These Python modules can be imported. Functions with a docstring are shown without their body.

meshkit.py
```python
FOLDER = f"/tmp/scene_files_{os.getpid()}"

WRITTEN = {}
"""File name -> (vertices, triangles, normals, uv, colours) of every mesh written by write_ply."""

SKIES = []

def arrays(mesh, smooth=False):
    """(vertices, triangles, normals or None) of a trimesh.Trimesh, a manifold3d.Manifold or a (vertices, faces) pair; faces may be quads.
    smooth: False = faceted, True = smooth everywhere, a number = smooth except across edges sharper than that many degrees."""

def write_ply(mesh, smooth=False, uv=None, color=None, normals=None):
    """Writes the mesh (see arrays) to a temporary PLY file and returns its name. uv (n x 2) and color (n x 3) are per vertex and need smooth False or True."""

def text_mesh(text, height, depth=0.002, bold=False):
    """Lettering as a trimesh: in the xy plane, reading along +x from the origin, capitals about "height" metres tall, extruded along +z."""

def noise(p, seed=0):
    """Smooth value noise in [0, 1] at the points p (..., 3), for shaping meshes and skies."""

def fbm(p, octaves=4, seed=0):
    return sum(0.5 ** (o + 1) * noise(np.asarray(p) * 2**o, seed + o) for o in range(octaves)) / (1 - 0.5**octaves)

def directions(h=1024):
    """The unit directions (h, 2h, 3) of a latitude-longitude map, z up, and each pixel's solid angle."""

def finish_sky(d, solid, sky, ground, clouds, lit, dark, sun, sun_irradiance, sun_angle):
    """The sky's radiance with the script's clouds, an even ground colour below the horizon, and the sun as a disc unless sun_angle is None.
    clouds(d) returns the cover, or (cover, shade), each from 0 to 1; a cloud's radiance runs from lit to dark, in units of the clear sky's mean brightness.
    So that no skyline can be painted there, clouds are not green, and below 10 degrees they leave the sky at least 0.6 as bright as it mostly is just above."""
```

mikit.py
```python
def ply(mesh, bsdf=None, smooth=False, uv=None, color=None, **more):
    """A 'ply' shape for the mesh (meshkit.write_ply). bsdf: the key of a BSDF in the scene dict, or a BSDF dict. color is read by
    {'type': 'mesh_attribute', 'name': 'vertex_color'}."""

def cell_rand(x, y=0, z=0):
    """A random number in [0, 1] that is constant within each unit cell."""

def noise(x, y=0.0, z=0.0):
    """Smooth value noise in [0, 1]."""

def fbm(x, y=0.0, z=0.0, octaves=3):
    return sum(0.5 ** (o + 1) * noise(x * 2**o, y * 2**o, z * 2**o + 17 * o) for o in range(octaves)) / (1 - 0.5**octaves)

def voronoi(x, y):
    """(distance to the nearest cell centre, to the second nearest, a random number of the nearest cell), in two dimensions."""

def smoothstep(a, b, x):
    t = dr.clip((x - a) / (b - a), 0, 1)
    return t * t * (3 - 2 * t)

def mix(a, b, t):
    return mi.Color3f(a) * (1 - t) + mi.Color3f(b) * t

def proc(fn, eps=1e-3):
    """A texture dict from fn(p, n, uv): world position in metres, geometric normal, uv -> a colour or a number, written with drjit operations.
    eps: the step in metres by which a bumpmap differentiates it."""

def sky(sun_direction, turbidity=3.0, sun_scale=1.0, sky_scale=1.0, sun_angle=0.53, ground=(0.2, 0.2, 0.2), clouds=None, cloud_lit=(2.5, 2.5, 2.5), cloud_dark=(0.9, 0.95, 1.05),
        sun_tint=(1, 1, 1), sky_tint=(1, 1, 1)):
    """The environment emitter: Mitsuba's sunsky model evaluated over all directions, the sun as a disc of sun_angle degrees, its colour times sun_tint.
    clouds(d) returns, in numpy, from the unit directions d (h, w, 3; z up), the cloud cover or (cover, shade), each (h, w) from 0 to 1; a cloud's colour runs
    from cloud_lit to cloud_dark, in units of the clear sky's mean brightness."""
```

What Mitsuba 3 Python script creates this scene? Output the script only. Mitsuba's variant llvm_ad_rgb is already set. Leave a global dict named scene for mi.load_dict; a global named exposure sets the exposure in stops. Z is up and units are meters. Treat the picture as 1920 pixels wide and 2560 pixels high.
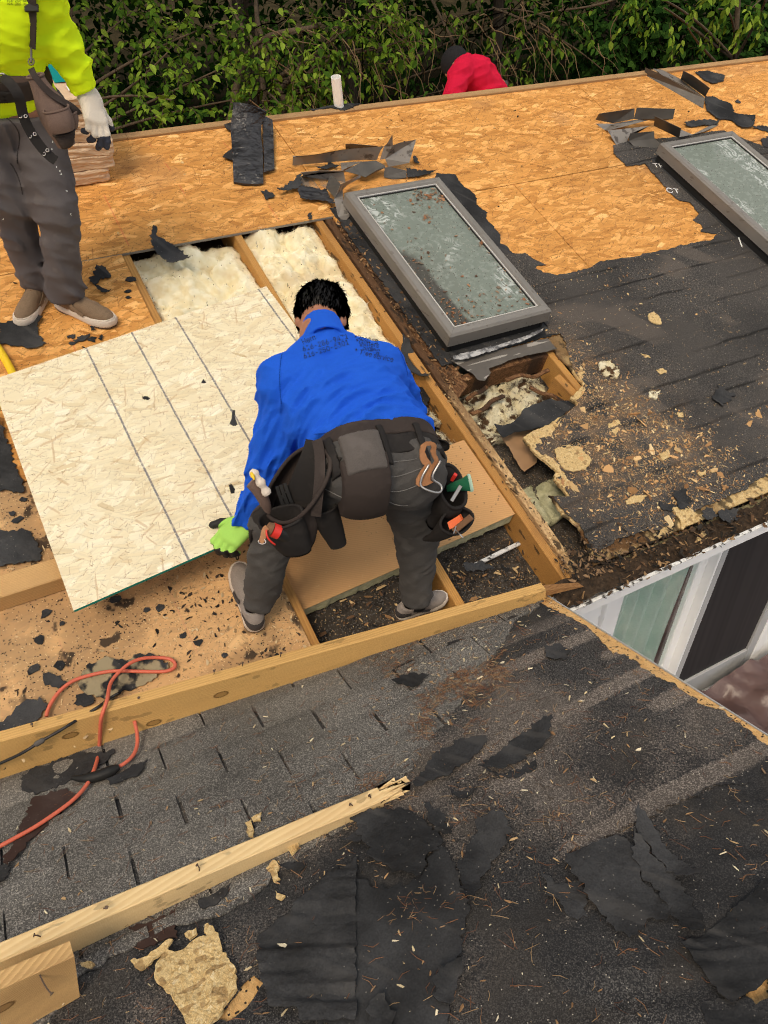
import math, random
import numpy as np, trimesh, drjit as dr, mitsuba as mi, mikit, meshkit
import manifold3d as m3
from scipy.spatial import Delaunay, cKDTree
from shapely.geometry import Polygon, Point, box as sbox, LineString
from shapely import contains_xy
from mikit import noise, fbm, voronoi, cell_rand, smoothstep, mix

# ---------------------------------------------------------------- camera, sky, exposure
CZ = 4.6                                   # eye height over the yard: the photographer stands on the near roof
EYE = np.array([0, 0, CZ])
RT = np.array([.8795, -.4759, 0.]); HD = np.array([.4759, .8795, 0.])
PIT = math.radians(39.6)
FW = HD * math.cos(PIT) - np.array([0, 0, math.sin(PIT)]); DN = -HD * math.sin(PIT) - np.array([0, 0, math.cos(PIT)])
FOC = 1900.
T4 = mi.ScalarTransform4f
exposure = 2.2
scene = {
    'camera': {'type': 'perspective', 'fov': math.degrees(2 * math.atan(960 / FOC)), 'fov_axis': 'x', 'near_clip': .05, 'far_clip': 400.,
               'to_world': T4().look_at(origin=EYE.tolist(), target=(EYE + FW).tolist(), up=(-DN).tolist())},
    'sky': mikit.sky((-.45, -.42, .79), turbidity=4, sun_scale=.38, sun_angle=22, clouds=lambda d: 1.0,
                     cloud_lit=(1.48, 1.52, 1.58), cloud_dark=(1, 1, 1), sun_tint=(1, .99, .97)),
}
labels = {}
rng = np.random.default_rng(7)
random.seed(7)

# ---------------------------------------------------------------- the two roof planes, and helpers
AA, BB = math.radians(18), math.radians(17)
ORG = np.array([0, 1.6, CZ - 2.187])       # a point of the valley between the roofs
NA = np.array([0, -math.sin(AA), math.cos(AA)]); SA = np.array([0, math.cos(AA), math.sin(AA)])
NB = np.array([0, math.sin(BB), math.cos(BB)]); SB = np.array([0, -math.cos(BB), math.sin(BB)])
EX = np.array([1., 0, 0]); EZ = np.array([0, 0, 1.])
MA = np.eye(4); MA[:3, 0], MA[:3, 1], MA[:3, 2], MA[:3, 3] = EX, SA, NA, ORG
MB = np.eye(4); MB[:3, 0], MB[:3, 1], MB[:3, 2], MB[:3, 3] = -EX, SB, NB, ORG   # right-handed: first axis runs to -x
MBx = np.eye(4); MBx[:3, 0], MBx[:3, 1], MBx[:3, 2], MBx[:3, 3] = EX, SB, NB, ORG
V = lambda *a: np.array(a, float)
def nrm(v): v = np.asarray(v, float); return v / (np.linalg.norm(v) + 1e-12)
def ray(x, y): return FW + RT * (x - 960) / FOC + DN * (y - 1280) / FOC
def D(x, y, t): return EYE + ray(x, y) * t                 # a surveyed point: its sight line and its depth
def onpl(x, y, N, h):
    d = ray(x, y); return EYE + d * (((ORG + N * h - EYE) @ N) / (d @ N))
def A(x, y, h=0.):                                          # surveyed point on the main roof -> (u along, v up the slope)
    P = onpl(x, y, NA, h) - ORG; return np.array([P[0], P @ SA])
def B(x, y, h=0.):
    P = onpl(x, y, NB, h) - ORG; return np.array([P[0], P @ SB])
def PA(u, v, h=0.): return ORG + EX * u + SA * v + NA * h
def PB(u, v, h=0.): return ORG + EX * u + SB * v + NB * h
def onY(x, y, yy): d = ray(x, y); return EYE + d * (yy / d[1])
def onZ(x, y, z): d = ray(x, y); return EYE + d * ((z - CZ) / d[2])
CR = {1: (0, 0, .434), 2: (600, 0, .434), 3: (1220, 0, .434), 4: (0, 800, .434), 5: (560, 680, .434), 6: (1220, 800, .434), 7: (0, 1600, .5787), 8: (960, 1600, .5787),
      9: (1060, 820, .2532), 10: (700, 320, .2411), 11: (600, 1000, .1808), 12: (1000, 1050, .1808), 13: (0, 0, .1989), 14: (0, 620, .1989), 0: (0, 0, 1.)}
def pts(k, s):
    ox, oy, sc = CR[k]; return [(ox + float(a) * sc, oy + float(b) * sc) for a, b in (q.split(',') for q in s.split())]
def pA(k, s, h=0.): return [tuple(A(*q, h)) for q in pts(k, s)]
def pB(k, s, h=0.): return [tuple(B(*q, h)) for q in pts(k, s)]

used = {}
def newkey(base):
    n = used.get(base, 0); used[base] = n + 1
    return base if n == 0 else f'{base}_{n:03d}'
def tag(k, label=None, cat=None, group=None, kind=None):
    d = {}
    for a, b in (('label', label), ('category', cat), ('group', group), ('kind', kind)):
        if b: d[a] = b
    labels[k] = d
    return k
def thing(name, label, cat, group=None): return tag(newkey(name), label, cat, group)
def put(key, mesh, mat, smooth=False, **kw):
    scene[key] = mikit.ply(mesh, 'mat_' + mat, smooth, **kw); return key
def part(par, name, mesh, mat, smooth=False, label=None, kind=None, **kw):
    k = newkey(par + '__' + name); put(k, mesh, mat, smooth, **kw)
    if label or kind: tag(k, label, kind=kind)
    return k
def solo(name, mesh, mat, label, cat, group=None, smooth=False, kind=None, **kw):
    k = newkey(name); put(k, mesh, mat, smooth, **kw); return tag(k, label, cat, group, kind)
def struct(name, mesh, mat, smooth=False, kind='structure', **kw):
    k = newkey(name); put(k, mesh, mat, smooth, **kw); return tag(k, kind=kind)
cat = trimesh.util.concatenate
def TM(v, f): return trimesh.Trimesh(np.asarray(v, float), np.asarray(f, int), process=False)
def xf(m, M): m = m.copy(); m.apply_transform(M); return m
def quadgrid(P):                                           # (n, m, 3) -> mesh
    n, m = P.shape[:2]; i = np.arange(n * m).reshape(n, m)
    q = np.stack([i[:-1, :-1], i[1:, :-1], i[1:, 1:], i[:-1, 1:]], -1).reshape(-1, 4)
    return TM(P.reshape(-1, 3), np.vstack([q[:, [0, 1, 2]], q[:, [0, 2, 3]]]))
def fixn(m):
    if m.volume < 0: m.invert()
    return m
def loft(rings, cap=True):                                 # rings: (n, k, 3) closed loops
    P = np.asarray(rings, float); n, k = P.shape[:2]
    i = np.arange(n * k).reshape(n, k); j = np.roll(i, -1, 1)
    q = np.stack([i[:-1], j[:-1], j[1:], i[1:]], -1).reshape(-1, 4)
    f = [q[:, [0, 1, 2]], q[:, [0, 2, 3]]]; v = P.reshape(-1, 3)
    if cap:
        for r, s in ((0, 1), (n - 1, -1)):
            c = len(v); v = np.vstack([v, P[r].mean(0)])
            t = np.stack([j[r], i[r], np.full(k, c)], 1); f.append(t[:, ::s])
    return fixn(TM(v, np.vstack(f)))
def bar(p0, p1, w, h, up=EZ, ch=.003, seg=1, warp=0., seed=0):   # timber: w across, h along up, chamfered
    p0, p1 = np.asarray(p0, float), np.asarray(p1, float); d = nrm(p1 - p0); s = nrm(np.cross(d, up)); u = np.cross(s, d)
    a, b = w / 2, h / 2; c = min(ch, a * .45, b * .45)
    o = [(-a + c, -b), (a - c, -b), (a, -b + c), (a, b - c), (a - c, b), (-a + c, b), (-a, b - c), (-a, -b + c)]
    R = []
    for t in np.linspace(0, 1, seg + 1):
        c0 = p0 + (p1 - p0) * t + (s * (meshkit.noise(V(t * 3, seed, .3)) - .5) + u * (meshkit.noise(V(t * 3, seed, 5.3)) - .5)) * warp
        R.append([c0 + s * x + u * y for x, y in o])
    return loft(R)
def hexa(b4, t4):                                          # solid from 4 bottom and 4 top points
    return loft([b4, t4])
def box(lo, hi, ch=0.):  # chamfered
    lo, hi = np.asarray(lo, float), np.asarray(hi, float); c = (lo + hi) / 2
    if ch <= 0: return trimesh.creation.box(hi - lo, trimesh.transformations.translation_matrix(c))
    e = []
    for ax in range(3):
        g = np.full(3, ch); g[ax] = 0
        x = m3.Manifold.cube(tuple((hi - lo - 2 * g).tolist()), True); e.append(x)
    m = m3.Manifold.batch_hull(e).to_mesh()
    return TM(m.vert_properties[:, :3] + c, m.tri_verts)
def spline(P, n):
    P = np.asarray(P, float); k = len(P)
    if k < 3: return np.array([P[0] + (P[-1] - P[0]) * t for t in np.linspace(0, 1, n)])
    from scipy.interpolate import CubicSpline
    s = np.concatenate([[0], np.cumsum((np.linalg.norm(np.diff(P, axis=0), axis=1) + 1e-5) ** .7)])
    return CubicSpline(s, P)(np.linspace(0, s[-1], n))
def tube(P, r, sides=8, cap=True):
    P = np.asarray(P, float); r = np.broadcast_to(r, (len(P),))
    t = np.gradient(P, axis=0); t /= np.linalg.norm(t, axis=1, keepdims=True) + 1e-12
    a = nrm(np.cross(t[0], V(.3, .2, .93) if abs(t[0][2]) < .9 else V(1, .1, 0))); R = []
    an = np.arange(sides) * 2 * np.pi / sides
    for i in range(len(P)):
        a = nrm(a - t[i] * (a @ t[i])); b = np.cross(t[i], a)
        R.append(P[i] + r[i] * (np.cos(an)[:, None] * a + np.sin(an)[:, None] * b))
    return loft(R, cap)
def ragged(poly, amp=.012, step=.02, seed=0):              # a torn outline
    P = np.asarray(Polygon(poly).exterior.coords)[:-1] if not isinstance(poly, Polygon) else np.asarray(poly.exterior.coords)[:-1]
    o = []
    for a, b in zip(P, np.roll(P, -1, 0)):
        L = np.linalg.norm(b - a); n = max(1, int(L / step)); d = (b - a) / (L + 1e-9); s = V(-d[1], d[0])
        for i in range(n):
            q = a + (b - a) * i / n
            w = meshkit.fbm(np.array([q[0] * 22, q[1] * 22, seed + .5]), 3) - .5 + .8 * (meshkit.noise(np.array([q[0] * 120, q[1] * 120, seed + 3.])) - .5)
            o.append(q + s * w * 2 * amp * (i > 0 or .6))
    g = Polygon(o).buffer(0)
    return g if g.geom_type == 'Polygon' else max(g.geoms, key=lambda x: x.area)
def sheet(poly, M, h=0., thick=.003, step=.03, bump=None, under=None):  # a (torn) sheet on a plane: own thickness, lifted by bump(xy)
    g = poly if isinstance(poly, Polygon) else Polygon(poly).buffer(0)
    if g.geom_type != 'Polygon': g = max(g.geoms, key=lambda x: x.area)
    rings = [g.exterior] + list(g.interiors); bp = []
    for r in rings:
        L = r.length; n = max(8, int(L / step)); base = np.asarray(r.coords)[:-1]
        ex = np.array([r.interpolate(t * L / n).coords[0] for t in range(n)]) if len(base) < 10 or L / len(base) > step else base
        bp.append(np.vstack([base, ex]) if len(ex) != len(base) else base)
    bp = np.unique(np.round(np.vstack(bp), 5), axis=0)
    x0, y0, x1, y1 = g.bounds
    gx, gy = np.meshgrid(np.arange(x0, x1, step), np.arange(y0, y1, step)); ip = np.stack([gx.ravel(), gy.ravel()], 1)
    ip += (np.random.default_rng(int(abs(x0 * 1e4)) % 99991).random(ip.shape) - .5) * step * .5
    gi = g.buffer(-step * .35)
    ip = ip[contains_xy(gi, ip[:, 0], ip[:, 1])] if not gi.is_empty else ip[:0]
    Q = np.vstack([bp, ip]); tri = Delaunay(Q).simplices
    cc = Q[tri].mean(1); tri = tri[contains_xy(g.buffer(1e-5), cc[:, 0], cc[:, 1])]
    z = np.full(len(Q), float(h)) + (bump(Q) if bump else 0)
    top = np.column_stack([Q, z]); bot = np.column_stack([Q, z - thick if under is None else np.full(len(Q), under)])
    a = Q[tri]; cr = (a[:, 1, 0] - a[:, 0, 0]) * (a[:, 2, 1] - a[:, 0, 1]) - (a[:, 1, 1] - a[:, 0, 1]) * (a[:, 2, 0] - a[:, 0, 0])
    tri[cr < 0] = tri[cr < 0][:, ::-1]
    e = np.vstack([tri[:, [0, 1]], tri[:, [1, 2]], tri[:, [2, 0]]]); key = {}
    ek = set(map(tuple, e.tolist())); be = np.array([x for x in ek if (x[1], x[0]) not in ek]); n = len(Q)
    side = np.vstack([np.column_stack([be[:, 1], be[:, 0], be[:, 0] + n]), np.column_stack([be[:, 1], be[:, 0] + n, be[:, 1] + n])])
    m = TM(np.vstack([top, bot]), np.vstack([tri, tri[:, ::-1] + n, side]))
    m = xf(m, M)
    return m
def plate(poly, M, h0, h1):
    m = trimesh.creation.extrude_polygon(poly, h1 - h0, engine='earcut'); m.apply_translation([0, 0, h0]); m = xf(m, M)
    return m
def nz(Q, f, seed=0, o=3): return meshkit.fbm(np.column_stack([Q[:, 0] * f, Q[:, 1] * f, np.full(len(Q), seed + .37)]), o) - .5
def crease(Q, f, ang, seed=0, st=4.):                      # long ridges across direction ang
    c, s = math.cos(ang), math.sin(ang); a = Q[:, 0] * c + Q[:, 1] * s; b = -Q[:, 0] * s + Q[:, 1] * c
    n = meshkit.fbm(np.column_stack([a * f, b * f / st, np.full(len(Q), seed + .7)]), 2)
    return 1 - np.abs(2 * n - 1) * 2
def folded(P, faces, thick=.0018):                         # bent sheet metal: points and polygons, thickened
    P = np.asarray(P, float); out = []
    for f in faces:
        q = P[list(f)]; n = np.zeros(3)
        for i in range(len(q)): n += np.cross(q[i] - q[0], q[(i + 1) % len(q)] - q[0])
        n = nrm(n)
        if n @ (EYE - q.mean(0)) < 0: q, n = q[::-1], -n
        tri = [(0, i, i + 1) for i in range(1, len(q) - 1)]; k = len(q)
        v = np.vstack([q, q - n * thick]); ff = tri + [(c + k, b + k, a + k) for a, b, c in tri]
        for i in range(k): j = (i + 1) % k; ff += [(j, i, i + k), (j, i + k, j + k)]
        out.append(TM(v, ff))
    return cat(out)
def chips(Ps, Ns, sizes, asp=2.6, th=.18, seed=1, tilt=.35):   # many little splinters as one mesh: centres, surface normals, lengths
    r = np.random.default_rng(seed); n = len(Ps); Ps, Ns, L = np.asarray(Ps), np.asarray(Ns), np.asarray(sizes)
    a = r.normal(size=(n, 3)); a -= Ns * (a * Ns).sum(1, keepdims=True); a /= np.linalg.norm(a, axis=1, keepdims=True)
    a = a + Ns * r.normal(size=(n, 1)) * tilt * .5; a /= np.linalg.norm(a, axis=1, keepdims=True)
    N2 = Ns + r.normal(size=(n, 3)) * tilt; b = np.cross(N2, a); b /= np.linalg.norm(b, axis=1, keepdims=True); c = np.cross(a, b)
    w = L / (asp * (.6 + r.random(n) * .9)); t = np.minimum(w * th, .004)
    k = [(-1, -.6), (-.3, -1), (1, -.5), (.7, .7), (-.5, 1)]
    o = []
    for z in (1, -1):
        for x, y in k:
            o.append(Ps + a * (L * .5 * (x + r.normal(size=n) * .18))[:, None] + b * (w * .5 * (y + r.normal(size=n) * .25))[:, None] + c * (t * .5 * z)[:, None])
    v = np.stack(o, 1)
    f = [(0, 1, 2), (0, 2, 3), (0, 3, 4), (7, 6, 5), (8, 7, 5), (9, 8, 5)] + [q for i in range(5) for q in ((i, i + 5, (i + 1) % 5), ((i + 1) % 5, i + 5, (i + 1) % 5 + 5))]
    f = np.array(f); F_ = (f[None] + (np.arange(n) * 10)[:, None, None]).reshape(-1, 3)
    return TM(v.reshape(-1, 3), F_)
def needles(Ps, Ns, L, r0=.0007, seed=2):                  # pine needles and thin splinters: bent triangles prisms
    r = np.random.default_rng(seed); n = len(Ps); Ps, Ns = np.asarray(Ps), np.asarray(Ns)
    a = r.normal(size=(n, 3)); a -= Ns * (a * Ns).sum(1, keepdims=True); a /= np.linalg.norm(a, axis=1, keepdims=True)
    a = a + Ns * np.abs(r.normal(size=(n, 1))) * .18; b = np.cross(Ns, a)
    Lh = (np.asarray(L) / 2)[:, None]; bend = b * (r.normal(size=(n, 1)) * .12) * Lh
    rings = []
    for s, q in ((-1, 1.), (0, 1.15), (1, .5)):
        c = Ps + a * Lh * s + bend * (1 - s * s) * 2
        for an in (0, 2.1, 4.2): rings.append(c + (b * math.cos(an) + Ns * math.sin(an)) * r0 * q)
    v = np.stack(rings, 1); f = []
    for k in (0, 3):
        for i in range(3): j = (i + 1) % 3; f += [(k + i, k + j, k + j + 3), (k + i, k + j + 3, k + i + 3)]
    f = np.array(f); return TM(v.reshape(-1, 3), (f[None] + (np.arange(n) * 9)[:, None, None]).reshape(-1, 3))
def vcol(n_per, n, cols, seed=0, jit=.12):
    r = np.random.default_rng(seed); c = np.asarray(cols, float)[r.integers(0, len(cols), n)] * (1 + r.normal(size=(n, 1)) * jit)
    return np.clip(np.repeat(c, n_per, 0), .005, .95)
# ---------------------------------------------------------------- materials
def rgb(*c): return {'type': 'rgb', 'value': [float(x) for x in c]}
def mat(name, col, rough=.8, spec=.3, bump=None, bs=.002, metal=0., eps=1e-3, two=False, **kw):
    if callable(col): col = mikit.proc(col)
    elif isinstance(col, (tuple, list)): col = rgb(*col)
    if callable(rough): rough = mikit.proc(rough)
    b = {'type': 'principled', 'base_color': col, 'roughness': rough, 'specular': spec, 'metallic': metal, **kw}
    if bump: b = {'type': 'bumpmap', 'arbitrary': mikit.proc(bump, eps), 'scale': bs, 'bsdf': b}
    if two: b = {'type': 'twosided', 'bsdf': b}
    scene['mat_' + name] = b; return name
cA, sA_, cB, sB_ = math.cos(AA), math.sin(AA), math.cos(BB), math.sin(BB)
OY, OZ = float(ORG[1]), float(ORG[2])
def uvA(p): return p.x, (p.y - OY) * cA + (p.z - OZ) * sA_
def uvB(p): return p.x, -(p.y - OY) * cB + (p.z - OZ) * sB_
def strands(u, v, seed, size=1., layers=8, spread=.75, cover=1.):
    """Oriented strand board: flakes of wood pressed in layers; -> (tone of the top flake, its grain, shadow at its rim)."""
    tone, grain, rim = mi.Float(.45), mi.Float(.5), mi.Float(0.)
    for k in range(layers):
        th = spread * (((k * 0.618 + seed * .37) % 1.) * 2 - 1); c, s = math.cos(th), math.sin(th)
        a0, b0 = (u * c + v * s) / size + k * 3.71 + seed, (-u * s + v * c) / size + k * 1.93
        ca, cb = ((.13, .055), (.10, .048), (.085, .040), (.07, .034), (.09, .030), (.06, .030), (.075, .026), (.05, .024))[k % 8]
        j = dr.floor(b0 / cb); a1 = a0 + cell_rand(j, k, 9 + seed) * ca; i = dr.floor(a1 / ca)
        r1, r2, r3, r4 = (cell_rand(i, j, 13 * k + m + 100 * seed) for m in range(4))
        x, y = a1 - (i + .5) * ca, b0 - (j + .5) * cb
        t = (r1 - .5) * .9; ct, st = dr.cos(t), dr.sin(t)
        xr, yr = x * ct + y * st, -x * st + y * ct
        hl, hw = ca * (.22 + .28 * r2), cb * (.05 + .36 * r3)
        e = dr.minimum(hl - dr.abs(xr + yr * (r2 - .5)) + (noise(yr * 260, r4 * 50) - .5) * .010, hw - dr.abs(yr) + (noise(xr * 45, r4 * 50) - .5) * .004)
        on = (e > 0) & (r4 < .74 * cover)
        g = noise(xr * 12 + r4 * 40, yr * 380, k)
        tone, grain = dr.select(on, r1 * .4 + r3 * .2 + r4 * .4 / .74, tone), dr.select(on, g, grain)
        rim = dr.select(on, dr.exp(-dr.maximum(e, 0) / .0009) * smoothstep(-.3, .3, -yr / hw), rim * .92)
    return tone, grain, rim
def slivers(u, v, seed, prob=.3, big=1.):
    """Thin dark splinters and gaps between the flakes, lying at many angles."""
    m = mi.Float(0)
    for k in range(3):
        th = (-.7, .15, .8)[k]; c, s = math.cos(th), math.sin(th); a, b = (u * c + v * s) / big + k * 1.3 + seed, (-u * s + v * c) / big + k * .7
        j = dr.floor(b / .019); a = a + cell_rand(j, k, 50 + seed) * .05; i = dr.floor(a / .05); r1, r2, r3 = (cell_rand(i, j, 70 + 5 * k + q + 31 * seed) for q in range(3))
        x, y = a - (i + .5) * .05, b - (j + .5) * .019; t = (r1 - .5) * 1.2; xr, yr = x * dr.cos(t) + y * dr.sin(t), y * dr.cos(t) - x * dr.sin(t)
        w = (.0005 + .0019 * r2 * r2) * (1 - dr.square(xr / .022)); m = dr.maximum(m, dr.select((r3 < prob) & (dr.abs(xr) < .006 + .016 * r1), smoothstep(w + .0004, w * .6, dr.abs(yr + .002 * (noise(xr * 120, r1 * 9) - .5))), 0.))
    return m
def ramp(t, cols):
    n = len(cols) - 1; c = mi.Color3f(*cols[0])
    for i in range(n): c = mix(c, mi.Color3f(*cols[i + 1]), smoothstep(i / n, (i + 1) / n, t))
    return c
def speck(u, v, s, th, seed=0): return dr.select(cell_rand(dr.floor(u / s), dr.floor(v / s), seed + 77) > th, mi.Float(1), mi.Float(0))
def osb_old(p, n, uv, dirty=0.):
    u, v = uvA(p); t, g, rim = strands(u * .62, v, 1, 1.5, 8, .85)
    fine = noise(u * 55, v * 420) * .5 + noise(u * 160, v * 700, 3) * .5
    c = ramp(t, [(.30, .115, .024), (.50, .22, .052), (.58, .275, .072), (.67, .345, .105), (.76, .46, .18)])
    c = c * (.64 + .34 * t + .24 * g + .14 * fine) * (1 - .42 * rim)
    c = mix(c, mi.Color3f(.15, .06, .02), slivers(u, v, 1, .20, 1.2) * .7)
    c = mix(c, mi.Color3f(.24, .10, .03), slivers(u + .37, v + .1, 2, .22, 2.4) * .5)
    big = fbm(u * 1.3, v * 1.3, 4.); c = c * (.84 + .3 * big)
    c = mix(c, mi.Color3f(.30, .16, .08), smoothstep(.58, .75, fbm(u * 2.1, v * 3.3, 8.)) * .30)
    red = smoothstep(.0035, .001, dr.abs(u - .09 * noise(v * 2, 5) - dr.floor(u / .406) * .406 - .2)) * smoothstep(.45, .65, noise(v * 9, u * 3, 2)) * .55
    c = mix(c, mi.Color3f(.55, .07, .05), red * smoothstep(2.3, 1.2, u))
    c = mix(c, mi.Color3f(.03, .025, .02), speck(u, v, .0035, .988) * smoothstep(.4, .7, noise(u * 5, v * 5, 2)))
    return c
def osb_dirt(p, n, uv):
    u, v = uvA(p); c = osb_old(p, n, uv); c = mix(c, mi.Color3f(.54, .375, .21), .62)
    g = fbm(u * 6, v * 6, 3., 4); d = smoothstep(.46, .68, g)
    c = mix(c, mi.Color3f(.24, .15, .08), d * .5)
    c = mix(c, mi.Color3f(.02, .017, .014), speck(u, v, .004, .955) * (.35 + .65 * d))
    c = mix(c, mi.Color3f(.025, .02, .017), smoothstep(.64, .74, fbm(u * 19, v * 16, 12., 4)) * smoothstep(.42, .6, g) * .9)
    return mix(c, mi.Color3f(.66, .5, .29), speck(u + .5, v, .003, .985))
def osb_new(p, n, uv):
    u, v = uv.x, uv.y; t, g, rim = strands(u, v, 2, 1.8, 8, .6)
    fine = noise(u * 40, v * 420) * .5 + noise(u * 130, v * 800, 3) * .5
    c = ramp(t, [(.50, .38, .21), (.66, .57, .38), (.72, .645, .455), (.77, .71, .53), (.83, .78, .62)])
    c = c * (.88 + .17 * g + .07 * fine) * (1 - .30 * rim)
    c = mix(c, mi.Color3f(.40, .24, .11), slivers(u, v, 5, .16, 1.2) * .6)
    c = mix(c, mi.Color3f(.46, .30, .15), slivers(u + .2, v + .3, 6, .14, 3.4) * .5)
    c = mix(c, mi.Color3f(.22, .13, .07), slivers(u + .6, v + .1, 7, .14, .7) * .7)
    ln = mi.Float(0)
    for x in (.11, .314, .517, .923):                       # printed lines at 16, 24, 32 and 48 inches
        w = .0042 + .002 * noise(v * 90, x); ln = dr.maximum(ln, smoothstep(w, w * .5, dr.abs(u - x - .003 * (noise(v * 5, x * 9) - .5))) * (.45 + .55 * smoothstep(.15, .45, noise(v * 160, u * 200))))
    return mix(c, mi.Color3f(.12, .12, .15), ln * .85)
mat('osb_old', osb_old, .72, .25, lambda p, n, uv: fbm(uvA(p)[0] * 50, uvA(p)[1] * 140), .0012)
mat('osb_dirt', osb_dirt, .85, .15, lambda p, n, uv: fbm(uvA(p)[0] * 130, uvA(p)[1] * 130), .0012)
mat('osb_new', osb_new, .75, .25)
mat('teal_edge', lambda p, n, uv: mix((.0, .26, .2), (.01, .17, .14), fbm(p.x * 90, p.y * 60, p.z * 300)), .6)
mat('osb_edge', lambda p, n, uv: mix((.16, .13, .1), (.33, .25, .16), fbm(p.x * 40, p.y * 40, p.z * 500)), .9, .1)
def osb_torn(p, n, uv):
    t, g, rim = strands(p.x + p.z * .5, p.y + p.z, 4, .30, 8, 1.4); c = ramp(t, [(.42, .27, .11), (.60, .42, .19), (.70, .53, .27), (.76, .62, .37)])
    return mix(c * (.72 + .5 * g * .6) * (1 - .5 * rim), mi.Color3f(.2, .11, .045), smoothstep(.66, .76, noise(p.x * 60, p.y * 75, p.z * 60)) * .6)
mat('osb_wet', lambda p, n, uv: mix(mix(osb_torn(p, n, uv), mi.Color3f(.12, .065, .03), smoothstep(.40, .62, fbm(uvA(p)[0] * 7, uvA(p)[1] * 7, 3., 4)) * smoothstep(3.0, 2.3, p.x)), mi.Color3f(.02, .016, .013), smoothstep(.5, .64, fbm(uvA(p)[0] * 22, uvA(p)[1] * 22, 5., 4)) * .8), .9, .1)
mat('osb_torn', osb_torn, .9, .1, lambda p, n, uv: fbm(p.x * 160, p.y * 160, p.z * 160), .006)

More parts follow.
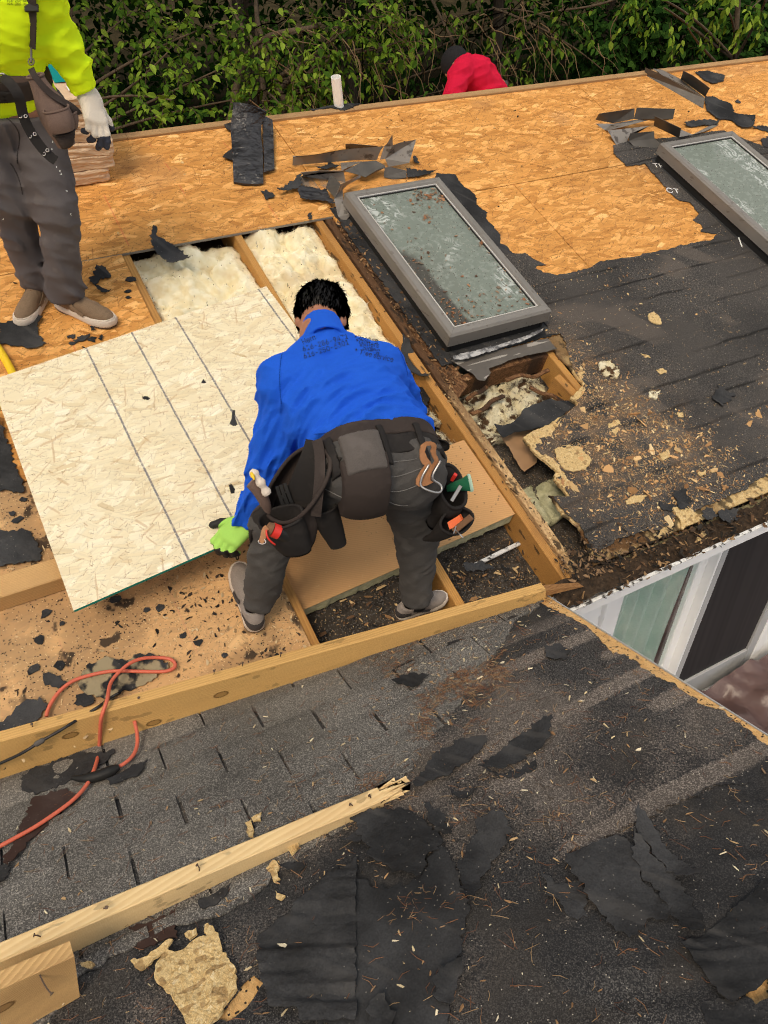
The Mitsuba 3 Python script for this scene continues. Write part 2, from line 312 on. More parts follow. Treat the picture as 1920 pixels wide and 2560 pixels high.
def granules(u, v, c0, c1, amt, seed=0, s=.0026):
    r = cell_rand(dr.floor(u / s), dr.floor(v / s), 5 + seed); q = cell_rand(dr.floor(u / s / 1.9), dr.floor(v / s / 1.9), 8 + seed)
    return mix(c0, c1, r * r * r * amt + dr.select(q > .93, mi.Float(.25), 0.) * amt)
def shingle(p, n, uv):
    u, v = uvB(p); c = granules(u, v, (.074, .072, .069), (.40, .38, .35), .74)
    c = c * (.72 + .5 * fbm(u * 3.2, v * 3.2, 1., 4))
    c = mix(c, mi.Color3f(.14, .125, .10), smoothstep(.5, .75, fbm(u * 2.3, v * 1.7, 6., 3)) * .3)
    c = c * (.84 + .32 * cell_rand(dr.floor(u / .3366 + .5 * dr.floor(v / .14285)), dr.floor(v / .14285), 3))
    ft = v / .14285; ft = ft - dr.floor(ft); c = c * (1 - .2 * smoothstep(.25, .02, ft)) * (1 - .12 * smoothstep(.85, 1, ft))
    return mix(c, mi.Color3f(.4, .37, .3), speck(u, v, .003, .9975))
gbump = lambda p, n, uv: cell_rand(dr.floor(p.x / .003), dr.floor(p.y / .003), dr.floor(p.z / .003)) * .5 + fbm(p.x * 180, p.y * 180, p.z * 180)
mat('shingle', shingle, .9, .2, gbump, .0016, .0, 1.5e-3)
def feltB(p, n, uv):
    u, v = uvB(p); d = fbm(u * 2.1, v * 2.1, 3., 4)
    c = granules(u, v, (.0155, .016, .0178), (.20, .19, .18), .17 + .42 * smoothstep(.35, .7, d), 3, .0022)
    x = v / .1429 - .12 * u + .35 * (fbm(u * 1.3, v * 2, 9.) - .5); fr = x - dr.floor(x)
    band = smoothstep(.0, .3, fr) * smoothstep(.72, .42, fr) * smoothstep(.62, .9, u + .35 * (fbm(u * 3, v * 3, 5.) - .5)) * smoothstep(.36, .48, noise(u * 1.7, dr.floor(x) * 3.1, 2.))
    dust = granules(u, v, (.080, .068, .060), (.46, .40, .35), .72, 6)
    db = fbm(u * 2.7, v * 3.4, 11., 4); gr = cell_rand(dr.floor(u / .0035), dr.floor(v / .0035), 41) - .5; band = smoothstep(.32, .62, band + gr * .42); band = dr.maximum(band, smoothstep(.50, .70, db + gr * .22) * .75)
    c = mix(c, dust, band * .85 * smoothstep(.1, .35, v) * smoothstep(1.35, 1.0, v))
    c = mix(c, mi.Color3f(.05, .044, .038), smoothstep(.55, .75, fbm(u * 7, v * 7, 2.)) * .35)
    return mix(c, mi.Color3f(.38, .35, .3), speck(u + .3, v, .0024, .9972))
mat('felt_near', feltB, .82, .25, gbump, .0017, .0, 1.5e-3)
def feltA(p, n, uv):
    u, v = uvA(p); d = fbm(u * 2.4, v * 2.4, 3., 4)
    c = granules(u, v, (.024, .0235, .024), (.17, .155, .14), .36 + .5 * smoothstep(.35, .7, d), 2)
    x = v / .1429; k = dr.floor(x); fr = x - k; a = u / .3366 + .5 * k; fa = a - dr.floor(a)
    c = c * (1 - .72 * smoothstep(.11, .0, dr.abs(fr + .10 * (noise(u * 9, k) - .5) - .06)) * smoothstep(.25, .45, noise(u * 3, k * 3.)))
    c = mix(c, mi.Color3f(.072, .065, .060), smoothstep(.35, .7, fbm(u * 3.1 + 7, v * 3.1, 6., 4)) * .42)
    c = mix(c, mi.Color3f(.12, .10, .085), smoothstep(.55, .7, noise(u * 9 + v * 6, v * 4.5, 8.)) * smoothstep(.5, .7, noise(u * 3, v * 9, 5)) * .45)
    saw = dr.exp(-(dr.square((u - 2.35) / .34) + dr.square((v - .53) / .36))) + .7 * dr.exp(-(dr.square((u - 2.45) / .2) + dr.square((v - .98) / .25)))
    c = mix(c, mi.Color3f(.30, .185, .095), saw * smoothstep(.34, .7, fbm(u * 14, v * 14, 2., 4)) * .34)
    c = mix(c, mi.Color3f(.52, .34, .17), (speck(u, v, .0032, .93) * saw * .9 + speck(u, v + .7, .0032, .996)))
    return mix(c, mi.Color3f(.4, .36, .3), speck(u + .3, v, .003, .9978))
mat('felt_main', feltA, .85, .25, gbump, .0018, .0, 1.5e-3)
def scrapfelt(p, n, uv):
    c = mix((.010, .0105, .0118), (.046, .047, .050), smoothstep(.2, .85, fbm(p.x * 7, p.y * 7, p.z * 7, 4))) * (.75 + .5 * noise(p.x * 320, p.y * 320, p.z * 320))
    c = mix(c, mi.Color3f(.055, .053, .052), smoothstep(.62, .8, noise(p.x * 34 + p.y * 20, p.y * 5, p.z * 5)) * .5)
    return mix(c, mi.Color3f(.26, .24, .21), speck(p.x, p.y, .0026, .994) * smoothstep(.45, .65, fbm(p.x * 7, p.y * 7, 3.)) * .6)
mat('felt_scrap', scrapfelt, .78, .3, lambda p, n, uv: fbm(p.x * 60, p.y * 60, p.z * 60, 4), .006)
mat('membrane', lambda p, n, uv: mix((.012, .012, .014), (.042, .042, .046), smoothstep(.2, .8, fbm(p.x * 14, p.y * 14, p.z * 14, 4))), .30, .5, lambda p, n, uv: 1 - dr.abs(2 * fbm(p.x * 22, p.y * 22, p.z * 30, 4) - 1), .016, two=True)
mat('rubber', (.012, .012, .012), .6, .3)

def wood(name, ax, ac, base, dark, knots=(), age=.35, seed=0, stain=(.23, .12, .05), spots=.0):
    """Sawn softwood. ax: along the grain, ac: across its wide face; knots: (along, across) in metres."""
    up = np.cross(ax, ac); dt = lambda p, a: p.x * float(a[0]) + p.y * float(a[1]) + p.z * float(a[2])
    def fn(p, n, uv):
        a, c, h = dt(p, ax), dt(p, ac), dt(p, up)
        w = 0.
        kd = mi.Float(0); ring = mi.Float(0)
        for ka, kc in knots:
            d = dr.sqrt(dr.square((a - ka) * .55) + dr.square(c - kc)); w = w + dr.exp(-d / .022) * .028; kd = dr.maximum(kd, smoothstep(.016, .010, d)); ring = dr.maximum(ring, smoothstep(.004, .0, dr.abs(d - .0125)))
        r = dr.sqrt(dr.square(c + .05 + .02 * noise(a * 1.1, seed) + w) + dr.square(h + .11)) + .012 * fbm(a * 1.7, c * 6, seed + 2.)
        g = r * 190; g = g - dr.floor(g); g = smoothstep(.0, .75, g) * smoothstep(1., .88, g)
        f = noise(a * 9, c * 420, h * 420)
        col = mix(base, dark, g * .5 + f * .22)
        col = mix(col, mi.Color3f(*stain), smoothstep(.52, .75, fbm(a * 3.2, c * 9, h * 9 + seed, 4)) * age)
        col = mix(col, mi.Color3f(dark) * .55, kd * .75); col = mix(col, mi.Color3f(dark) * .35, ring)
        if spots: col = mix(col, mi.Color3f(.05, .035, .02), smoothstep(.69, .75, fbm(a * 16, c * 40, h * 40 + seed, 3)) * spots)
        return col * (.86 + .28 * fbm(a * 2, c * 12, h * 12 + seed))
    return mat(name, fn, .75, .25, lambda p, n, uv: noise(dt(p, ax) * 14, dt(p, ac) * 380, dt(p, up) * 380), .0006)
mat('sawdust', (.5, .34, .18), .9, .1)
wood('wood_rafter', SA, NA, (.52, .285, .085), (.33, .15, .038), (), .3, 1)
wood('wood_big', SA, NA, (.47, .25, .075), (.29, .125, .032), ((.9, -.08), (.4, -.13)), .5, 2, (.16, .075, .03), .8)
def rotten(p, n, uv):
    u, v = uvA(p); f = noise(u * 240, v * 9, p.z * 240) * .6 + fbm(u * 60, v * 20, p.z * 60) * .4
    c = ramp(f, [(.016, .010, .007), (.085, .042, .022), (.19, .10, .048), (.34, .2, .1)])
    return mix(c, mi.Color3f(.025, .02, .018), smoothstep(.45, .62, fbm(u * 11, v * 8, 3.)) * .75)
mat('rotten', rotten, .92, .1, lambda p, n, uv: fbm(p.x * 120, p.y * 40, p.z * 120, 4), .008)
mat('darkwood', lambda p, n, uv: mix((.02, .014, .01), (.09, .055, .032), fbm(p.x * 60, p.y * 25, p.z * 60, 4)), .9, .1)
def insul(p, n, uv):
    f = fbm(p.x * 26, p.y * 26, p.z * 26, 4); c = ramp(f, [(.58, .46, .25), (.78, .69, .45), (.85, .80, .60), (.88, .86, .74)])
    c = mix(c, mi.Color3f(.55, .38, .19), smoothstep(.6, .78, fbm(p.x * 7, p.y * 7, p.z * 9 + 4)) * .4)
    return mix(c, mi.Color3f(.05, .035, .02), speck(p.x, p.y, .004, .994))
mat('insul', insul, 1., 0., lambda p, n, uv: fbm(p.x * 110, p.y * 110, p.z * 110, 4), .011)
mat('insul_dirty', lambda p, n, uv: mix(insul(p, n, uv) * .8, (.085, .052, .03), smoothstep(.47, .62, fbm(p.x * 32, p.y * 32, p.z * 32, 4))), 1., 0., lambda p, n, uv: fbm(p.x * 130, p.y * 130, p.z * 130, 4), .010)
mat('insul_green', lambda p, n, uv: mix((.25, .25, .14), (.55, .53, .36), fbm(p.x * 60, p.y * 60, p.z * 60, 4)), 1., 0.)
def kraft(p, n, uv):
    u, v = uvA(p); c = mix((.49, .275, .115), (.55, .32, .145), .5 + .5 * dr.sin(u * 330 + v * 520)) * (.86 + .28 * fbm(u * 3, v * 3, 2.))
    c = mix(c, mi.Color3f(.09, .05, .03), speck(u, v, .005, .988) * smoothstep(.95, 1.3, u)); return mix(c, mi.Color3f(.6, .42, .22), speck(u, v + .2, .004, .996))
mat('kraft', kraft, .8, .2, lambda p, n, uv: .5 + .5 * dr.sin(uvA(p)[0] * 210 + uvA(p)[1] * 300), .0006)
mat('kraft_plain', lambda p, n, uv: mix((.40, .25, .14), (.27, .16, .085), fbm(p.x * 8, p.y * 8, p.z * 8, 4)), .8, .2)
def soil(p, n, uv):
    u, v = uvA(p); c = mix((.016, .015, .014), (.085, .070, .056), fbm(u * 30, v * 30, 2., 4)); c = mix(c, mi.Color3f(.11, .105, .10), speck(u, v, .004, .86))
    return mix(c, mi.Color3f(.33, .22, .12), speck(u, v + .1, .004, .975))
mat('soil', soil, .95, .1, lambda p, n, uv: fbm(p.x * 80, p.y * 80, p.z * 80, 4), .012)

clad = lambda p, n, uv: mix(mix((.165, .157, .146), (.225, .214, .198), fbm(p.x * 7, p.y * 7, p.z * 7, 4)), (.10, .075, .055), smoothstep(.64, .78, fbm(p.x * 60, p.y * 18, p.z * 60, 4)) * .5)
mat('cladding', clad, .48, .5, metal=.15)
mat('gasket', (.016, .016, .016), .5, .4); mat('alu_strip', (.52, .51, .49), .4, .5)
def dust(p, n, uv):
    u, v = uvA(p); q = u * .9 + v * .35; w1 = fbm(q * 7 + 1.6 * fbm(u * 5, v * 5, 7.), (v - u * .4) * 2.4 + 1.6 * fbm(u * 5, v * 5, 1.), 3., 4)
    ring = dr.square(dr.sin(w1 * 46)); s = smoothstep(.46, .66, fbm(u * 3.6, v * 2.6, 1., 3))
    return dr.clip(.50 + .36 * s * ring * smoothstep(.3, .6, fbm(u * 30, v * 24, 4.)) + .10 * smoothstep(.45, .75, fbm(u * 50, v * 60, 4.)), 0, 1)
def dust_refl_col(p, n, uv):
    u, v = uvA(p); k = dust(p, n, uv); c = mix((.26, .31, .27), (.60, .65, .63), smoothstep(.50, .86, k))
    dark_refl = smoothstep(.0, .03, 2.035 - .03 * (v - 1.4) + .03 * (fbm(u * 20, v * 20, 2.) - .5) - u) * smoothstep(1.96, 1.86, v + (u - 1.97) * 1.2 + .08 * (fbm(u * 14, v * 14, 5.) - .5)) * smoothstep(2.3, 2.2, u)  # dark wedge: reflection of the dark roof, painted into the glass colour
    c = mix(c, mi.Color3f(.055, .048, .042) * (.7 + .8 * fbm(u * 90, v * 90, 3.)), dark_refl * .82)
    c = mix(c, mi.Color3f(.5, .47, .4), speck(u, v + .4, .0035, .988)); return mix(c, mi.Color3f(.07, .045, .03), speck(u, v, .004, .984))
scene['mat_dirty_glass'] = {'type': 'blendbsdf', 'weight': mikit.proc(lambda p, n, uv: dust(p, n, uv) * .35 + .38), 'bsdf_0': {'type': 'thindielectric', 'int_ior': 1.55}, 'bsdf_1': {'type': 'twosided', 'bsdf': {'type': 'principled', 'base_color': mikit.proc(dust_refl_col), 'roughness': .5, 'specular': .4}}}
scene['mat_pane'] = {'type': 'thindielectric', 'int_ior': 1.5}
mat('shaft', lambda p, n, uv: mix((.33, .40, .36), (.26, .32, .29), fbm(p.x * 6, p.y * 6, p.z * 6)), .9)
mat('flashing', lambda p, n, uv: mix(mix((.19, .172, .152), (.30, .276, .25), fbm(p.x * 9, p.y * 9, p.z * 9, 4)), (.045, .035, .028), smoothstep(.56, .7, fbm(p.x * 26, p.y * 26, p.z * 26, 4)) * .75), .42, .5, metal=.35)
mat('flashing_dark', lambda p, n, uv: mix((.055, .051, .047), (.125, .115, .102), fbm(p.x * 12, p.y * 12, p.z * 12, 4)), .5, .5, metal=.25)
mat('white', lambda p, n, uv: mix((.86, .87, .88), (.78, .79, .8), fbm(p.x * 5, p.y * 5, p.z * 5, 4)), .45, .4)
mat('white_dirty', lambda p, n, uv: mix((.68, .68, .66), (.05, .045, .04), smoothstep(.48, .68, fbm(p.x * 45, p.y * 60, p.z * 60, 4))), .5, .4)
mat('pvc', lambda p, n, uv: mix((.86, .85, .82), (.6, .57, .53), smoothstep(.55, .85, fbm(p.x * 40, p.y * 40, p.z * 14, 4)) * .4), .4, .4, two=True)
mat('curtain', lambda p, n, uv: mix((.50, .70, .63), (.58, .76, .70), noise(p.x * 300, p.z * 300)), .9, .2)
mat('screen', lambda p, n, uv: mix((.020, .019, .021), (.032, .030, .032), fbm(p.x * 3, p.z * 3 + p.x * 40)), .6, .3)
mat('grey_rail', (.38, .39, .4), .5, .4)
mat('tarp', lambda p, n, uv: mix((.085, .052, .05), (.15, .095, .09), fbm(p.x * 3, p.y * 3, p.z * 3, 4)), .38, .5, lambda p, n, uv: fbm(p.x * 40, p.y * 40, p.z * 40), .002)
mat('litter', lambda p, n, uv: mix((.010, .008, .007), (.085, .058, .038), fbm(p.x * 60, p.y * 60, p.z * 60, 4)), .95, .1, lambda p, n, uv: fbm(p.x * 120, p.y * 120, p.z * 120, 4), .012)
mat('mossy', lambda p, n, uv: mix((.075, .068, .035), (.23, .2, .11), fbm(p.x * 30, p.y * 30, p.z * 60, 4)), .9, .1)
mat('forest_floor', lambda p, n, uv: mix((.012, .011, .007), (.045, .036, .02), fbm(p.x * 2, p.y * 2, 1., 4)), 1., 0.)
mat('brown_wrap', lambda p, n, uv: mix((.52, .37, .235), (.64, .47, .32), fbm(p.x * 9, p.y * 9, p.z * 22, 4)), .6, .3, lambda p, n, uv: 1 - dr.abs(2 * fbm(p.x * 22, p.y * 22, p.z * 40, 3) - 1), .010)
mat('teal_print', (.0, .20, .19), .5); mat('ink', (.035, .03, .03), .6); mat('black_print', (.02, .02, .022), .5); mat('white_print', (.72, .72, .72), .6)
mat('cord_orange', lambda p, n, uv: mix((.62, .13, .07), (.5, .12, .075), fbm(p.x * 40, p.y * 40, p.z * 40)), .5, .4); mat('cord_black', (.018, .018, .018), .45, .4)
mat('yellow', (.75, .5, .02), .45, .4); mat('steel', (.42, .41, .4), .35, .5, metal=.85); mat('steel_dark', (.12, .11, .1), .5, .5, metal=.6); mat('rust', (.16, .085, .045), .8)
mat('plastic_red', (.62, .035, .025), .4, .5); mat('plastic_orange', (.72, .13, .03), .42, .5); mat('plastic_green', (.025, .16, .085), .4, .5); mat('plastic_mint', (.5, .72, .6), .5); mat('white_smear', (.62, .55, .47), .8)
mat('leather_tan', lambda p, n, uv: mix((.40, .19, .085), (.26, .115, .05), fbm(p.x * 60, p.y * 60, p.z * 60)), .6, .3)

def cloth(name, c, var=.12, rough=.85, f=700, dirt=None, sheen=.3):
    lo_, hi_ = [float(x * (1 - var)) for x in c], [float(x * (1 + var)) for x in c]
    def fn(p, n, uv):
        k = mix(lo_, hi_, noise(p.x * f, p.y * f, p.z * f) * .6 + fbm(p.x * 9, p.y * 9, p.z * 9) * .4)
        return mix(k, dirt, smoothstep(.56, .74, fbm(p.x * 13, p.y * 13, p.z * 13, 4)) * .45) if dirt else k
    return mat(name, fn, rough, .25, lambda p, n, uv: noise(p.x * f, p.y * f, p.z * f), .0004)
cloth('cloth_blue', (.008, .088, .56)); cloth('cloth_yellow', (.68, .90, .008), .05); cloth('cloth_red', (.50, .004, .035))
cloth('trousers_grey', (.088, .079, .083), .12, .8, 600, (.125, .112, .11)); cloth('denim_black', (.060, .057, .055), .25, .85, 500, (.115, .11, .105))
cloth('belt_brown', (.036, .027, .024), .2, .8, 500, (.065, .052, .046), .2); cloth('belt_black', (.017, .015, .0145), .25, .8, 500, (.035, .03, .028), .2); cloth('suede', (.14, .095, .078), .2, .85, 500, (.19, .135, .11)); cloth('pad_grey', (.085, .075, .07), .2, .85, 500, (.12, .105, .1))
cloth('knit_white', (.68, .62, .54), .08, .9, 420); cloth('latex_dark', (.035, .04, .06), .2, .6, 300); cloth('glove_green', (.33, .60, .11), .08, .8, 500, (.2, .36, .09)); cloth('glove_black', (.02, .02, .02), .2, .6)
cloth('shoe_tan', (.18, .125, .08), .2, .85, 300, (.10, .075, .055)); cloth('shoe_grey', (.24, .21, .19), .2, .85, 300, (.12, .105, .1)); cloth('shoe_dark', (.055, .05, .05), .2, .85, 300); cloth('sole', (.55, .49, .42), .1, .8, 200, (.22, .17, .12)); cloth('sole_brown', (.14, .08, .045), .1, .8); cloth('sock', (.015, .015, .016), .1, .9)
mat('skin', lambda p, n, uv: mix((.30, .135, .08), (.36, .175, .11), fbm(p.x * 40, p.y * 40, p.z * 40)), .55, .4)
mat('hair', (.0045, .004, .004), .5, .25)
mat('eye_white', (.75, .72, .7), .2, .5)
def leafmat(name, c, tr):
    scene['mat_' + name] = {'type': 'principledthin', 'base_color': {'type': 'mesh_attribute', 'name': 'vertex_color'}, 'roughness': .42, 'spec_trans': 0., 'diff_trans': tr, 'eta': 1.45}
    return c
leafmat('leaf', None, .7); scene['mat_leaf_deep'] = {'type': 'twosided', 'bsdf': {'type': 'diffuse', 'reflectance': {'type': 'mesh_attribute', 'name': 'vertex_color'}}}
scene['mat_chip_col'] = {'type': 'twosided', 'bsdf': {'type': 'principled', 'base_color': {'type': 'mesh_attribute', 'name': 'vertex_color'}, 'roughness': .9, 'specular': .15}}
mat('bark', lambda p, n, uv: mix((.045, .036, .027), (.15, .115, .08), fbm(p.x * 34, p.y * 34, p.z * 8, 4)), .95, .1, lambda p, n, uv: fbm(p.x * 50, p.y * 50, p.z * 12, 4), .01)
mat('bark_pale', lambda p, n, uv: mix((.14, .10, .062), (.30, .215, .13), fbm(p.x * 30, p.y * 30, p.z * 30, 4)), .9, .1)
# ---------------------------------------------------------------- ground and house
GZ = -.2; WY = 2.0
g = quadgrid(np.stack(list(np.meshgrid(np.linspace(-60, 60, 61), np.linspace(-40, 80, 61), indexing='ij')) + [np.zeros((61, 61))], -1))
g.vertices[:, 2] = GZ + .25 * (meshkit.fbm(g.vertices * .3, 3) - .5) * (g.vertices[:, 1] > 14)
struct('ground', fixn(g) if g.face_normals[0][2] > 0 else (g.invert(), g)[1], 'forest_floor', True)

struct('patio', box((1.51, -9, GZ - .05), (12, WY - .02, GZ + .02)), 'patio_slab'); mat('patio_slab', lambda p, n, uv: mix((.36, .35, .33), (.46, .45, .43), fbm(p.x * 2, p.y * 2, 1., 4)), .9, .2)  # pale slab added to bounce light up onto the house wall
house = thing('house', 'low house with white clapboard wall and sliding patio door under the torn roof', 'house')

def wallbox(x0, x1, z0, z1): return box((x0, WY + .012, z0), (x1, WY + .15, z1))
part(house, 'wall', cat([wallbox(1.5, 2.5, GZ - .1, 2.36), wallbox(4.31, 9., GZ - .1, 2.36), wallbox(2.5, 4.31, 2.06, 2.36), box((1.36, -3., GZ - .1), (1.5, WY + .012, 1.95))]), 'white')
def siding(x0, x1):                                        # lapped boards, each its own piece
    for k in range(24):
        z = GZ + .0 + k * .102
        if z > 2.3: break
        part(house, 'siding_board', hexa([(x0, WY - .012, z), (x1, WY - .012, z), (x1, WY + .011, z), (x0, WY + .011, z)], [(x0, WY + .006, z + .108), (x1, WY + .006, z + .108), (x1, WY + .011, z + .108), (x0, WY + .011, z + .108)]), 'white')
siding(1.52, 2.46); siding(4.34, 6.4)
door = part(house, 'patio_door', cat([box((2.47, WY - .03, -.1), (2.56, WY + .1, 2.05), .004), box((4.24, WY - .03, -.1), (4.33, WY + .1, 2.05), .004), box((2.562, WY - .03, 1.98), (4.238, WY + .1, 2.06), .004), box((2.562, WY - .06, -.12), (4.238, WY + .1, -.06), .004)]), 'white')
P3 = lambda n, m, s, sm=False: put(newkey(door + '__' + n), m, s, sm)
P3('fixed_frame', cat([box((2.565, WY + .02, -.055), (2.66, WY + .06, 1.975), .006), box((3.255, WY + .02, -.055), (3.33, WY + .06, 1.975), .006), box((2.662, WY + .02, -.055), (3.253, WY + .06, .06), .006), box((2.662, WY + .02, 1.9), (3.253, WY + .06, 1.975), .006)]), 'white')
P3('glass', box((2.66, WY + .036, .06), (3.256, WY + .044, 1.9)), 'pane')
P3('sliding_frame', cat([box((3.352, WY - .028, -.055), (3.42, WY + .016, 1.975), .006), box((4.15, WY - .028, -.055), (4.236, WY + .016, 1.975), .006), box((3.422, WY - .028, -.055), (4.148, WY + .016, .20), .006), box((3.422, WY - .028, 1.88), (4.148, WY + .016, 1.975), .006)]), 'grey_rail')
P3('screen', box((3.42, WY - .01, .2), (4.15, WY - .004, 1.88)), 'screen')
P3('stile_strip', box((3.332, WY - .034, -.055), (3.349, WY + .05, 1.975)), 'white')
P3('handle', box((4.17, WY - .06, .9), (4.2, WY - .03, 1.15), .008), 'steel_dark')
part(house, 'room', cat([box((1.6, 5.5, -.15), (6.5, 5.6, 2.3)), box((1.6, 2.3, -.15), (6.5, 5.5, -.12))]), 'darkwood')
x = np.linspace(2.6, 3.34, 160); zz = np.linspace(-.03, 2.03, 14)
cu = np.stack(list(np.meshgrid(x, zz, indexing='ij')) + [np.zeros((160, 14))], -1)
cu = np.stack([cu[..., 0], WY + .14 + .055 * np.sin(cu[..., 0] * 52 + 1.1 * np.sin(cu[..., 0] * 9)) + .01 * np.sin(cu[..., 1] * 3), cu[..., 1]], -1)
scene['mat_curtain_cloth'] = {'type': 'twosided', 'bsdf': scene['mat_curtain']}
solo('curtain', quadgrid(cu), 'curtain_cloth', 'pale green pleated curtain hanging behind the glass of the patio door', 'curtain', smooth=True)
# wall sign-like dark bracket on the clapboard at the right
solo('wall_hook', cat([tube([(4.62, WY - .02, .36), (4.62, WY - .06, .34), (4.62, WY - .07, .27), (4.62, WY - .05, .22)], .011), box((4.59, WY - .024, .2), (4.65, WY - .012, .42), .004)]), 'rubber', 'black hook on the white clapboards right of the patio door', 'hook')
# the deck's edge and the wrinkled tarp in front of the door
tp = Polygon([(1.9, WY - .1), (7.2, WY - .1), (7.2, -.9), (1.9, -.9)])
solo('tarp', sheet(tp, np.eye(4), GZ + .06, .002, .03, lambda Q: .22 * np.maximum(0, crease(Q, 2.2, .6, 3, 3.)) + .10 * np.maximum(0, crease(Q, 5., 1.5, 5, 3.)) + .05 * nz(Q, 9, 2) + .05 * np.maximum(0, crease(Q, 9., .7, 8, 3.)) + .03 * np.maximum(0, crease(Q, 13., 2.6, 9, 2.5))), 'tarp', 'crumpled brown plastic tarp on the ground below the patio door', 'tarp', smooth=40)
solo('floor_cord', tube(spline([(4.5, 1.5, GZ + .2), (4.42, 1.42, GZ + .22), (4.36, 1.2, GZ + .24), (4.28, 1.05, GZ + .2)], 30), .006), 'cord_orange', 'orange cord lying over the brown tarp at the right edge', 'cord', smooth=True)

# ---------------------------------------------------------------- main roof
roof = thing('main_roof', 'stripped house roof of orange strand board sheathing with two skylights', 'roof')
SKY1 = (1.868, 2.478, 1.285, 2.468); SKY2 = (4.165, 4.83, 1.285, 2.44)
raft3 = 1.80
h2 = [(raft3, 1.25)] + pA(9, '1290,215 1335,300 1385,330 1450,400 1500,480 1568,560 1555,600 1440,705 1500,742 1350,890 1240,960 1100,1030 980,1090 1060,1210 1230,1340 1375,1440 1290,1480 1330,1560 1420,1660') + pA(6, '350,1010 430,1120 520,1190 560,1270 590,1340') + [(1.86, -.03), (raft3, -.03)]
H2 = ragged(h2, .010, .014, 3)
holes = [sbox(SKY1[0] + .03, SKY1[2] + .03, SKY1[1] - .03, SKY1[3] - .03), sbox(SKY2[0] + .03, SKY2[2] + .03, SKY2[1] - .03, SKY2[3] - .03), sbox(raft3, 1.2, SKY1[0] + .01, 2.40)]
bP0, bP1 = onpl(0, 1947, NB, .012), onpl(1365, 1497, NB, .012)   # foot of the long board: the near roof runs up to it
bv = lambda u: (bP0[1] + (u - bP0[0]) * (bP1[1] - bP0[1]) / (bP1[0] - bP0[0]) + .026 - ORG[1]) / cA
def panel(u0, u1, v0, v1, m='osb_old', cut=()):
    gp = sbox(u0 + .0028, v0 + .0022, u1 - .0028, v1 - .0022)
    for h in list(holes) + list(cut) + [Polygon([(-4, -1), (-4, bv(-4)), (1.6, bv(1.6)), (1.6, -1)])]: gp = gp.difference(h)
    for q in (gp.geoms if hasattr(gp, 'geoms') else [gp]):
        if q.area > .002: part(roof, 'sheathing_panel', plate(q, MA, -.0115, 0.), m)
RIDGE = 3.447
for u0, u1 in ((-3.0, -.605), (-.605, 1.833), (1.833, 4.222), (4.222, 6.66), (6.66, 9.1)): panel(u0, u1, 2.45, RIDGE)
panel(-1.83, .634, 1.22, 2.447); panel(1.80, 3.034, 1.226, 2.447, cut=[H2]); panel(3.034, 5.472, 1.226, 2.447); panel(5.472, 7.91, 1.226, 2.447)
panel(-1.0, .637, -.01, 1.217, 'osb_dirt'); panel(-3.4, -1.003, -.01, 1.217, 'osb_dirt'); panel(1.80, 4.242, 0, 1.223, 'osb_wet', cut=[H2]); panel(4.242, 6.68, 0, 1.223, 'osb_wet'); panel(6.68, 9.1, 0, 1.223)
part(roof, 'sheathing_edge', xf(box((.40, 2.4462, -.0112), (1.80, 2.4488, -.0004)), MA), 'grey_edge'); mat('grey_edge', lambda p, n, uv: mix((.15, .14, .13), (.30, .27, .23), fbm(p.x * 30, p.y * 30, p.z * 200)), .9)
# far slope, and the ridge strip that stands a little proud
MF = np.eye(4); rp = PA(0, RIDGE); MF[:3, 0], MF[:3, 1], MF[:3, 2], MF[:3, 3] = EX, V(0, math.cos(AA), -math.sin(AA)), V(0, math.sin(AA), math.cos(AA)), rp + V(0, .03, 0)
part(roof, 'far_slope', plate(sbox(-3.4, .02, 9.1, 3.3), MF, -.0115, 0), 'osb_old')
wood('wood_ridge', EX, SA, (.44, .28, .13), (.22, .12, .06), (), .7, 5, (.10, .06, .035))
for a, b in ((-3.4, .95), (.953, 2.4), (2.403, 4.6), (4.603, 9.1)): part(roof, 'ridge_board', bar(PA(a, RIDGE - .012, .003 + .002 * a % .004), PA(b, RIDGE - .012, .006), .05, .022, NA, .003, 6, .006, int(a * 3 + 20)), 'wood_ridge')
# framing
def rotboard(p, n, uv):
    u, v = uvA(p); f = noise(u * 260, v * 8, p.z * 260) * .5 + fbm(u * 70, v * 18, p.z * 70) * .5; c = ramp(f, [(.20, .11, .05), (.40, .25, .12), (.55, .38, .2), (.62, .46, .27)])
    c = mix(c, mi.Color3f(.10, .055, .03) * (.5 + f), smoothstep(.55, 1.25, v + .5 * (fbm(u * 8, v * 5, 3.) - .5))); return mix(c, mi.Color3f(.025, .02, .016), smoothstep(.57, .68, fbm(u * 40, v * 12, p.z * 40 + 3, 4)) * .85)
mat('wood_rot', rotboard, .92, .1, lambda p, n, uv: fbm(p.x * 140, p.y * 40, p.z * 140, 4), .008)
def rafter(u, v0, v1, w=.038, d=.185, m='wood_rafter', top=-.0125): return part(roof, 'rafter', bar(PA(u, v0, top - d / 2), PA(u, v1, top - d / 2), w, d, NA, .003, 8, .004, int(u * 50)), m)
for u in (-2.43, -1.82, -1.21, -.6, .0): rafter(u, bv(u) + .06, 3.4)
rafter(.652, .03, 3.4); rafter(1.245, .03, 3.4)
rafter(1.722, -.035, 3.4, .040, .235, 'wood_big', -.0125); rafter(1.776, -.02, 3.4, .040, .235, 'wood_rot', -.010)
for u in (2.42, 3.05, 3.66, 4.27, 4.88, 5.49): rafter(u, .02, 1.22 if u < 3 else 3.4)
part(roof, 'eave_board', bar(PA(-3.4, bv(-3.4) + .03, -.12) , PA(.60, bv(.6) + .03, -.12), .03, .18, NA), 'darkwood')
part(roof, 'eave_board', bar(PA(1.80, -.018, -.115), PA(9.1, -.018, -.115), .022, .19, NA), 'mossy')
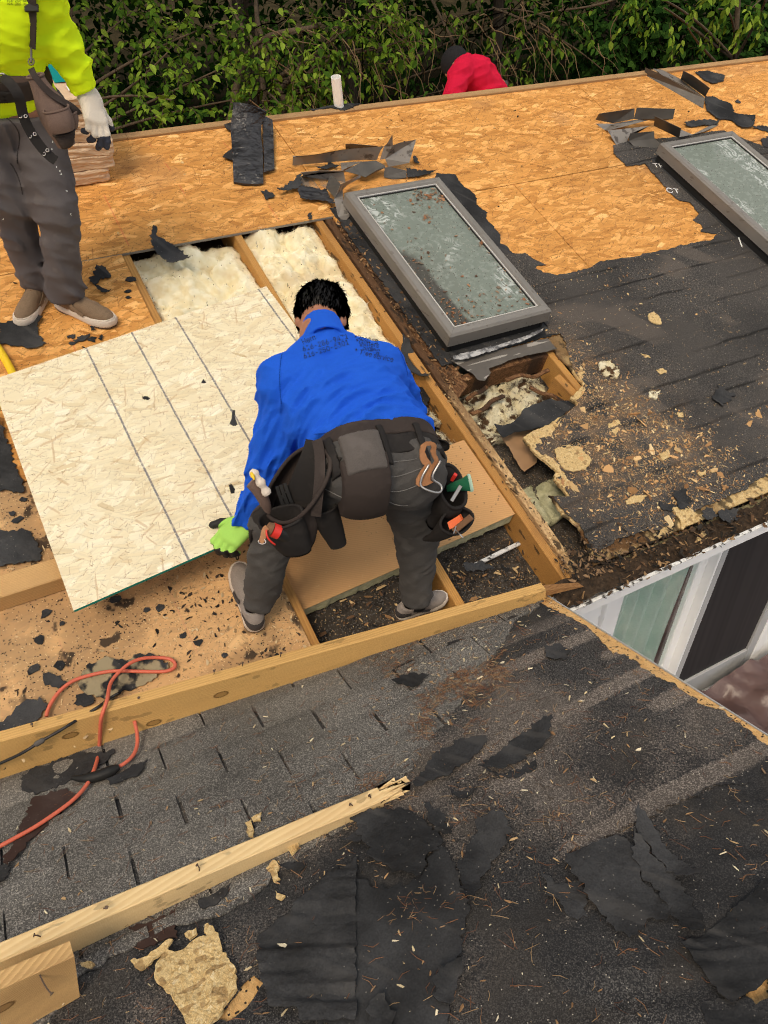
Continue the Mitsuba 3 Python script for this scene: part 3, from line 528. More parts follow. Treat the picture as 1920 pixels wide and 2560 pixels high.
# the underside that shows at the bottom of the open bays
bb = sheet([(.5, -.1), (3.0, -.1), (3.0, 1.3), (.5, 1.3)], MA, -.165, .02, .025, lambda Q: .03 * nz(Q, 9, 1) + .02 * nz(Q, 40, 2))
part(roof, 'bay_bottom', bb, 'soil', 40)
part(roof, 'bay_bottom', plate(sbox(-3.2, .2, 6, 3.4), MA, -.26, -.25), 'darkwood')
# rotted strip beside the skylight, header and blocking round the hole
part(roof, 'rotten_strip', sheet(ragged([(1.795, 1.02), (1.88, 1.08), (1.885, 2.42), (1.797, 2.44)], .012, .02, 5), MA, -.011, .016, .012, lambda Q: .020 * nz(Q, 26, 4) + .008 * nz(Q, 120, 2)), 'rotten', 30, label='rotted blackened sheathing strip beside the skylight')
part(roof, 'header', bar(PA(1.80, 1.13, -.075), PA(2.50, 1.15, -.075), .040, .12, NA, .004, 8, .012, 4), 'rotten')
part(roof, 'blocking', bar(PA(2.36, .99, -.09), PA(2.43, .66, -.10), .045, .15, NA, .004, 6, .008, 8), 'wood_big')
for k, (a, b) in enumerate((((1.86, 1.02, -.05), (2.0, 1.06, -.06)), ((1.84, .95, -.07), (2.05, 1.0, -.06)), ((2.1, 1.06, -.03), (2.36, 1.05, -.05)), ((2.2, .99, -.05), (2.33, .86, -.06)))):
    part(roof, 'rotted_splinter', bar(PA(*a), PA(*b), .022, .012, NA, .003, 8, .03, k), 'rotten', 30)

# roofing felt left on the lower right: one thing, torn outline
fo = pA(3, '90,1470 210,1462 270,1500 335,1530 280,1535 275,1552 330,1575 400,1588 590,1545 640,1510 760,1490 840,1482 880,1470 1060,1432 1290,1382 1322,1350 1225,1338 1262,1292 1208,1262 1243,1232 1190,1165 1130,1152 1060,1092 1000,1022 955,975 930,942 830,956 720,888 718,845 800,815 1030,800')
fo = [(a - .045 * (1.75 < b < 2.45 and a > 3.9), b) for a, b in fo]; fo += [(5.0, 2.62)] + pA(3, '1613,860') + [(7.5, 2.3), (7.5, .03)] + pA(6, '1613,890 1500,955 1480,985 1400,1008 1330,1050 1230,1080 1150,1130 1105,1120 1060,1165 1000,1210 880,1225 800,1255 745,1262 700,1300 620,1345 575,1325 545,1240 520,1180 430,1100 330,985')
fo += pA(9, '1400,1600 1300,1490 1375,1450 1260,1350 1100,1220 1030,1120 1120,1060 1250,985 1350,900 1500,745 1560,610 1580,560 1510,470 1460,390 1400,190 1345,60') + [(2.46, 1.24)]
FA = Polygon(ragged(fo, .008, .014, 2)).buffer(0)
for s in (SKY1, SKY2): FA = FA.difference(sbox(s[0] - .012, s[2] - .012, s[1] + .012, s[3] + .012))
FA = FA.difference(H2.buffer(.006))
if FA.geom_type != 'Polygon': FA = max(FA.geoms, key=lambda q: q.area)
def fabump(Q):
    x = Q[:, 1] / .1429; k = np.floor(x); fr = x - k
    return .007 * np.clip(1 - fr, 0, 1) * (Q[:, 1] < 1.45) + .006 * np.maximum(0, crease(Q, 3., .25, 1, 3.)) ** 2 + .006 * nz(Q, 14, 2) + .002 * nz(Q, 70, 3)
felt = solo('roofing_felt', sheet(FA, MA, .004, .003, .016, fabump), 'felt_main', 'torn dusty black roofing felt covering the lower right of the stripped roof', 'roofing felt', smooth=50)
f2 = pA(2, '1128,1000 1238,1008 1255,1040 1288,1078 1330,1102 1366,1145 1358,1178 1388,1200 1424,1228 1412,1262 1455,1300 1500,1362 1495,1402 1530,1420 1560,1452 1613,1480 1640,1540 1700,1600')
f2 += [(2.49, 1.35), (2.49, 2.5)]
solo('roofing_felt', sheet(ragged(f2, .007, .012, 6), MA, .004, .003, .012, lambda Q: .010 * np.maximum(0, nz(Q, 24, 3)) + .004 * nz(Q, 60, 1)), 'felt_scrap', 'ragged strip of black felt along the right side of the nearer skylight', 'roofing felt', smooth=50)
# white lettering printed on the felt beside the far skylight
def lettering(key, text, M, h, name='lettering'):
    m = xf(meshkit.text_mesh(text, h, .0008), np.linalg.inv(MA) @ M); m = m.subdivide_to_size(.02, max_iter=8); v = m.vertices; v[:, 2] = .0052 + fabump(v[:, :2]) + (v[:, 2] - .017); part(key, name, xf(m, MA), 'white_print')
def Mon(Mp, u, v, h, ang, shear=0.):
    R = np.eye(4); c, s = math.cos(ang), math.sin(ang); R[:2, :2] = [[c, -s], [s, c]]; R[:3, 3] = (u, v, h); return Mp @ R
q = A(*pts(3, '1088,1108')[0]); q2 = A(*pts(3, '1170,1118')[0]); lettering(felt, 'CT', Mon(MA, q[0] - .085, q[1] + .01, .017, math.atan2(q2[1] - q[1], q2[0] - q[0])), .05)
q = A(*pts(3, '985,965')[0]); lettering(felt, 'TP', Mon(MA, q[0] - .05, q[1] + .0, .017, -.35), .045)
q = A(*pts(3, '1470,1415')[0]); lettering(felt, '/ V', Mon(MA, q[0] - .03, q[1], .017, -.2), .07)

# ---------------------------------------------------------------- gutter
gut = thing('gutter', 'white eaves gutter choked with black rotten debris under the torn roof edge', 'gutter')
xs = (1.60, 9.0); prof = [(1.574, 2.36), (1.574, 2.29), (1.56, 2.275), (1.512, 2.275), (1.498, 2.30), (1.488, 2.345), (1.480, 2.372), (1.472, 2.374), (1.474, 2.352), (1.488, 2.29), (1.510, 2.262), (1.565, 2.262), (1.5765, 2.285), (1.5765, 2.36)]
part(gut, 'trough', loft([[(x, a, b) for a, b in prof] for x in xs]), 'white')
part(gut, 'front_lip', box((1.60, 1.462, 2.3745), (9., 1.478, 2.386), .003), 'white_dirty')
part(gut, 'end_cap', box((1.588, 1.455, 2.26), (1.598, 1.576, 2.385), .002), 'white_dirty')
x = np.linspace(1.61, 5, 260); yy = np.linspace(1.474, 1.585, 14)
gg = np.stack(list(np.meshgrid(x, yy, indexing='ij')) + [np.zeros((260, 14))], -1); q = gg.reshape(-1, 3)
gg[..., 2] = (2.372 + .26 * np.clip(q[:, 1] - 1.50, 0, 1) + .05 * nz(q, 12, 1) + .045 * nz(q, 45, 2) + .03 * np.exp(-((q[:, 0] - 1.75) / .25) ** 2)).reshape(260, 14)
solo('gutter_litter', fixn(quadgrid(gg)) if quadgrid(gg).face_normals[0][2] > 0 else (lambda m: (m.invert(), m)[1])(quadgrid(gg)), 'litter', 'black rotten leaf litter filling the white gutter', 'litter', smooth=40, kind='stuff')

# ---------------------------------------------------------------- near roof
nroof = thing('near_roof', 'low grey roof in the foreground with weathered shingles partly torn off', 'roof')
for u0, u1 in ((-3.4, -.9), (-.897, 1.566)):
    for v0, v1 in ((-.01, 1.2), (1.203, 2.4), (2.403, 3.6)): part(nroof, 'sheathing_panel', plate(sbox(u0, v0, u1, v1), MBx, -.0115, 0.), 'osb_rake')
def osb_rake(p, n, uv):
    u, v = uvB(p); t, g, rim = strands(v, u, 6, .5); c = ramp(t, [(.40, .22, .08), (.56, .33, .13), (.64, .41, .18), (.50, .28, .10)]) * (.8 + .35 * g) * (1 - .35 * rim)
    return mix(c, mi.Color3f(.03, .025, .02), speck(u, v, .005, .96))
mat('osb_rake', osb_rake, .85, .2)
part(nroof, 'sheathing_panel', plate(Polygon([(-3.4, -.62), (.62, -.10), (1.2, -.013), (-3.4, -.013)]), MBx, -.0115, 0.), 'osb_rake')
part(nroof, 'rake_board', bar(PB(1.55, -.01, -.085), PB(1.55, 3.6, -.085), .03, .14, NB), 'darkwood')
part(nroof, 'drip_edge', bar(PB(1.570, -.01, -.012), PB(1.570, 3.6, -.012), .004, .03, NB, .001), 'grey_rail')
rag = pB(8, '900,-60 985,30 1010,60 1090,90 1150,150 1215,165 1260,190 1330,230 1400,290 1480,320 1540,370 1600,395 1659,455')
rag = [(a - .022, b) for a, b in rag]; fb = [(-3.4, -.60), (.60, -.09), (1.2, -.005), (1.50, .0)] + rag + [(1.545, 1.6), (1.54, 3.6), (-3.4, 3.6)]
FBp = ragged(fb, .006, .012, 9)
osbhole = ragged(pB(7, '1100,1455 1143,1490 1085,1575 1020,1640 985,1659 930,1655 1000,1570 1050,1500'), .005, .012, 3)
FBp = FBp.difference(osbhole); fbx = ragged(pB(8, '1555,1560 1600,1510 1659,1465 1659,1585 1600,1610'), .006, .012, 3); FBp = FBp.difference(fbx)
if FBp.geom_type != 'Polygon': FBp = max(FBp.geoms, key=lambda q: q.area)
def fbbump(Q):
    w = np.clip((Q[:, 0] - .5) * 2, 0, 1)
    low = np.clip((Q[:, 1] - .95) * 4, 0, 1) * np.clip((Q[:, 0] - .55) * 6, 0, 1)
    return .004 + .007 * nz(Q, 9, 2) + .003 * nz(Q, 45, 3) + .014 * low * np.maximum(0, crease(Q, 12., 2.05, 4, 7.)) + .005 * w * np.maximum(0, crease(Q, 4., .1, 7, 4.))
nf = solo('roofing_felt', sheet(FBp, MBx, .003, .003, .016, fbbump), 'felt_near', 'dark granule covered felt on the foreground roof, torn back from its edge', 'roofing felt', smooth=50)
# shingle tabs that are still on: each a piece of the near roof
limit = Polygon([(-3, -.55), (.55, -.09)] + pB(0, '1362,1508 1290,1560 1200,1700 1165,1745 1125,1800 1060,1880 1010,1960 985,2010 900,2040 800,2110 700,2190 620,2260 560,2290 420,2330 300,2390 200,2450 120,2560') + [(-3, 1.0)]).buffer(0)
limit = Polygon(ragged(list(limit.exterior.coords), .014, .02, 4))
EXP, TAB = .1325, .3245
for r in range(-4, 9):
    off = .030 if r % 2 == 0 else .192
    for k in range(-9, 6):
        u0 = off + k * TAB; jit = (hash((r * 31 + k * 7) % 97) % 13 - 6) * .0006
        gp = sbox(u0 + .0045 + jit, r * EXP - .003 + jit * .5, u0 + TAB - .0045, (r + 1) * EXP + .02).intersection(limit)
        gp = gp if gp.geom_type == 'Polygon' else max(gp.geoms, key=lambda q: q.area) if hasattr(gp, 'geoms') and len(gp.geoms) else None
        if gp is None or gp.area < .004: continue
        b0 = r * EXP; ph = (r * 17 + k * 5) % 11
        part(nroof, 'shingle', sheet(gp, MBx, .0, .0055, .022, lambda Q, b0=b0, ph=ph: .0185 - .0085 * np.clip((Q[:, 1] - b0) / EXP, 0, 1.2) + .0035 * nz(Q, 11, ph) + .002 * nz(Q, 50, ph) + .0035 * np.exp(-((Q[:, 1] - b0) / .02) ** 2) * (ph % 3) / 2), 'shingle', 60)

# ---------------------------------------------------------------- skylights
def skylight(S, label):
    t = thing('skylight', label, 'skylight'); u0, u1, v0, v1 = S; H = .135; w = .052
    def hb(a, b, hh0, hh1, ch=.004): return xf(box((a[0], a[1], hh0), (b[0], b[1], hh1), ch), MA)
    k = part(t, 'curb', cat([hb((u0 + .012, v0 + .012), (u0 + .032, v1 - .012), -.03, .072), hb((u1 - .032, v0 + .012), (u1 - .012, v1 - .012), -.03, .072), hb((u0 + .033, v0 + .012), (u1 - .033, v0 + .032), -.03, .072), hb((u0 + .033, v1 - .032), (u1 - .033, v1 - .012), -.03, .072)]), 'gasket')
    q_ = sbox(max(u0 - .055, 1.80), v0 - .06, u1 + .05, v1 + .05).difference(sbox(u0 + .014, v0 + .014, u1 - .014, v1 - .014)); part(t, 'membrane_skirt', sheet(Polygon(ragged(list(q_.exterior.coords), .008, .014, 3)).difference(sbox(u0 + .014, v0 + .014, u1 - .014, v1 - .014)), MA, .0055, .003, .02, lambda Q: .005 * nz(Q, 30, 1)), 'felt_scrap', 50)
    def rail(c):                                           # a mitred rail: outer skirt, sloped lip, flat top, inner lip
        prof = [(0, .055), (0, .118), (.010, .130), (.030, H), (w - .010, H - .002), (w, H - .014), (w, .085), (.02, .072)]
        C = {'l': ((u0, v0), (u0, v1), (1, 0)), 'r': ((u1, v1), (u1, v0), (-1, 0)), 'b': ((u1, v0), (u0, v0), (0, 1)), 't': ((u0, v1), (u1, v1), (0, -1))}[c]
        d = np.sign(np.subtract(C[1], C[0])); R = []
        for e, s in ((0, 1), (1, -1)): R.append([PA(C[e][0] + C[2][0] * a + d[0] * s * (a + .0006), C[e][1] + C[2][1] * a + d[1] * s * (a + .0006), h) for a, h in prof])
        return loft(R)
    for c in 'lrbt': part(t, 'frame_rail', rail(c), 'cladding', 25)
    def inner(a, b, z, m, nm):                            # strips round the pane
        a0, b0, a1, b1 = u0 + w + a, v0 + w + a, u1 - w - a, v1 - w - a; k_ = b - a
        part(t, nm, cat([hb((a0, b0), (a0 + k_, b1), .10, z, .001), hb((a1 - k_, b0), (a1, b1), .10, z, .001), hb((a0 + k_ + .0004, b0), (a1 - k_ - .0004, b0 + k_), .10, z, .001), hb((a0 + k_ + .0004, b1 - k_), (a1 - k_ - .0004, b1), .10, z, .001)]), m)
    inner(.0012, .0062, .1245, 'alu_strip', 'bright_trim'); inner(.0068, .0125, .119, 'gasket', 'gasket')
    q = sbox(u0 + w + .002, v0 + w + .002, u1 - w - .002, v1 - w - .002)
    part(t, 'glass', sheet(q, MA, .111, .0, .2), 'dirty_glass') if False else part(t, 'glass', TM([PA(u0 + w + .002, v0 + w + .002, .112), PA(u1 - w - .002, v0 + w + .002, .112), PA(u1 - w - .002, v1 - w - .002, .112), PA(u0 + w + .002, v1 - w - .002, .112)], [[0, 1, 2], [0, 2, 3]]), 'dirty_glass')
    sh = []
    a, b, c, d = (u0 + .034, v0 + .034), (u1 - .034, v0 + .034), (u1 - .034, v1 - .034), (u0 + .034, v1 - .034)
    for p_, q_ in ((a, b), (b, c), (c, d), (d, a)): sh.append(quadgrid(np.array([[PA(*p_, .07), PA(*p_, -.02) - EZ * .5], [PA(*q_, .07), PA(*q_, -.02) - EZ * .5]])))
    part(t, 'light_well', cat(sh), 'shaft_two')
    part(t, 'light_well', quadgrid(np.array([[PA(*a, -.02) - EZ * .5, PA(*b, -.02) - EZ * .5], [PA(*d, -.02) - EZ * .5, PA(*c, -.02) - EZ * .5]])), 'shaft_two')
    return t
scene['mat_shaft_two'] = {'type': 'twosided', 'bsdf': scene['mat_shaft']}
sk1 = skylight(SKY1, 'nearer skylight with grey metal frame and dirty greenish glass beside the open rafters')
sk2 = skylight(SKY2, 'farther skylight cut by the right edge of the photo, metal scraps at its upper corner')
# apron flashing and torn lead below the nearer skylight
def on3(k, s): return [np.append(A(*q_, h_), h_) for q_, h_ in ((pts(k, c.rsplit(',', 1)[0])[0], float(c.rsplit(',', 1)[1])) for c in s.split())]
def PL(lst): return [PA(*x) for x in lst]
ap = pA(9, '265,320 330,300 640,240 900,185 1130,120 1220,100 1310,210 1100,250 870,305 640,400 660,440 600,520 530,510 480,450 400,400', .02)
fl = solo('apron_flashing', sheet(ragged(ap, .003, .01, 4), MA, .02, .003, .014, lambda Q: .012 * nz(Q, 9, 1) + .004 * nz(Q, 40, 3)), 'flash_dusty', 'grey dusty apron flashing below the bottom edge of the nearer skylight', 'flashing', smooth=40)
mat('flash_dusty', lambda p, n, uv: mix(mix((.075, .068, .06), (.14, .125, .11), fbm(p.x * 12, p.y * 12, p.z * 12, 4)), (.5, .47, .42), smoothstep(.74, .8, noise(uvA(p)[0] * 9, uvA(p)[1] * 70, 3.)) * .55), .6, .4, metal=.2)
ap2 = pA(9, '285,270 420,235 560,205 760,150 960,85 1120,20 1180,0 1165,30 1000,110 800,170 600,240 420,300 300,310', .05)
solo('torn_flap', sheet(ragged(ap2, .005, .01, 8), MA, .045, .002, .012, lambda Q: .016 * nz(Q, 14, 5) + .01 * nz(Q, 50, 3)), 'torn_silver', 'torn silvery strip of membrane hanging under the bottom frame of the nearer skylight', 'membrane strip', smooth=40)
mat('torn_silver', lambda p, n, uv: mix((.09, .09, .095), (.42, .42, .42), smoothstep(.4, .7, fbm(p.x * 40, p.y * 30, p.z * 40, 4))), .45, .5)
# black felt flap bridging the hole, brown paper and wool under it
fp = pA(9, '690,945 760,960 850,950 950,870 960,830 1050,775 1150,740 1240,715 1310,740 1420,735 1540,730 1480,790 1360,880 1280,930 1180,985 1080,1000 900,1030 780,1085 720,1010', -.03)
solo('felt_flap', sheet(ragged(fp, .004, .012, 2), MA, -.025, .003, .015, lambda Q: .02 * nz(Q, 6, 1) + .004 * nz(Q, 30, 2) + .03 * (Q[:, 0] - 2.0)), 'felt_scrap', 'black felt flap spanning the rotted hole below the nearer skylight', 'felt scrap', smooth=50)
bp = pA(9, '760,1060 900,1020 1040,990 1120,1040 1120,1320 1000,1410 940,1350 860,1230', -.09)
solo('brown_paper', sheet(ragged(bp, .004, .015, 3), MA, -.09, .002, .015, lambda Q: .05 * nz(Q, 7, 4) + .006 * nz(Q, 40, 4)), 'kraft_plain', 'crumpled brown paper inside the rotted hole beside the double rafter', 'paper', smooth=50)
# loose header board lying across at far left
wood('wood_left', EX, NA, (.56, .36, .16), (.38, .21, .08), ((-.25, .03),), .2, 9)
solo('lumber_piece', bar(PA(-.9, .735, .046), PA(-.02, .735, .046), .09, .089, NA, .004, 6, .004, 3), 'wood_left', 'short length of sawn lumber under the left edge of the new board', 'lumber')
# ---------------------------------------------------------------- insulation and paper in the open bays
def batt(name, label, u0, u1, v0, v1, h, amp, m, seed, step=.008, rough=1., fibres=2600, group=None):
    poly = ragged([(u0, v0), (u1, v0), (u1, v1), (u0, v1)], .012, .02, seed)
    def bump(Q):
        e = np.clip(np.minimum.reduce([Q[:, 0] - u0, u1 - Q[:, 0]]) / .07, 0, 1) ** .6
        n = amp * (1.2 * nz(Q, 4.5, seed) + 2.6 * np.minimum(np.abs(nz(Q, 4.2, seed + 3)) * 2, .30) + 1.0 * np.minimum(np.abs(nz(Q, 9, seed + 8)) * 2, .26) - .75) + .020 * (.25 - np.abs(nz(Q, 15, seed + 4))) + .016 * (.25 - np.abs(nz(Q, 29, seed + 7))) + .012 * nz(Q, 60, seed + 5) + .007 * rough * nz(Q, 120, seed + 6)
        return n * (.35 + .65 * e) - .035 * (1 - e) - .03 * np.exp(-((Q[:, 0] - (u0 + u1) / 2 + .05 * np.sin(Q[:, 1] * 7 + seed)) / .02) ** 2)
    ms = sheet(poly, MA, h, .03, step, bump)
    k = thing(name, label, 'insulation', group); part(k, 'batt', ms, m, 60)
    r = np.random.default_rng(seed); sel = r.integers(0, len(ms.vertices) // 2, fibres); P = ms.vertices[sel]
    part(k, 'loose_fibre', needles(P + NA * .004, np.repeat(NA[None], fibres, 0) + r.normal(size=(fibres, 3)) * .4, .012 + .03 * r.random(fibres), .0006, seed), m, kind='stuff'); return k
batt('insulation', 'cream wool insulation in the left open bay, with a black felt scrap on top', .676, 1.222, .95, 2.47, -.040, .085, 'insul', 3)
batt('insulation', 'cream wool insulation bulging in the bay beside the big stained rafter', 1.268, 1.697, 1.28, 2.47, -.036, .09, 'insul', 11)
batt('insulation', 'dirty torn wool insulation to the right of the head of the man in blue', 1.30, 1.695, .98, 1.33, -.085, .05, 'insul_dirty', 17, .008, 2)
batt('insulation', 'dirty clump of wool insulation between the big rafter and the tool belt', 1.35, 1.69, .79, .93, -.10, .05, 'insul_dirty', 23, .008, 2, 400)
batt('insulation', 'tangle of dirty wool and rot in the hole below the nearer skylight', 1.81, 2.36, .80, 1.12, -.10, .07, 'insul_dirty', 29, .008, 2)
batt('insulation', 'mouldy greenish wool deep in the hole right of the double rafter', 1.81, 2.10, .30, .52, -.12, .05, 'insul_green', 31, .01, 1, 300)
def papered(label, poly, h, th, seed, tilt=(0, 0)):
    k = thing('insulation_batt', label, 'insulation', None); z = lambda Q: .006 * nz(Q, 5, seed) + tilt[0] * (Q[:, 0] - poly[0][0]) + tilt[1] * (Q[:, 1] - poly[0][1])
    part(k, 'kraft_facing', sheet(Polygon(poly), MA, h, .0015, .03, z), 'kraft', 60)
    c = Polygon(poly).buffer(-.004); fz = ragged([(a, b) for a, b in c.exterior.coords[:-1]], .006, .012, seed)
    part(k, 'wool', sheet(fz, MA, h - .004, th, .02, lambda Q: z(Q) - .004), 'insul_green', 60)
papered('brown kraft faced insulation batt between the legs of the man in blue', [(.672, .315), (1.226, .345), (1.226, 1.05), (.672, 1.02)], -.075, .06, 4)
papered('brown kraft faced insulation batt to the right of the tool belt', [(1.266, .345), (1.699, .36), (1.697, .80), (1.53, .795), (1.266, .74)], -.045, .06, 7, (.05, 0))
solo('metal_strip', bar(PA(1.42, .25, -.135), PA(1.70, .27, -.13), .018, .012, NA, .002), 'white_dirty', 'dirty white metal strip in the rotted bay left of the double rafter', 'trim strip')

# ---------------------------------------------------------------- the new board being carried
FL, FR, NR, NL = V(-.113, 3.257, 2.993), V(1.137, 3.256, 3.151), V(1.169, 2.027, 2.887), V(-.081, 2.028, 2.729)
su, sv = nrm(NR - NL), nrm(FL - NL); sn = nrm(np.cross(su, sv)); LU, LV = np.linalg.norm(NR - NL), np.linalg.norm(FL - NL)
def SH(u, v, h=0.): return NL + su * u + sv * v + sn * h
nb = thing('new_board', 'pale new strand board with teal edge and dark printed lines, held by the blue worker', 'board')
top = TM([SH(0, 0), SH(LU, 0), SH(LU, LV), SH(0, LV)], [[0, 1, 2], [0, 2, 3]])
uvs = np.array([[0, 0], [LU, 0], [LU, LV], [0, LV]]) + [-.296, 0]
part(nb, 'face', top, 'osb_new', uv=uvs)
part(nb, 'face', TM([SH(0, 0, -.0111), SH(LU, 0, -.0111), SH(LU, LV, -.0111), SH(0, LV, -.0111)], [[0, 2, 1], [0, 3, 2]]), 'osb_new', uv=uvs)
part(nb, 'edge', quadgrid(np.array([[SH(a, b, -.0003), SH(a, b, -.0108)] for a, b in ((0, LV), (LU, LV), (LU, 0), (0, 0), (0, LV))])), 'teal_two', label='teal painted edge of the new board')
scene['mat_teal_two'] = {'type': 'twosided', 'bsdf': scene['mat_teal_edge']}
MS = np.eye(4); MS[:3, 0], MS[:3, 1], MS[:3, 2], MS[:3, 3] = su, sv, sn, NL
def onS(x, y): d = ray(x, y); P = EYE + d * (((NL - EYE) @ sn) / (d @ sn)) - NL; return (P @ su, P @ sv)
for s, w_ in (('1340,520 1355,525 1352,560 1368,605 1345,612 1324,600 1335,570', 'boot shaped black felt crumb on the third dark line of the new board'), ('1318,952 1335,948 1353,975 1350,998 1330,1000', 'black felt crumb on the new board just above the lime glove'), ('818,445 845,442 866,455 850,462 825,456', 'flat oval black felt crumb near the middle of the new board'), ('1160,365 1172,343 1188,362', 'tiny triangular black felt crumb on the new board')):
    solo('felt_crumb', sheet(Polygon([onS(*q) for q in pts(4, s)]), MS, .0035, .003, .01), 'felt_scrap', w_, 'felt scrap', 'felt crumbs on the new board')

# ---------------------------------------------------------------- boards along the valley
def on_vert(q, P0, d, off=0.):                            # sight line meets the upright plane through P0 along d
    n = nrm(np.cross(d, EZ)); n = n if n @ (EYE - P0) > 0 else -n; r = ray(*q); return EYE + r * (((P0 + n * off - EYE) @ n) / (r @ n))
def wedge(b0, b1, t0, t1, th, h=.012, ext=.0):            # tapered board standing on the near roof: bottom and top of its front face, as surveyed
    P0, P1 = onpl(*b0, NB, h), onpl(*b1, NB, h); d = nrm((P1 - P0) * V(1, 1, 0)); bk = nrm(np.cross(EZ, d)); bk = bk if bk @ HD > 0 else -bk
    T0, T1 = on_vert(t0, P0, d), on_vert(t1, P0, d)
    R = []
    c = .004
    for t in np.linspace(-ext, 1, 24):
        lo, hi = P0 + (P1 - P0) * t - EZ * .02, T0 + (T1 - T0) * t + EZ * .0025 * (meshkit.noise(V(t * 9, .2, b0[0])) - .5); y = bk * .002 * (meshkit.noise(V(t * 5, 4, b0[1])) - .5)
        R.append([lo + y, hi - EZ * c + y, hi + bk * c + y, hi + bk * (th - c) + y, hi + bk * th - EZ * c + y, lo + bk * th + y])
    return loft(R), P0, d, bk, T0, T1
v1, w1P, w1d, w1b, T0, T1 = wedge((0, 1947), (1365, 1497), (0, 1852), (1365, 1474), .042, ext=.25)
wood('wood_long', w1d, EZ, (.56, .335, .115), (.40, .20, .055), (), .25, 12, (.30, .16, .06), .35)
kn = lambda q, P, d: (float(on_vert(q, P, d) @ d), float(on_vert(q, P, d)[2]))
k1 = [kn(q, w1P, w1d) for q in pts(7, '305,412 665,358 955,235')]
wood('wood_long', w1d, EZ, (.64, .41, .155), (.46, .25, .075), k1, .25, 12, (.30, .16, .06), .35)
b1 = thing('long_board', 'long knotty yellow board laid across the roof valley behind the foreground shingles', 'board'); part(b1, 'timber', v1, 'wood_long', 30)
splint = hexa([T1 + w1d * -.02 - EZ * .035, T1 + w1d * .18 - EZ * .05, T1 + w1d * .17 + w1b * .03 - EZ * .05, T1 + w1d * -.02 + w1b * .036 - EZ * .035], [T1 + w1d * -.02 - EZ * .004, T1 + w1d * .12 - EZ * .030, T1 + w1d * .12 + w1b * .02 - EZ * .03, T1 + w1d * -.02 + w1b * .036 - EZ * .004])
part(b1, 'broken_end', splint, 'darkred_wood', 20)
mat('darkred_wood', lambda p, n, uv: mix((.16, .075, .03), (.34, .18, .07), noise(p.x * 30, p.y * 300, p.z * 300)), .8, .2)
v2, w2P, w2d, w2b, U0, U1 = wedge((0, 2468), (960, 2014), (0, 2404), (960, 1999), .045, ext=.3)
wood('wood_short', w2d, EZ, (.74, .57, .31), (.58, .39, .18), (), .22, 15, (.36, .2, .08), .35)
b2 = thing('short_board', 'pale board with splintered right end lying across the foreground shingles', 'board'); part(b2, 'timber', v2, 'wood_short', 30)
r = np.random.default_rng(3); sp = []
for i in range(26):
    a = U1 + w2b * (r.random() * .043) - EZ * (.002 + .012 * r.random()); L = .03 + .085 * r.random() * (1 - abs(i - 12) / 20); w = .003 + .005 * r.random()
    sp.append(hexa([a - w2d * .01 + o for o in (-w2b * w - EZ * .002, w2b * w - EZ * .002, w2b * w + EZ * .003, -w2b * w + EZ * .003)], [a + w2d * L + (r.normal(size=3) * .006) + o * .2 for o in (-w2b * w - EZ * .002, w2b * w - EZ * .002, w2b * w + EZ * .003, -w2b * w + EZ * .003)]))
part(b2, 'splinter', cat(sp), 'wood_short')
q0, q1 = onpl(198, 2497, NB, .0), onpl(-140, 2695, NB, .0); d3 = nrm((q1 - q0) * V(1, 1, 0)); bk = nrm(np.cross(EZ, d3)); bk = bk if bk @ HD > 0 else -bk
h0, h1 = on_vert((185, 2390), q0, d3), on_vert((-140, 2535), q0, d3)
v3 = loft([[a - EZ * .01, b - EZ * .003, b + bk * .003, b + bk * .035, b + bk * .038 - EZ * .003, a + bk * .038 - EZ * .01] for a, b in ((q0, h0), (q1, h1))])
wood('wood_block', d3, EZ, (.66, .44, .20), (.40, .22, .08), [(float(h0 @ d3) + .16, float(h0[2]) - .045)], .35, 18)
b3 = thing('board_offcut', 'short board offcut with a nail in its face at the lower left corner', 'board'); part(b3, 'timber', v3, 'wood_block', 25)
def nail(par, P, d, L=.03, bent=0.):
    d = nrm(d); s = nrm(np.cross(d, V(.3, .8, .1))); pp = [P - d * .008, P + d * L * .5, P + d * L * .85 + s * bent, P + d * L + s * bent * 2.2]
    m = cat([tube(spline(pp, 7), .0017, 6), tube([pp[-1], pp[-1] + nrm(pp[-1] - pp[-2]) * .002], .0045, 8)]); return part(par, 'nail', m, 'rust_nail')
mat('rust_nail', (.11, .075, .055), .6, .4, metal=.4)
for q in pts(7, '140,372 925,142 1047,108 1212,66 600,258'): nail(b1, on_vert(q, w1P, w1d, -.02), V(.1, -.2, 1), .013)
for q in pts(7, '455,1158 860,993 1525,722 1600,690 170,1280'): nail(b2, on_vert(q, w2P, w2d, -.018), V(r.normal() * .4, r.normal() * .4, 1), .014, .002)
nail(b2, on_vert(pts(7, '640,1195')[0], w2P, w2d, 0), -w2b + V(.8, 0, .1), .05, -.008); nail(b3, on_vert(pts(7, '172,1447')[0], q0, d3, 0), -bk + V(.1, 0, -.9), .045, .003)

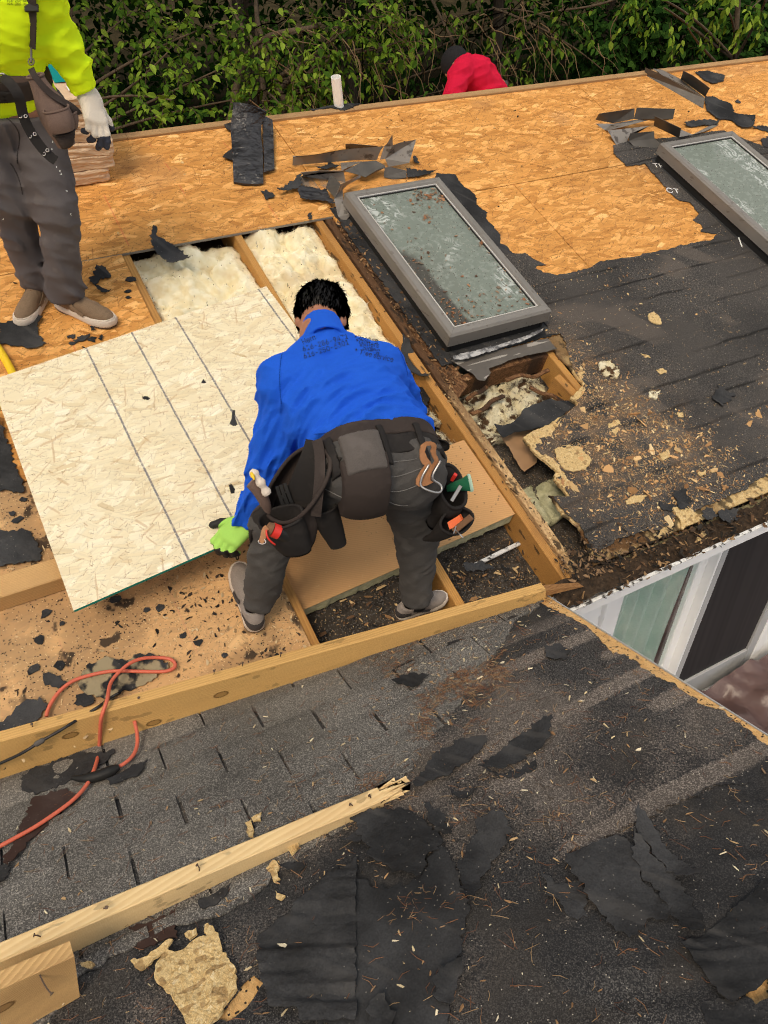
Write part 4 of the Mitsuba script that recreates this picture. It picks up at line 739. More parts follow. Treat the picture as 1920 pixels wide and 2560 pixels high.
# ---------------------------------------------------------------- cords
def wpt(q, mode, off=.0):
    if mode == 'B': return onpl(*q, NB, .034 + off)
    if mode == 'A': return onpl(*q, NA, .020 + off)
    if mode == 'f': return on_vert(q, w1P, w1d, .009 + off)
    if mode == 't': return on_vert(q, w1P, w1d, -.02 + off)
oc = [(pts(7, s)[0], m) for s, m in (('-60,915', 'B'), ('0,890', 'B'), ('75,850', 'B'), ('150,808', 'B'), ('230,755', 'B'), ('305,700', 'B'), ('375,625', 'B'), ('412,545', 'B'), ('428,470', 'f'), ('433,390', 'f'), ('443,318', 'f'), ('462,262', 't'), ('490,205', 'A'), ('530,150', 'A'), ('580,108', 'A'), ('640,84', 'A'), ('700,77', 'A'), ('745,88', 'A'), ('757,112', 'A'), ('735,130', 'A'), ('680,137', 'A'), ('580,135', 'A'), ('480,135', 'A'), ('390,152', 'A'), ('310,180', 'A'), ('250,230', 'A'), ('212,290', 'A'), ('200,330', 'A'))]
P = [wpt(*a) for a in oc]
P[12] = P[12] + NA * .05; P[13] = P[13] + NA * .04; P[14] += NA * .03; P[15] += NA * .014
oc1 = thing('extension_cord', 'orange extension cord looping over the long board, its black plug on the shingles', 'cord')
part(oc1, 'cable', tube(spline(P, 220), .0062, 8), 'cord_orange', True)
P2 = [wpt(q, m) for q, m in zip(pts(7, '597,425 590,465 560,515 512,548'), 'BBBB')]
P2[0] = P2[0] + w1b * .05 + EZ * .03
part(oc1, 'cable', tube(spline(P2, 30), .0062, 8), 'cord_orange', True)
pl = [wpt(q, 'B', .004) for q in pts(7, '514,548 470,570 415,590 370,598 310,595')]
part(oc1, 'plug', tube(spline(pl, 9), [.009, .016, .018, .017, .017, .016, .012, .010, .006], 10), 'rubber', 40)
bc = [wpt(q, 'f', .012 + .02 * i) for i, q in enumerate(pts(7, '-60,565 0,533 60,506 120,474 170,442 235,405 300,366'))][::1] + [wpt(q, 't') for q in pts(7, '365,325 420,292')] + [wpt(q, 'A', .02) for q in pts(7, '470,255 512,230')]
for i in range(7): bc[i] = on_vert(pts(7, '-60,565 0,533 60,506 120,474 170,442 235,405 300,366')[i], w1P, w1d, .012 + .008 * (3 - abs(i - 3)))
bcord = thing('black_cord', 'black cord drooping over the long board at the left edge', 'cord'); part(bcord, 'cable', tube(spline(bc, 80), .005, 8), 'cord_black', True)
part(bcord, 'joint', tube(spline([bc[4] - nrm(bc[5] - bc[4]) * .016, bc[4], bc[4] + nrm(bc[5] - bc[4]) * .016], 6), [.006, .009, .009, .0085, .009, .006], 8), 'steel_dark', 40)
yb = [onpl(*q, NA, .022) for q in ((-30, 835), (5, 885), (32, 935), (60, 1000))]
solo('yellow_bar', tube(spline(yb, 14), .017, 10), 'yellow', 'yellow handle lying on the sheathing at the left edge, partly under the new board', 'tool handle', smooth=True)

# ---------------------------------------------------------------- vent pipe
vp = thing('vent_pipe', 'white plastic vent pipe standing up through the roof ridge', 'pipe')
pb = PA(*A(848, 271)); ptop = D(839.5, 192, np.linalg.norm(pb - EYE) * .985 / np.linalg.norm(ray(839.5, 192))); ax = nrm(ptop - pb)
an = np.linspace(0, 2 * np.pi, 29)[:-1]; ea = nrm(np.cross(ax, V(0, 1, 0))); eb = np.cross(ax, ea)
ring = lambda c, r_: [c + ea * math.cos(a) * r_ + eb * math.sin(a) * r_ for a in an]
pv = loft([ring(pb - ax * .1, .031), ring(ptop, .031), ring(ptop, .0275), ring(pb - ax * .1, .0275)], False)
part(vp, 'pipe', pv, 'pvc', 30)
part(vp, 'boot', sheet(ragged([tuple(A(*q)) for q in pts(2, '400,652 480,630 590,612 700,610 640,640 600,652 520,640')], .01, .012, 3), MA, .02, .004, .015, lambda Q: .03 * nz(Q, 12, 1)), 'felt_scrap', 40)
part(vp, 'tar_mark', hexa(*[[pb + ax * (.10 + .07 * i) + nrm(EYE - pb) * (.0305 + .0005 * i) + EX * dx + ax * dz for dx, dz in ((-.004, -.0), (.005, .01), (.006, .06), (-.002, .05))] for i in (0, .02)]), 'rubber')

# ---------------------------------------------------------------- shingle bundles stacked by the ridge
def bundle(M, seed, L=.99, W=.335, T=.0745):
    m = trimesh.creation.box((1, 1, 1)); 
    for _ in range(5): m = m.subdivide()
    v = m.vertices * 2; s = np.abs(v).max(1, keepdims=True); v = v / ((np.abs(v) ** 26).sum(1, keepdims=True) ** (1 / 26))
    v = v * [L / 2, W / 2, T / 2]
    q = v * 1.0; n = np.sign(v) * (np.abs(v) / [L / 2, W / 2, T / 2]) ** 6
    fr = (meshkit.fbm(q * [14, 14, 40] + seed * 7.1, 3) - .5)[:, None]; ed = (meshkit.fbm(q * [50, 50, 16] + seed * 3.3, 2) - .5)[:, None]
    v = v + n * (fr * .020 + ed * .009); v[:, 2] += .006 * np.sin(v[:, 0] * 3 + seed)
    return xf(TM(v, m.faces), M)
NBUN = 6
names = ['lowest', 'second', 'third', 'fourth', 'fifth', 'sixth']
for i in range(NBUN):
    r = np.random.default_rng(50 + i); R = np.eye(4); a = r.normal() * .012; R[:2, :2] = [[math.cos(a), -math.sin(a)], [math.sin(a), math.cos(a)]]
    R[:3, 3] = (.300 + (-.045 if i == 0 else r.normal() * .010) - .012 * max(0, i - 4), 3.205 + .004 * i + r.normal() * .006, .039 + .0755 * i)
    k = thing('shingle_bundle', (names[i] + ' paper wrapped shingle bundle from the bottom of the stack behind the yellow shirt') if i < 5 else 'topmost paper wrapped shingle bundle with printed lines and a teal label', 'shingle bundle', 'shingle bundles stacked at the ridge')
    MBn = MA @ R; part(k, 'wrapper', bundle(MBn, i), 'brown_wrap', 40)
    if i == NBUN - 1:
        def decal(name, x0, x1, y0, y1, m_, z=.0405):
            g2 = quadgrid(np.array([[[x, y, z] for y in np.linspace(y0, y1, 6)] for x in np.linspace(x0, x1, 6)])); g2 = g2 if g2.face_normals[0][2] > 0 else (g2.invert(), g2)[1]
            part(k, name, xf(g2, MBn), m_)
        decal('teal_label', .33, .485, -.02, .155, 'teal_print', .043)
        decal('white_patch', .40, .45, -.015, .0, 'white_print', .0435)
        o = np.array([[.43 + .045 * math.cos(a), -.085 + .035 * math.sin(a), .0432] for a in np.linspace(0, 2 * np.pi, 25)[:-1]]); part(k, 'oval_print', xf(TM(np.vstack([o, o.mean(0)[None]]), [(j, (j + 1) % 24, 24) for j in range(24)]), MBn), 'black_print')
        decal('white_patch', .375, .41, -.105, -.06, 'white_print', .0437)
        for x0, y0, n, L in ((-.15, .12, 4, .2), (.02, .0, 5, .22), (-.1, -.1, 3, .18), (.1, .11, 3, .15)):
            for j in range(n): decal('printed_line', x0, x0 + L * (1 - .08 * j), y0 - j * .012, y0 - j * .012 + .004, 'ink', .0428)

# ---------------------------------------------------------------- bent flashing torn off above the skylights
def F3(k, s): return [PA(*A(*q, h_), h_) for q, h_ in ((pts(k, c.rsplit(',', 1)[0])[0], float(c.rsplit(',', 1)[1])) for c in s.split())]
def flash(s, faces, m, label, k=10, th=.0016):
    return solo('flashing', folded(F3(k, s), faces, th), m, label, 'metal flashing')
def curved(sa, sb, m, label, k=10, n=14, bow=.0):         # a strip between two surveyed edges, gently curled
    a, b = spline(F3(k, sa), n), spline(F3(k, sb), n); G = np.stack([a + (b - a) * t + NA * bow * math.sin(math.pi * t) for t in np.linspace(0, 1, 6)], 1)
    g1 = quadgrid(G); nn = g1.vertex_normals; v = np.vstack([g1.vertices, g1.vertices - nn * .0016]); N = len(g1.vertices); nu, nv = G.shape[:2]
    ix = np.arange(N).reshape(nu, nv); loop = np.concatenate([ix[0], ix[1:, -1], ix[-1, -2::-1], ix[-2:0:-1, 0]]); l2 = np.roll(loop, -1)
    f = np.vstack([g1.faces, g1.faces[:, ::-1] + N, np.column_stack([loop, loop + N, l2]), np.column_stack([l2, loop + N, l2 + N])])
    return solo('flashing', fixn(TM(v, f)), m, label, 'metal flashing', smooth=35)
curved('135,290,.06 330,280,.085 640,225,.10 900,200,.11 1080,190,.12', '130,388,.01 400,362,.012 560,350,.02 840,330,.03 1000,335,.03', 'flashing', 'long curled grey flashing channel on top of the scrap heap above the nearer skylight', bow=.02)
flash('1080,190,.12 1108,165,.15 1166,66,.22 1170,180,.15 1250,150,.15 1412,120,.15 1340,362,.05 1125,405,.02 1090,320,.06 1035,330,.04', [(0, 1, 2, 3), (0, 3, 4, 5, 6, 8), (8, 6, 7), (9, 0, 8)], 'flashing', 'upturned torn corner of flashing with tarred black inside, right end of the scrap heap')
flash('678,168,.05 750,165,.05 1020,190,.06 930,215,.02 680,215,.0', [(0, 1, 2, 3, 4)], 'flashing_dark', 'thin dark flashing strip lying behind the long curled channel')
flash('665,445,.05 760,395,.06 850,348,.07 1000,340,.06 1085,385,.06 1090,410,.05 1000,440,.06 885,510,.04 780,475,.05', [(0, 1, 7, 8), (1, 2, 3, 4, 5, 6, 7)], 'flashing_dark', 'dark rhombic flashing plate in the middle of the scrap heap')
flash('1085,410,.05 1130,402,.05 1310,440,.03 1310,515,.01 1180,535,.0 1075,510,.01', [(0, 1, 2, 3, 4, 5)], 'flashing_dark', 'flat black flashing piece touching the top rail of the nearer skylight')
flash('215,462,.07 400,445,.08 660,442,.07 660,455,.05 420,460,.05 240,495,.04 218,500,.0 225,630,.0 480,625,.0 680,560,.0', [(0, 1, 4, 5), (1, 2, 3, 4), (5, 4, 3, 9, 8, 7, 6)], 'flashing', 'grey flashing tray full of needles at the left of the scrap heap')
flash('515,495,.10 545,492,.10 630,585,.12 565,720,.06 475,620,.05', [(0, 1, 2, 3, 4)], 'flashing_dark', 'short dark upright flashing wing at the left upper corner of the nearer skylight')
flash('630,585,.12 830,490,.06 840,510,.05 700,590,.03 650,640,.03 655,745,.06 740,890,.03 680,965,.0 640,960,.0 605,920,.02 562,735,.07', [(0, 1, 2, 3), (0, 3, 4), (0, 4, 5, 9, 10), (5, 6, 7, 8, 9)], 'flashing', 'long bent grey flashing folded round the left upper corner of the nearer skylight')
flash('625,360,.02 850,345,.04 640,440,.02', [(0, 1, 2)], 'flashing', 'small triangular flashing under the curled channel')
# beside the far skylight
flash('620,690,.06 640,655,.12 845,625,.13 840,685,.07 720,710,.03', [(0, 1, 2, 3, 4)], 'flashing_dark', 'upright left leaf of the crumpled flashing above the far skylight', 3)
flash('858,620,.13 1078,628,.14 1065,685,.08 1000,700,.04 840,685,.06', [(0, 1, 2, 3, 4)], 'flashing_dark', 'upright middle leaf of the crumpled flashing above the far skylight', 3)
flash('618,712,.0 720,712,.02 925,678,.06 930,690,.05 690,752,.02 670,748,.0', [(0, 1, 4, 5), (1, 2, 3, 4)], 'flashing', 'flat folded strip at the front of the crumpled flashing above the far skylight', 3)
flash('690,752,.05 930,725,.06 820,770,.04 800,815,.01 738,835,.0', [(0, 1, 2, 3, 4)], 'flashing', 'light grey triangular leaf of crumpled flashing left of the far skylight', 3)
flash('820,768,.07 955,756,.07 960,800,.03 1010,840,.01 930,862,.0 860,862,.0 810,812,.02', [(0, 1, 2, 6), (6, 2, 3, 4, 5)], 'flashing_dark', 'dark folded leaf of crumpled flashing nearest the corner of the far skylight', 3)
flash('960,668,.14 1112,740,.15 1100,795,.06 955,725,.05', [(0, 1, 2, 3)], 'flashing_dark', 'dark upright plate standing at the upper left corner of the far skylight', 3)
flash('1110,745,.06 1180,775,.02 1310,705,.0 1330,720,.0 1240,760,.02 1100,790,.05', [(0, 1, 5), (1, 2, 3, 4)], 'flashing', 'pale flashing strip along the top rail of the far skylight', 3)
flash('905,388,.05 1000,430,.06 1120,490,.06 1250,565,.05 1238,625,.0 1100,545,.0 900,430,.0', [(0, 1, 2, 3, 4, 5, 6)], 'flashing_dark', 'long dark flashing angle lying near the ridge at the upper right', 3)
flash('950,395,.05 1000,400,.04 1110,455,.02 1240,555,.02 1250,565,.05 1000,430,.06', [(0, 1, 2, 3, 4, 5)], 'flashing', 'flat grey leg of the long flashing angle near the ridge', 3)
flash('1125,408,.13 1180,435,.13 1278,508,.12 1250,558,.02 1110,455,.02', [(0, 1, 2, 3, 4)], 'flashing_dark', 'short upright dark plate behind the long flashing angle near the ridge', 3)
# crumpled membrane at the ridge
def mem(rows, label, seed, th=.012):
    G = np.array([spline(rw, 16) for rw in rows]); G = np.stack([spline(G[:, j], 34) for j in range(16)], 1)
    N = G.reshape(-1, 3); G = G + (nrm(EYE - G.mean((0, 1))) * (.035 * (meshkit.fbm(N * [16, 16, 16] + seed, 4) - .5) + .012 * (1 - np.abs(2 * meshkit.noise(N * 34 + seed) - 1)))[:, None]).reshape(G.shape)
    g1 = quadgrid(G); nn = g1.vertex_normals; s = np.sign((nn * (EYE - g1.vertices)).sum(1).mean()); v = np.vstack([g1.vertices, g1.vertices - nn * s * th]); n0 = len(g1.vertices)
    ix = np.arange(n0).reshape(G.shape[:2]); lp = np.concatenate([ix[0], ix[1:, -1], ix[-1, -2::-1], ix[-2:0:-1, 0]]); l2 = np.roll(lp, -1)
    f = np.vstack([g1.faces, g1.faces[:, ::-1] + n0, np.column_stack([lp, lp + n0, l2]), np.column_stack([l2, lp + n0, l2 + n0])])
    return solo('membrane', fixn(TM(v, f)), 'membrane', label, 'roofing membrane', smooth=50)
H_ = lambda s: F3(1, s)
mem([H_('1345,1046,.01 1430,1058,.015 1518,1055,.01'), H_('1342,950,.03 1420,960,.04 1515,965,.03'), H_('1336,840,.04 1420,850,.05 1512,850,.04'), H_('1330,720,.07 1420,715,.09 1510,712,.07'), H_('1340,640,.12 1430,640,.14 1528,668,.10'), H_('1342,590,.15 1430,602,.17 1535,652,.12')], 'wrinkled black membrane sheet draped at the ridge left of the vent pipe', 3)
mem([H_('1518,992,.02 1582,970,.02'), H_('1520,880,.03 1577,860,.03'), H_('1516,760,.05 1574,750,.04'), H_('1520,665,.10 1570,690,.06')], 'narrow black membrane strip along the right side of the draped membrane', 8)
for s, w_ in (('1340,720 1290,735 1305,760 1340,770', 'upper'), ('1340,870 1295,905 1282,922 1340,940', 'lower')): solo('felt_tongue', sheet(ragged(pA(1, s), .004, .01, 3), MA, .02, .003, .01), 'felt_scrap', w_ + ' small torn tongue at the left edge of the draped membrane', 'felt scrap', 'torn tongues of the draped membrane', smooth=40)

# ---------------------------------------------------------------- torn felt scraps: every piece a thing
def scrap(k, s, on, label, h=.010, curl=.014, seed=None, m='felt_scrap', group=None, rag=.013, name='felt_scrap', cr=None):
    P_ = pA(k, s, h) if on == 'A' else pB(k, s, h); sd = seed if seed is not None else len(s) % 23
    g = ragged(P_, rag, .009, sd); c = g.centroid; R_ = math.sqrt(g.area)
    def bump(Q):
        d = np.hypot(Q[:, 0] - c.x, Q[:, 1] - c.y) / R_
        b = 1.7 * curl * (d ** 3 * (.5 + 1.5 * nz(Q, 4, sd)) * 1.2 + .6 * nz(Q, 12, sd + 1)) + .010 * np.maximum(0, crease(Q, 6., sd, sd, 5.)) ** 2 + .005 * nz(Q, 50, 2)
        return np.maximum(b, -h * .2) + (cr * np.maximum(0, crease(Q, 24., 2.1, sd, 9.)) if cr else 0)
    return solo(name, sheet(g, MA if on == 'A' else MBx, h, .0028, max(.008, min(.009 if cr else .02, R_ / 14)), bump), m, label, 'felt scrap' if name == 'felt_scrap' else 'board scrap', group, 50)
S = [
 (8, '1005,55 915,150 880,240 805,325 740,420 690,480 715,560 650,620 720,640 728,770 712,800 750,930 790,925 1000,850 1100,785 1250,720 1420,650 1659,590 1659,470 1590,400 1480,325 1390,290 1250,195 1150,155 1080,95', 'B', 'large sheet of dusty striped felt lying below the patio door corner', .013, .004, 1, 'felt_near'),
 (8, '735,345 700,440 660,470 600,515 520,560 415,605 440,545 500,480 590,412 680,365', 'B', 'long pointed felt scrap left of the dusty striped felt', .022, .02),
 (8, '220,500 330,440 420,425 450,440 380,520 330,560 230,600 150,660 130,640 180,570', 'B', 'narrow black felt scrap just right of the splintered board end', .02, .015),
 (8, '660,540 560,560 470,590 430,605 540,590 640,570', 'B', 'thin felt sliver under the long pointed scrap', .013, .01),
 (8, '0,735 120,740 180,800 250,860 240,915 190,930 170,990 150,1040 60,1000 -40,950 -90,860 -150,760', 'B', 'broad black felt scrap below the splintered board end', .024, .02),
 (8, '410,800 510,790 550,850 480,950 440,1010 400,1130 365,1190 340,1080 315,970 350,960 380,890', 'B', 'upright hourglass shaped felt scrap near the middle of the foreground', .026, .03),
 (8, '780,930 860,905 1000,850 1060,880 1090,900 1100,960 1115,1040 1230,1130 1225,1225 1120,1180 1120,1260 1060,1305 960,1220 940,1190 880,1110 830,1020 790,980', 'B', 'broad felt flap with lower points and a scuff, right foreground', .026, .02),
 (8, '1095,755 1150,800 1290,960 1390,1055 1330,1050 1300,1060 1180,950 1110,850', 'B', 'narrow felt strip pointing down right beside the broad flap', .03, .015),
 (8, '1090,860 1180,950 1290,1060 1340,1160 1390,1270 1370,1290 1290,1260 1200,1130 1110,1010 1075,940', 'B', 'long tapering felt strip ending at the right foreground', .024, .02),
 (8, '680,1020 760,1060 850,1050 880,1110 880,1220 800,1200 740,1120 700,1110', 'B', 'small felt piece tucked under the left side of the broad flap', .014, .014),
 (8, '245,870 290,950 330,1000 360,1200 340,1300 300,1420 290,1600 260,1680 -280,1680 -300,1100 -200,1020 0,1080 150,1050', 'B', 'big black felt sheet with faint pale lines at the bottom middle', .016, .012, 4, 'felt_lines'),
 (8, '205,1540 240,1430 350,1380 330,1470 280,1590', 'B', 'small grey felt lozenge at the bottom middle', .03, .012),
 (7, '1110,1285 1180,1240 1330,1120 1460,1010 1545,950 1545,1060 1540,1440 1540,1659 1300,1659 1290,1610 1170,1600 1160,1530 1130,1480', 'B', 'wrinkled black felt sheet right of the torn yellow board scrap', .014, .010, 6, 'felt_scrap', None, .005, 'felt_scrap', .022),
 (8, '1390,1280 1659,1060 1659,1480 1500,1600 1400,1480 1280,1330', 'B', 'ribbed black felt at the lower right corner', .014, .008, 7, 'felt_scrap', None, .005, 'felt_scrap', .018),
 (8, '1390,1580 1480,1540 1659,1620 1659,1690 1400,1690', 'B', 'felt corner at the very bottom right', .02, .012),
 (8, '0,1540 30,1600 60,1690 -60,1690 -60,1560', 'B', 'curled felt edge at the bottom', .03, .02),
 (8, '690,30 760,25 810,50 790,90 700,80', 'B', 'dark felt flake above the dusty striped felt', .014, .012),
 (8, '40,190 110,150 195,165 150,200', 'B', 'thin dark felt flake on the upper shingles', .025, .012),
 (8, '290,670 400,655 420,680 330,690', 'B', 'small dark felt flake right of the splintered end', .013, .012),
 (8, '160,700 260,760 300,850 260,860 190,800', 'B', 'dark felt strip right of the broad scrap below the splintered end', .018, .016),
 (7, '95,590 280,510 390,490 500,485 420,560 150,670 100,650', 'B', 'black felt strip under the orange cord plug', .014, .006),
 (7, '460,610 560,560 650,525 600,590 480,640', 'B', 'black felt tongue beside the orange cord plug', .016, .006),
 (7, '150,680 290,640 350,680 250,760 150,850 40,990 30,960 80,850', 'B', 'dark brown stained felt strip beside the orange cord at the left', .018, .006, 3, 'felt_brown'),
 (7, '0,990 40,980 20,1060 0,1070', 'B', 'black felt bit at the left edge under the orange cord', .02, .012),
 (7, '1200,985 1290,960 1330,990 1270,1010 1210,1000', 'B', 'black felt flake by the heap of needles under the pale board', .02, .014),
 (7, '860,1150 930,1100 1010,1070 960,1130 890,1165', 'B', 'dark felt flake below the middle of the pale board', .016, .012),
 (7, '560,1240 760,1180 770,1290 600,1330', 'B', 'dark red brown stained felt above the torn yellow board scrap', .013, .006, 3, 'felt_brown'),
 (7, '1470,880 1560,810 1560,870', 'B', 'pointed dark felt tip at the left of the broad scrap', .02, .012),
 (14, '0,960 80,950 480,855 545,890 490,960 460,1060 530,1130 575,1195 490,1240 440,1270 200,1230 0,1220', 'A', 'large black felt scrap under the shoe of the man in yellow', .006, .014),
 (14, '1215,235 1290,240 1370,300 1405,370 1300,400 1260,380 1200,470 1130,440 1120,400 1200,370 1170,330 1200,290', 'A', 'hammer shaped felt scrap left of the first open rafter', .006, .012),
 (14, '1190,515 1290,522 1410,575 1330,575', 'A', 'thin felt sliver below the hammer shaped scrap', .006, .01),
 (14, '910,1165 1000,1110 1120,1090 1080,1150 970,1195', 'A', 'pointed felt scrap below the right shoe of the man in yellow', .006, .01),
 (14, '840,1110 940,1090 940,1130 850,1140', 'A', 'small felt chip left of the pointed scrap', .006, .008),
 (14, '1250,1110 1310,1120 1290,1165 1255,1165', 'A', 'small square felt chip at the edge of the new board', .006, .008),
 (14, '1130,1000 1210,1000 1210,1050 1140,1060', 'A', 'felt chip just below the toe of the right tan shoe', .006, .008),
 (14, '430,230 660,235 700,350 600,360 520,330 500,260', 'A', 'felt strip between the ankles of the man in yellow', .006, .012),
 (1, '880,1355 905,1350 910,1385 960,1400 1040,1440 1105,1510 1100,1530 1030,1510 1000,1535 930,1480 885,1440', 'A', 'torn grey felt scrap lying on the cream insulation', .03, .03),
 (1, '1500,1105 1540,1100 1590,1130 1540,1155', 'A', 'small diamond shaped felt chip below the draped membrane', .006, .008),
 (2, '210,1118 285,1060 345,1018 358,1082', 'A', 'triangular grey felt sliver left of the flashing tray', .02, .01),
 (2, '345,1085 430,1088 495,1095 550,1200 470,1160 350,1155 325,1110', 'A', 'crumpled shiny black felt below the flashing tray', .014, .03, 5, 'membrane'),
 (2, '388,1245 412,1238 414,1270 388,1275', 'A', 'black felt tab on the sheathing edge above the big rafter', .004, .006),
 (2, '995,910 1010,908 1030,950 1000,940', 'A', 'small felt chip right of the upturned flashing corner', .006, .008),
 (2, '440,975 520,945 580,970 470,985', 'A', 'dark felt triangle under the curled flashing channel', .008, .006),
 (2, '958,975 1040,985 1130,995 1060,1015 960,1030', 'A', 'black felt strip behind the top rail of the nearer skylight', .008, .01),
 (3, '1190,415 1260,410 1330,430 1365,440 1350,470 1290,485 1240,460', 'A', 'black felt patch near the ridge at the right edge', .006, .008),
 (3, '1245,560 1300,560 1400,610 1410,650 1450,665 1535,670 1525,735 1460,745 1400,690 1320,690 1260,640', 'A', 'long ragged felt patch above the far skylight', .006, .008),
 (3, '1125,715 1200,690 1330,695 1310,720 1140,735', 'A', 'narrow felt patch above the top rail of the far skylight', .006, .008),
 (3, '1520,735 1560,720 1640,735 1640,765', 'A', 'felt patch at the right edge above the far skylight', .006, .008),
 (3, '1570,800 1613,790 1640,860 1590,850', 'A', 'felt patch at the right edge beside the far skylight', .006, .008),
 (3, '1420,580 1440,575 1455,592 1430,590', 'A', 'tiny felt chip above the ragged felt patch', .006, .006),
 (3, '1280,385 1420,420 1300,460' if False else '1495,668 1535,672 1525,700', 'A', 'tiny black felt tip of the ragged patch', .012, .006),
 (4, '-40,560 0,580 50,700 100,880 130,930 140,1000 -40,985', 'A', 'large black felt sheet at the left edge beside the new board', .006, .008),
 (4, '-40,1210 130,1205 200,1250 250,1330 240,1385 -40,1430', 'A', 'black felt sheet at the left edge above the lumber piece', .006, .008),
 (4, '250,2045 300,2035 380,2085 385,2110 320,2115 260,2080', 'A', 'rounded felt scrap just left of the orange cord loop', .006, .01),
 (4, '450,2100 500,2000 600,1960 720,1960 790,1925 900,1945 1010,1990 900,2060 800,2110 700,2140 620,2190 500,2150', 'A', 'large dusty felt scrap under the orange cord loop', .005, .003, 3, 'felt_dusty'),
 (4, '0,2320 145,2200 230,2170 280,2212 240,2290 0,2400', 'A', 'black felt scrap behind the left end of the long board', .006, .01),
 (4, '440,2170 520,2150 540,2212 430,2212', 'A', 'felt scrap between the orange cord and the long board', .006, .01),
 (6, '1068,985 1130,980 1165,1040 1150,1090 1095,1100', 'A', 'square dark felt chip near the eave in the wood chips', .012, .014),
 (6, '1230,1100 1290,1090 1310,1150 1260,1170 1225,1140', 'A', 'curled felt bit at the gutter right of the tan chip', .012, .02),
 (6, '1320,1110 1440,1080 1440,1150 1340,1170', 'A', 'crumpled felt piece overhanging the gutter', .012, .02),
 (6, '1285,460 1320,380 1420,440 1345,510', 'A', 'square felt scrap in the middle of the lower right felt', .012, .012),
 (6, '975,1050 1060,1080 1075,1120 1000,1085', 'A', 'felt sliver left of the tan board chip at the eave', .012, .02),
 (5, '1010,430 1065,445 1120,520 1150,585 1172,640 1150,668 1120,625 1055,570 1025,490', 'A', 'curved black felt flap between the blue shoulder and the big stained rafter', -.03, .05),
 (5, '1100,680 1172,665 1185,725 1160,795 1110,745', 'A', 'grey black felt piece in the bay just below the curved flap', -.09, .03),
 (5, '1190,720 1240,700 1260,760 1215,790', 'A', 'small felt chip in the bay beside the big rafter', -.09, .03),
 (5, '1355,1700 1480,1680 1550,1720 1470,1735 1400,1735', 'A', 'flat black felt scrap in the rotted bay by the right foot', -.11, .02),
]
mat('felt_lines', lambda p, n, uv: mix(scrapfelt(p, n, uv), mi.Color3f(.13, .13, .13), smoothstep(.003, .0012, dr.abs((p.x + .42 * p.y) / .185 - dr.floor((p.x + .42 * p.y) / .185) - .5) * .185) * smoothstep(.4, .6, noise(p.x * 3, p.y * 6)) * .4), .78, .3)
mat('felt_brown', lambda p, n, uv: mix(scrapfelt(p, n, uv), mi.Color3f(.06, .03, .022), .6), .8, .2)
mat('felt_dusty', lambda p, n, uv: mix(scrapfelt(p, n, uv), mi.Color3f(.34, .28, .17), smoothstep(.45, .6, fbm(p.x * 22, p.y * 22, 3., 4)) * .8), .85, .2)
for s in S: scrap(*s)
# small flecks of felt on the sheathing
r = np.random.default_rng(77)
spots = [(A(*q), 'A') for q in ((115, 1535), (155, 1560), (365, 1527), (398, 1523), (88, 1675), (150, 1665), (458, 1590), (500, 1605), (310, 1470), (100, 1600), (560, 1640), (290, 1500), (235, 1320), (30, 1285), (45, 1300), (60, 1250), (268, 935), (230, 850), (180, 860), (330, 700), (320, 730), (322, 745), (225, 905), (270, 900))]
for (u, v), _ in spots:
    a = r.random() * 6; R_ = .010 + .014 * r.random(); pg = [(u + R_ * math.cos(a + t) * (.5 + r.random()), v + R_ * .8 * math.sin(a + t) * (.5 + r.random())) for t in np.linspace(0, 6.28, 8)[:-1]]
    solo('felt_fleck', sheet(Polygon(pg).buffer(.0005), MA, .006, .003, .008, lambda Q: .006 * nz(Q, 40, 1)), 'felt_scrap', 'small black felt fleck on the orange sheathing at the left', 'felt scrap', 'felt flecks on the left sheathing')
# torn board scraps
def bscrap(k, s, on, label, h, curl=.012, seed=1, th=.006):
    g = ragged(pA(k, s, h) if on == 'A' else pB(k, s, h), .006, .008, seed); c = g.centroid
    return solo('board_scrap', sheet(g, MA if on == 'A' else MBx, h, th, .008, lambda Q: curl * (1.5 * nz(Q, 13, seed) + nz(Q, 45, seed) * .6)), 'osb_torn', label, 'board scrap', smooth=30)
bscrap(7, '690,1370 720,1330 770,1345 850,1290 895,1280 870,1225 905,1220 950,1290 955,1330 1020,1420 1020,1500 960,1600 900,1680 800,1650 740,1530 680,1470 665,1440', 'B', 'large torn piece of yellow strand board in the lower left foreground', .03, .018, 2, .009)
bscrap(7, '560,1380 620,1370 700,1310 745,1290 720,1330 660,1370 600,1420', 'B', 'curled strip of torn board left of the large torn piece', .03, .02, 3)
bscrap(7, '795,1262 850,1240 850,1265 820,1290', 'B', 'small torn board bit above the large torn piece', .02, .01, 4)
bscrap(7, '345,1390 380,1385 410,1400 395,1415 350,1405', 'B', 'small torn board bit right of the board offcut', .02, .01, 5)
bscrap(7, '1150,985 1180,950 1210,955 1195,1000 1210,1030 1185,1048', 'B', 'tall torn board bit by the needles under the pale board', .02, .012, 6)
bscrap(7, '1060,790 1085,775 1095,850 1070,845', 'B', 'upright torn board bit in the little chip heap above the pale board', .03, .012, 7)
bscrap(7, '1085,765 1130,740 1125,775 1090,780', 'B', 'flat torn board bit in the little chip heap above the pale board', .03, .012, 8)
bscrap(7, '1240,895 1295,865 1285,900 1260,925', 'B', 'torn board bit against the lower edge of the pale board', .03, .012, 9)
bscrap(7, '1190,1080 1230,1100 1215,1120 1195,1110', 'B', 'torn board bit below the needle heap', .02, .012, 9)
bscrap(8, '468,748 500,742 500,790 470,775', 'B', 'torn board bit above the hourglass shaped felt', .02, .01, 10)
bscrap(9, '1285,1195 1420,1150 1540,1170 1640,1270 1655,1310 1600,1390 1480,1420 1400,1400 1310,1280', 'A', 'round patch of torn board on the felt below the rotted hole', .013, .012, 11)
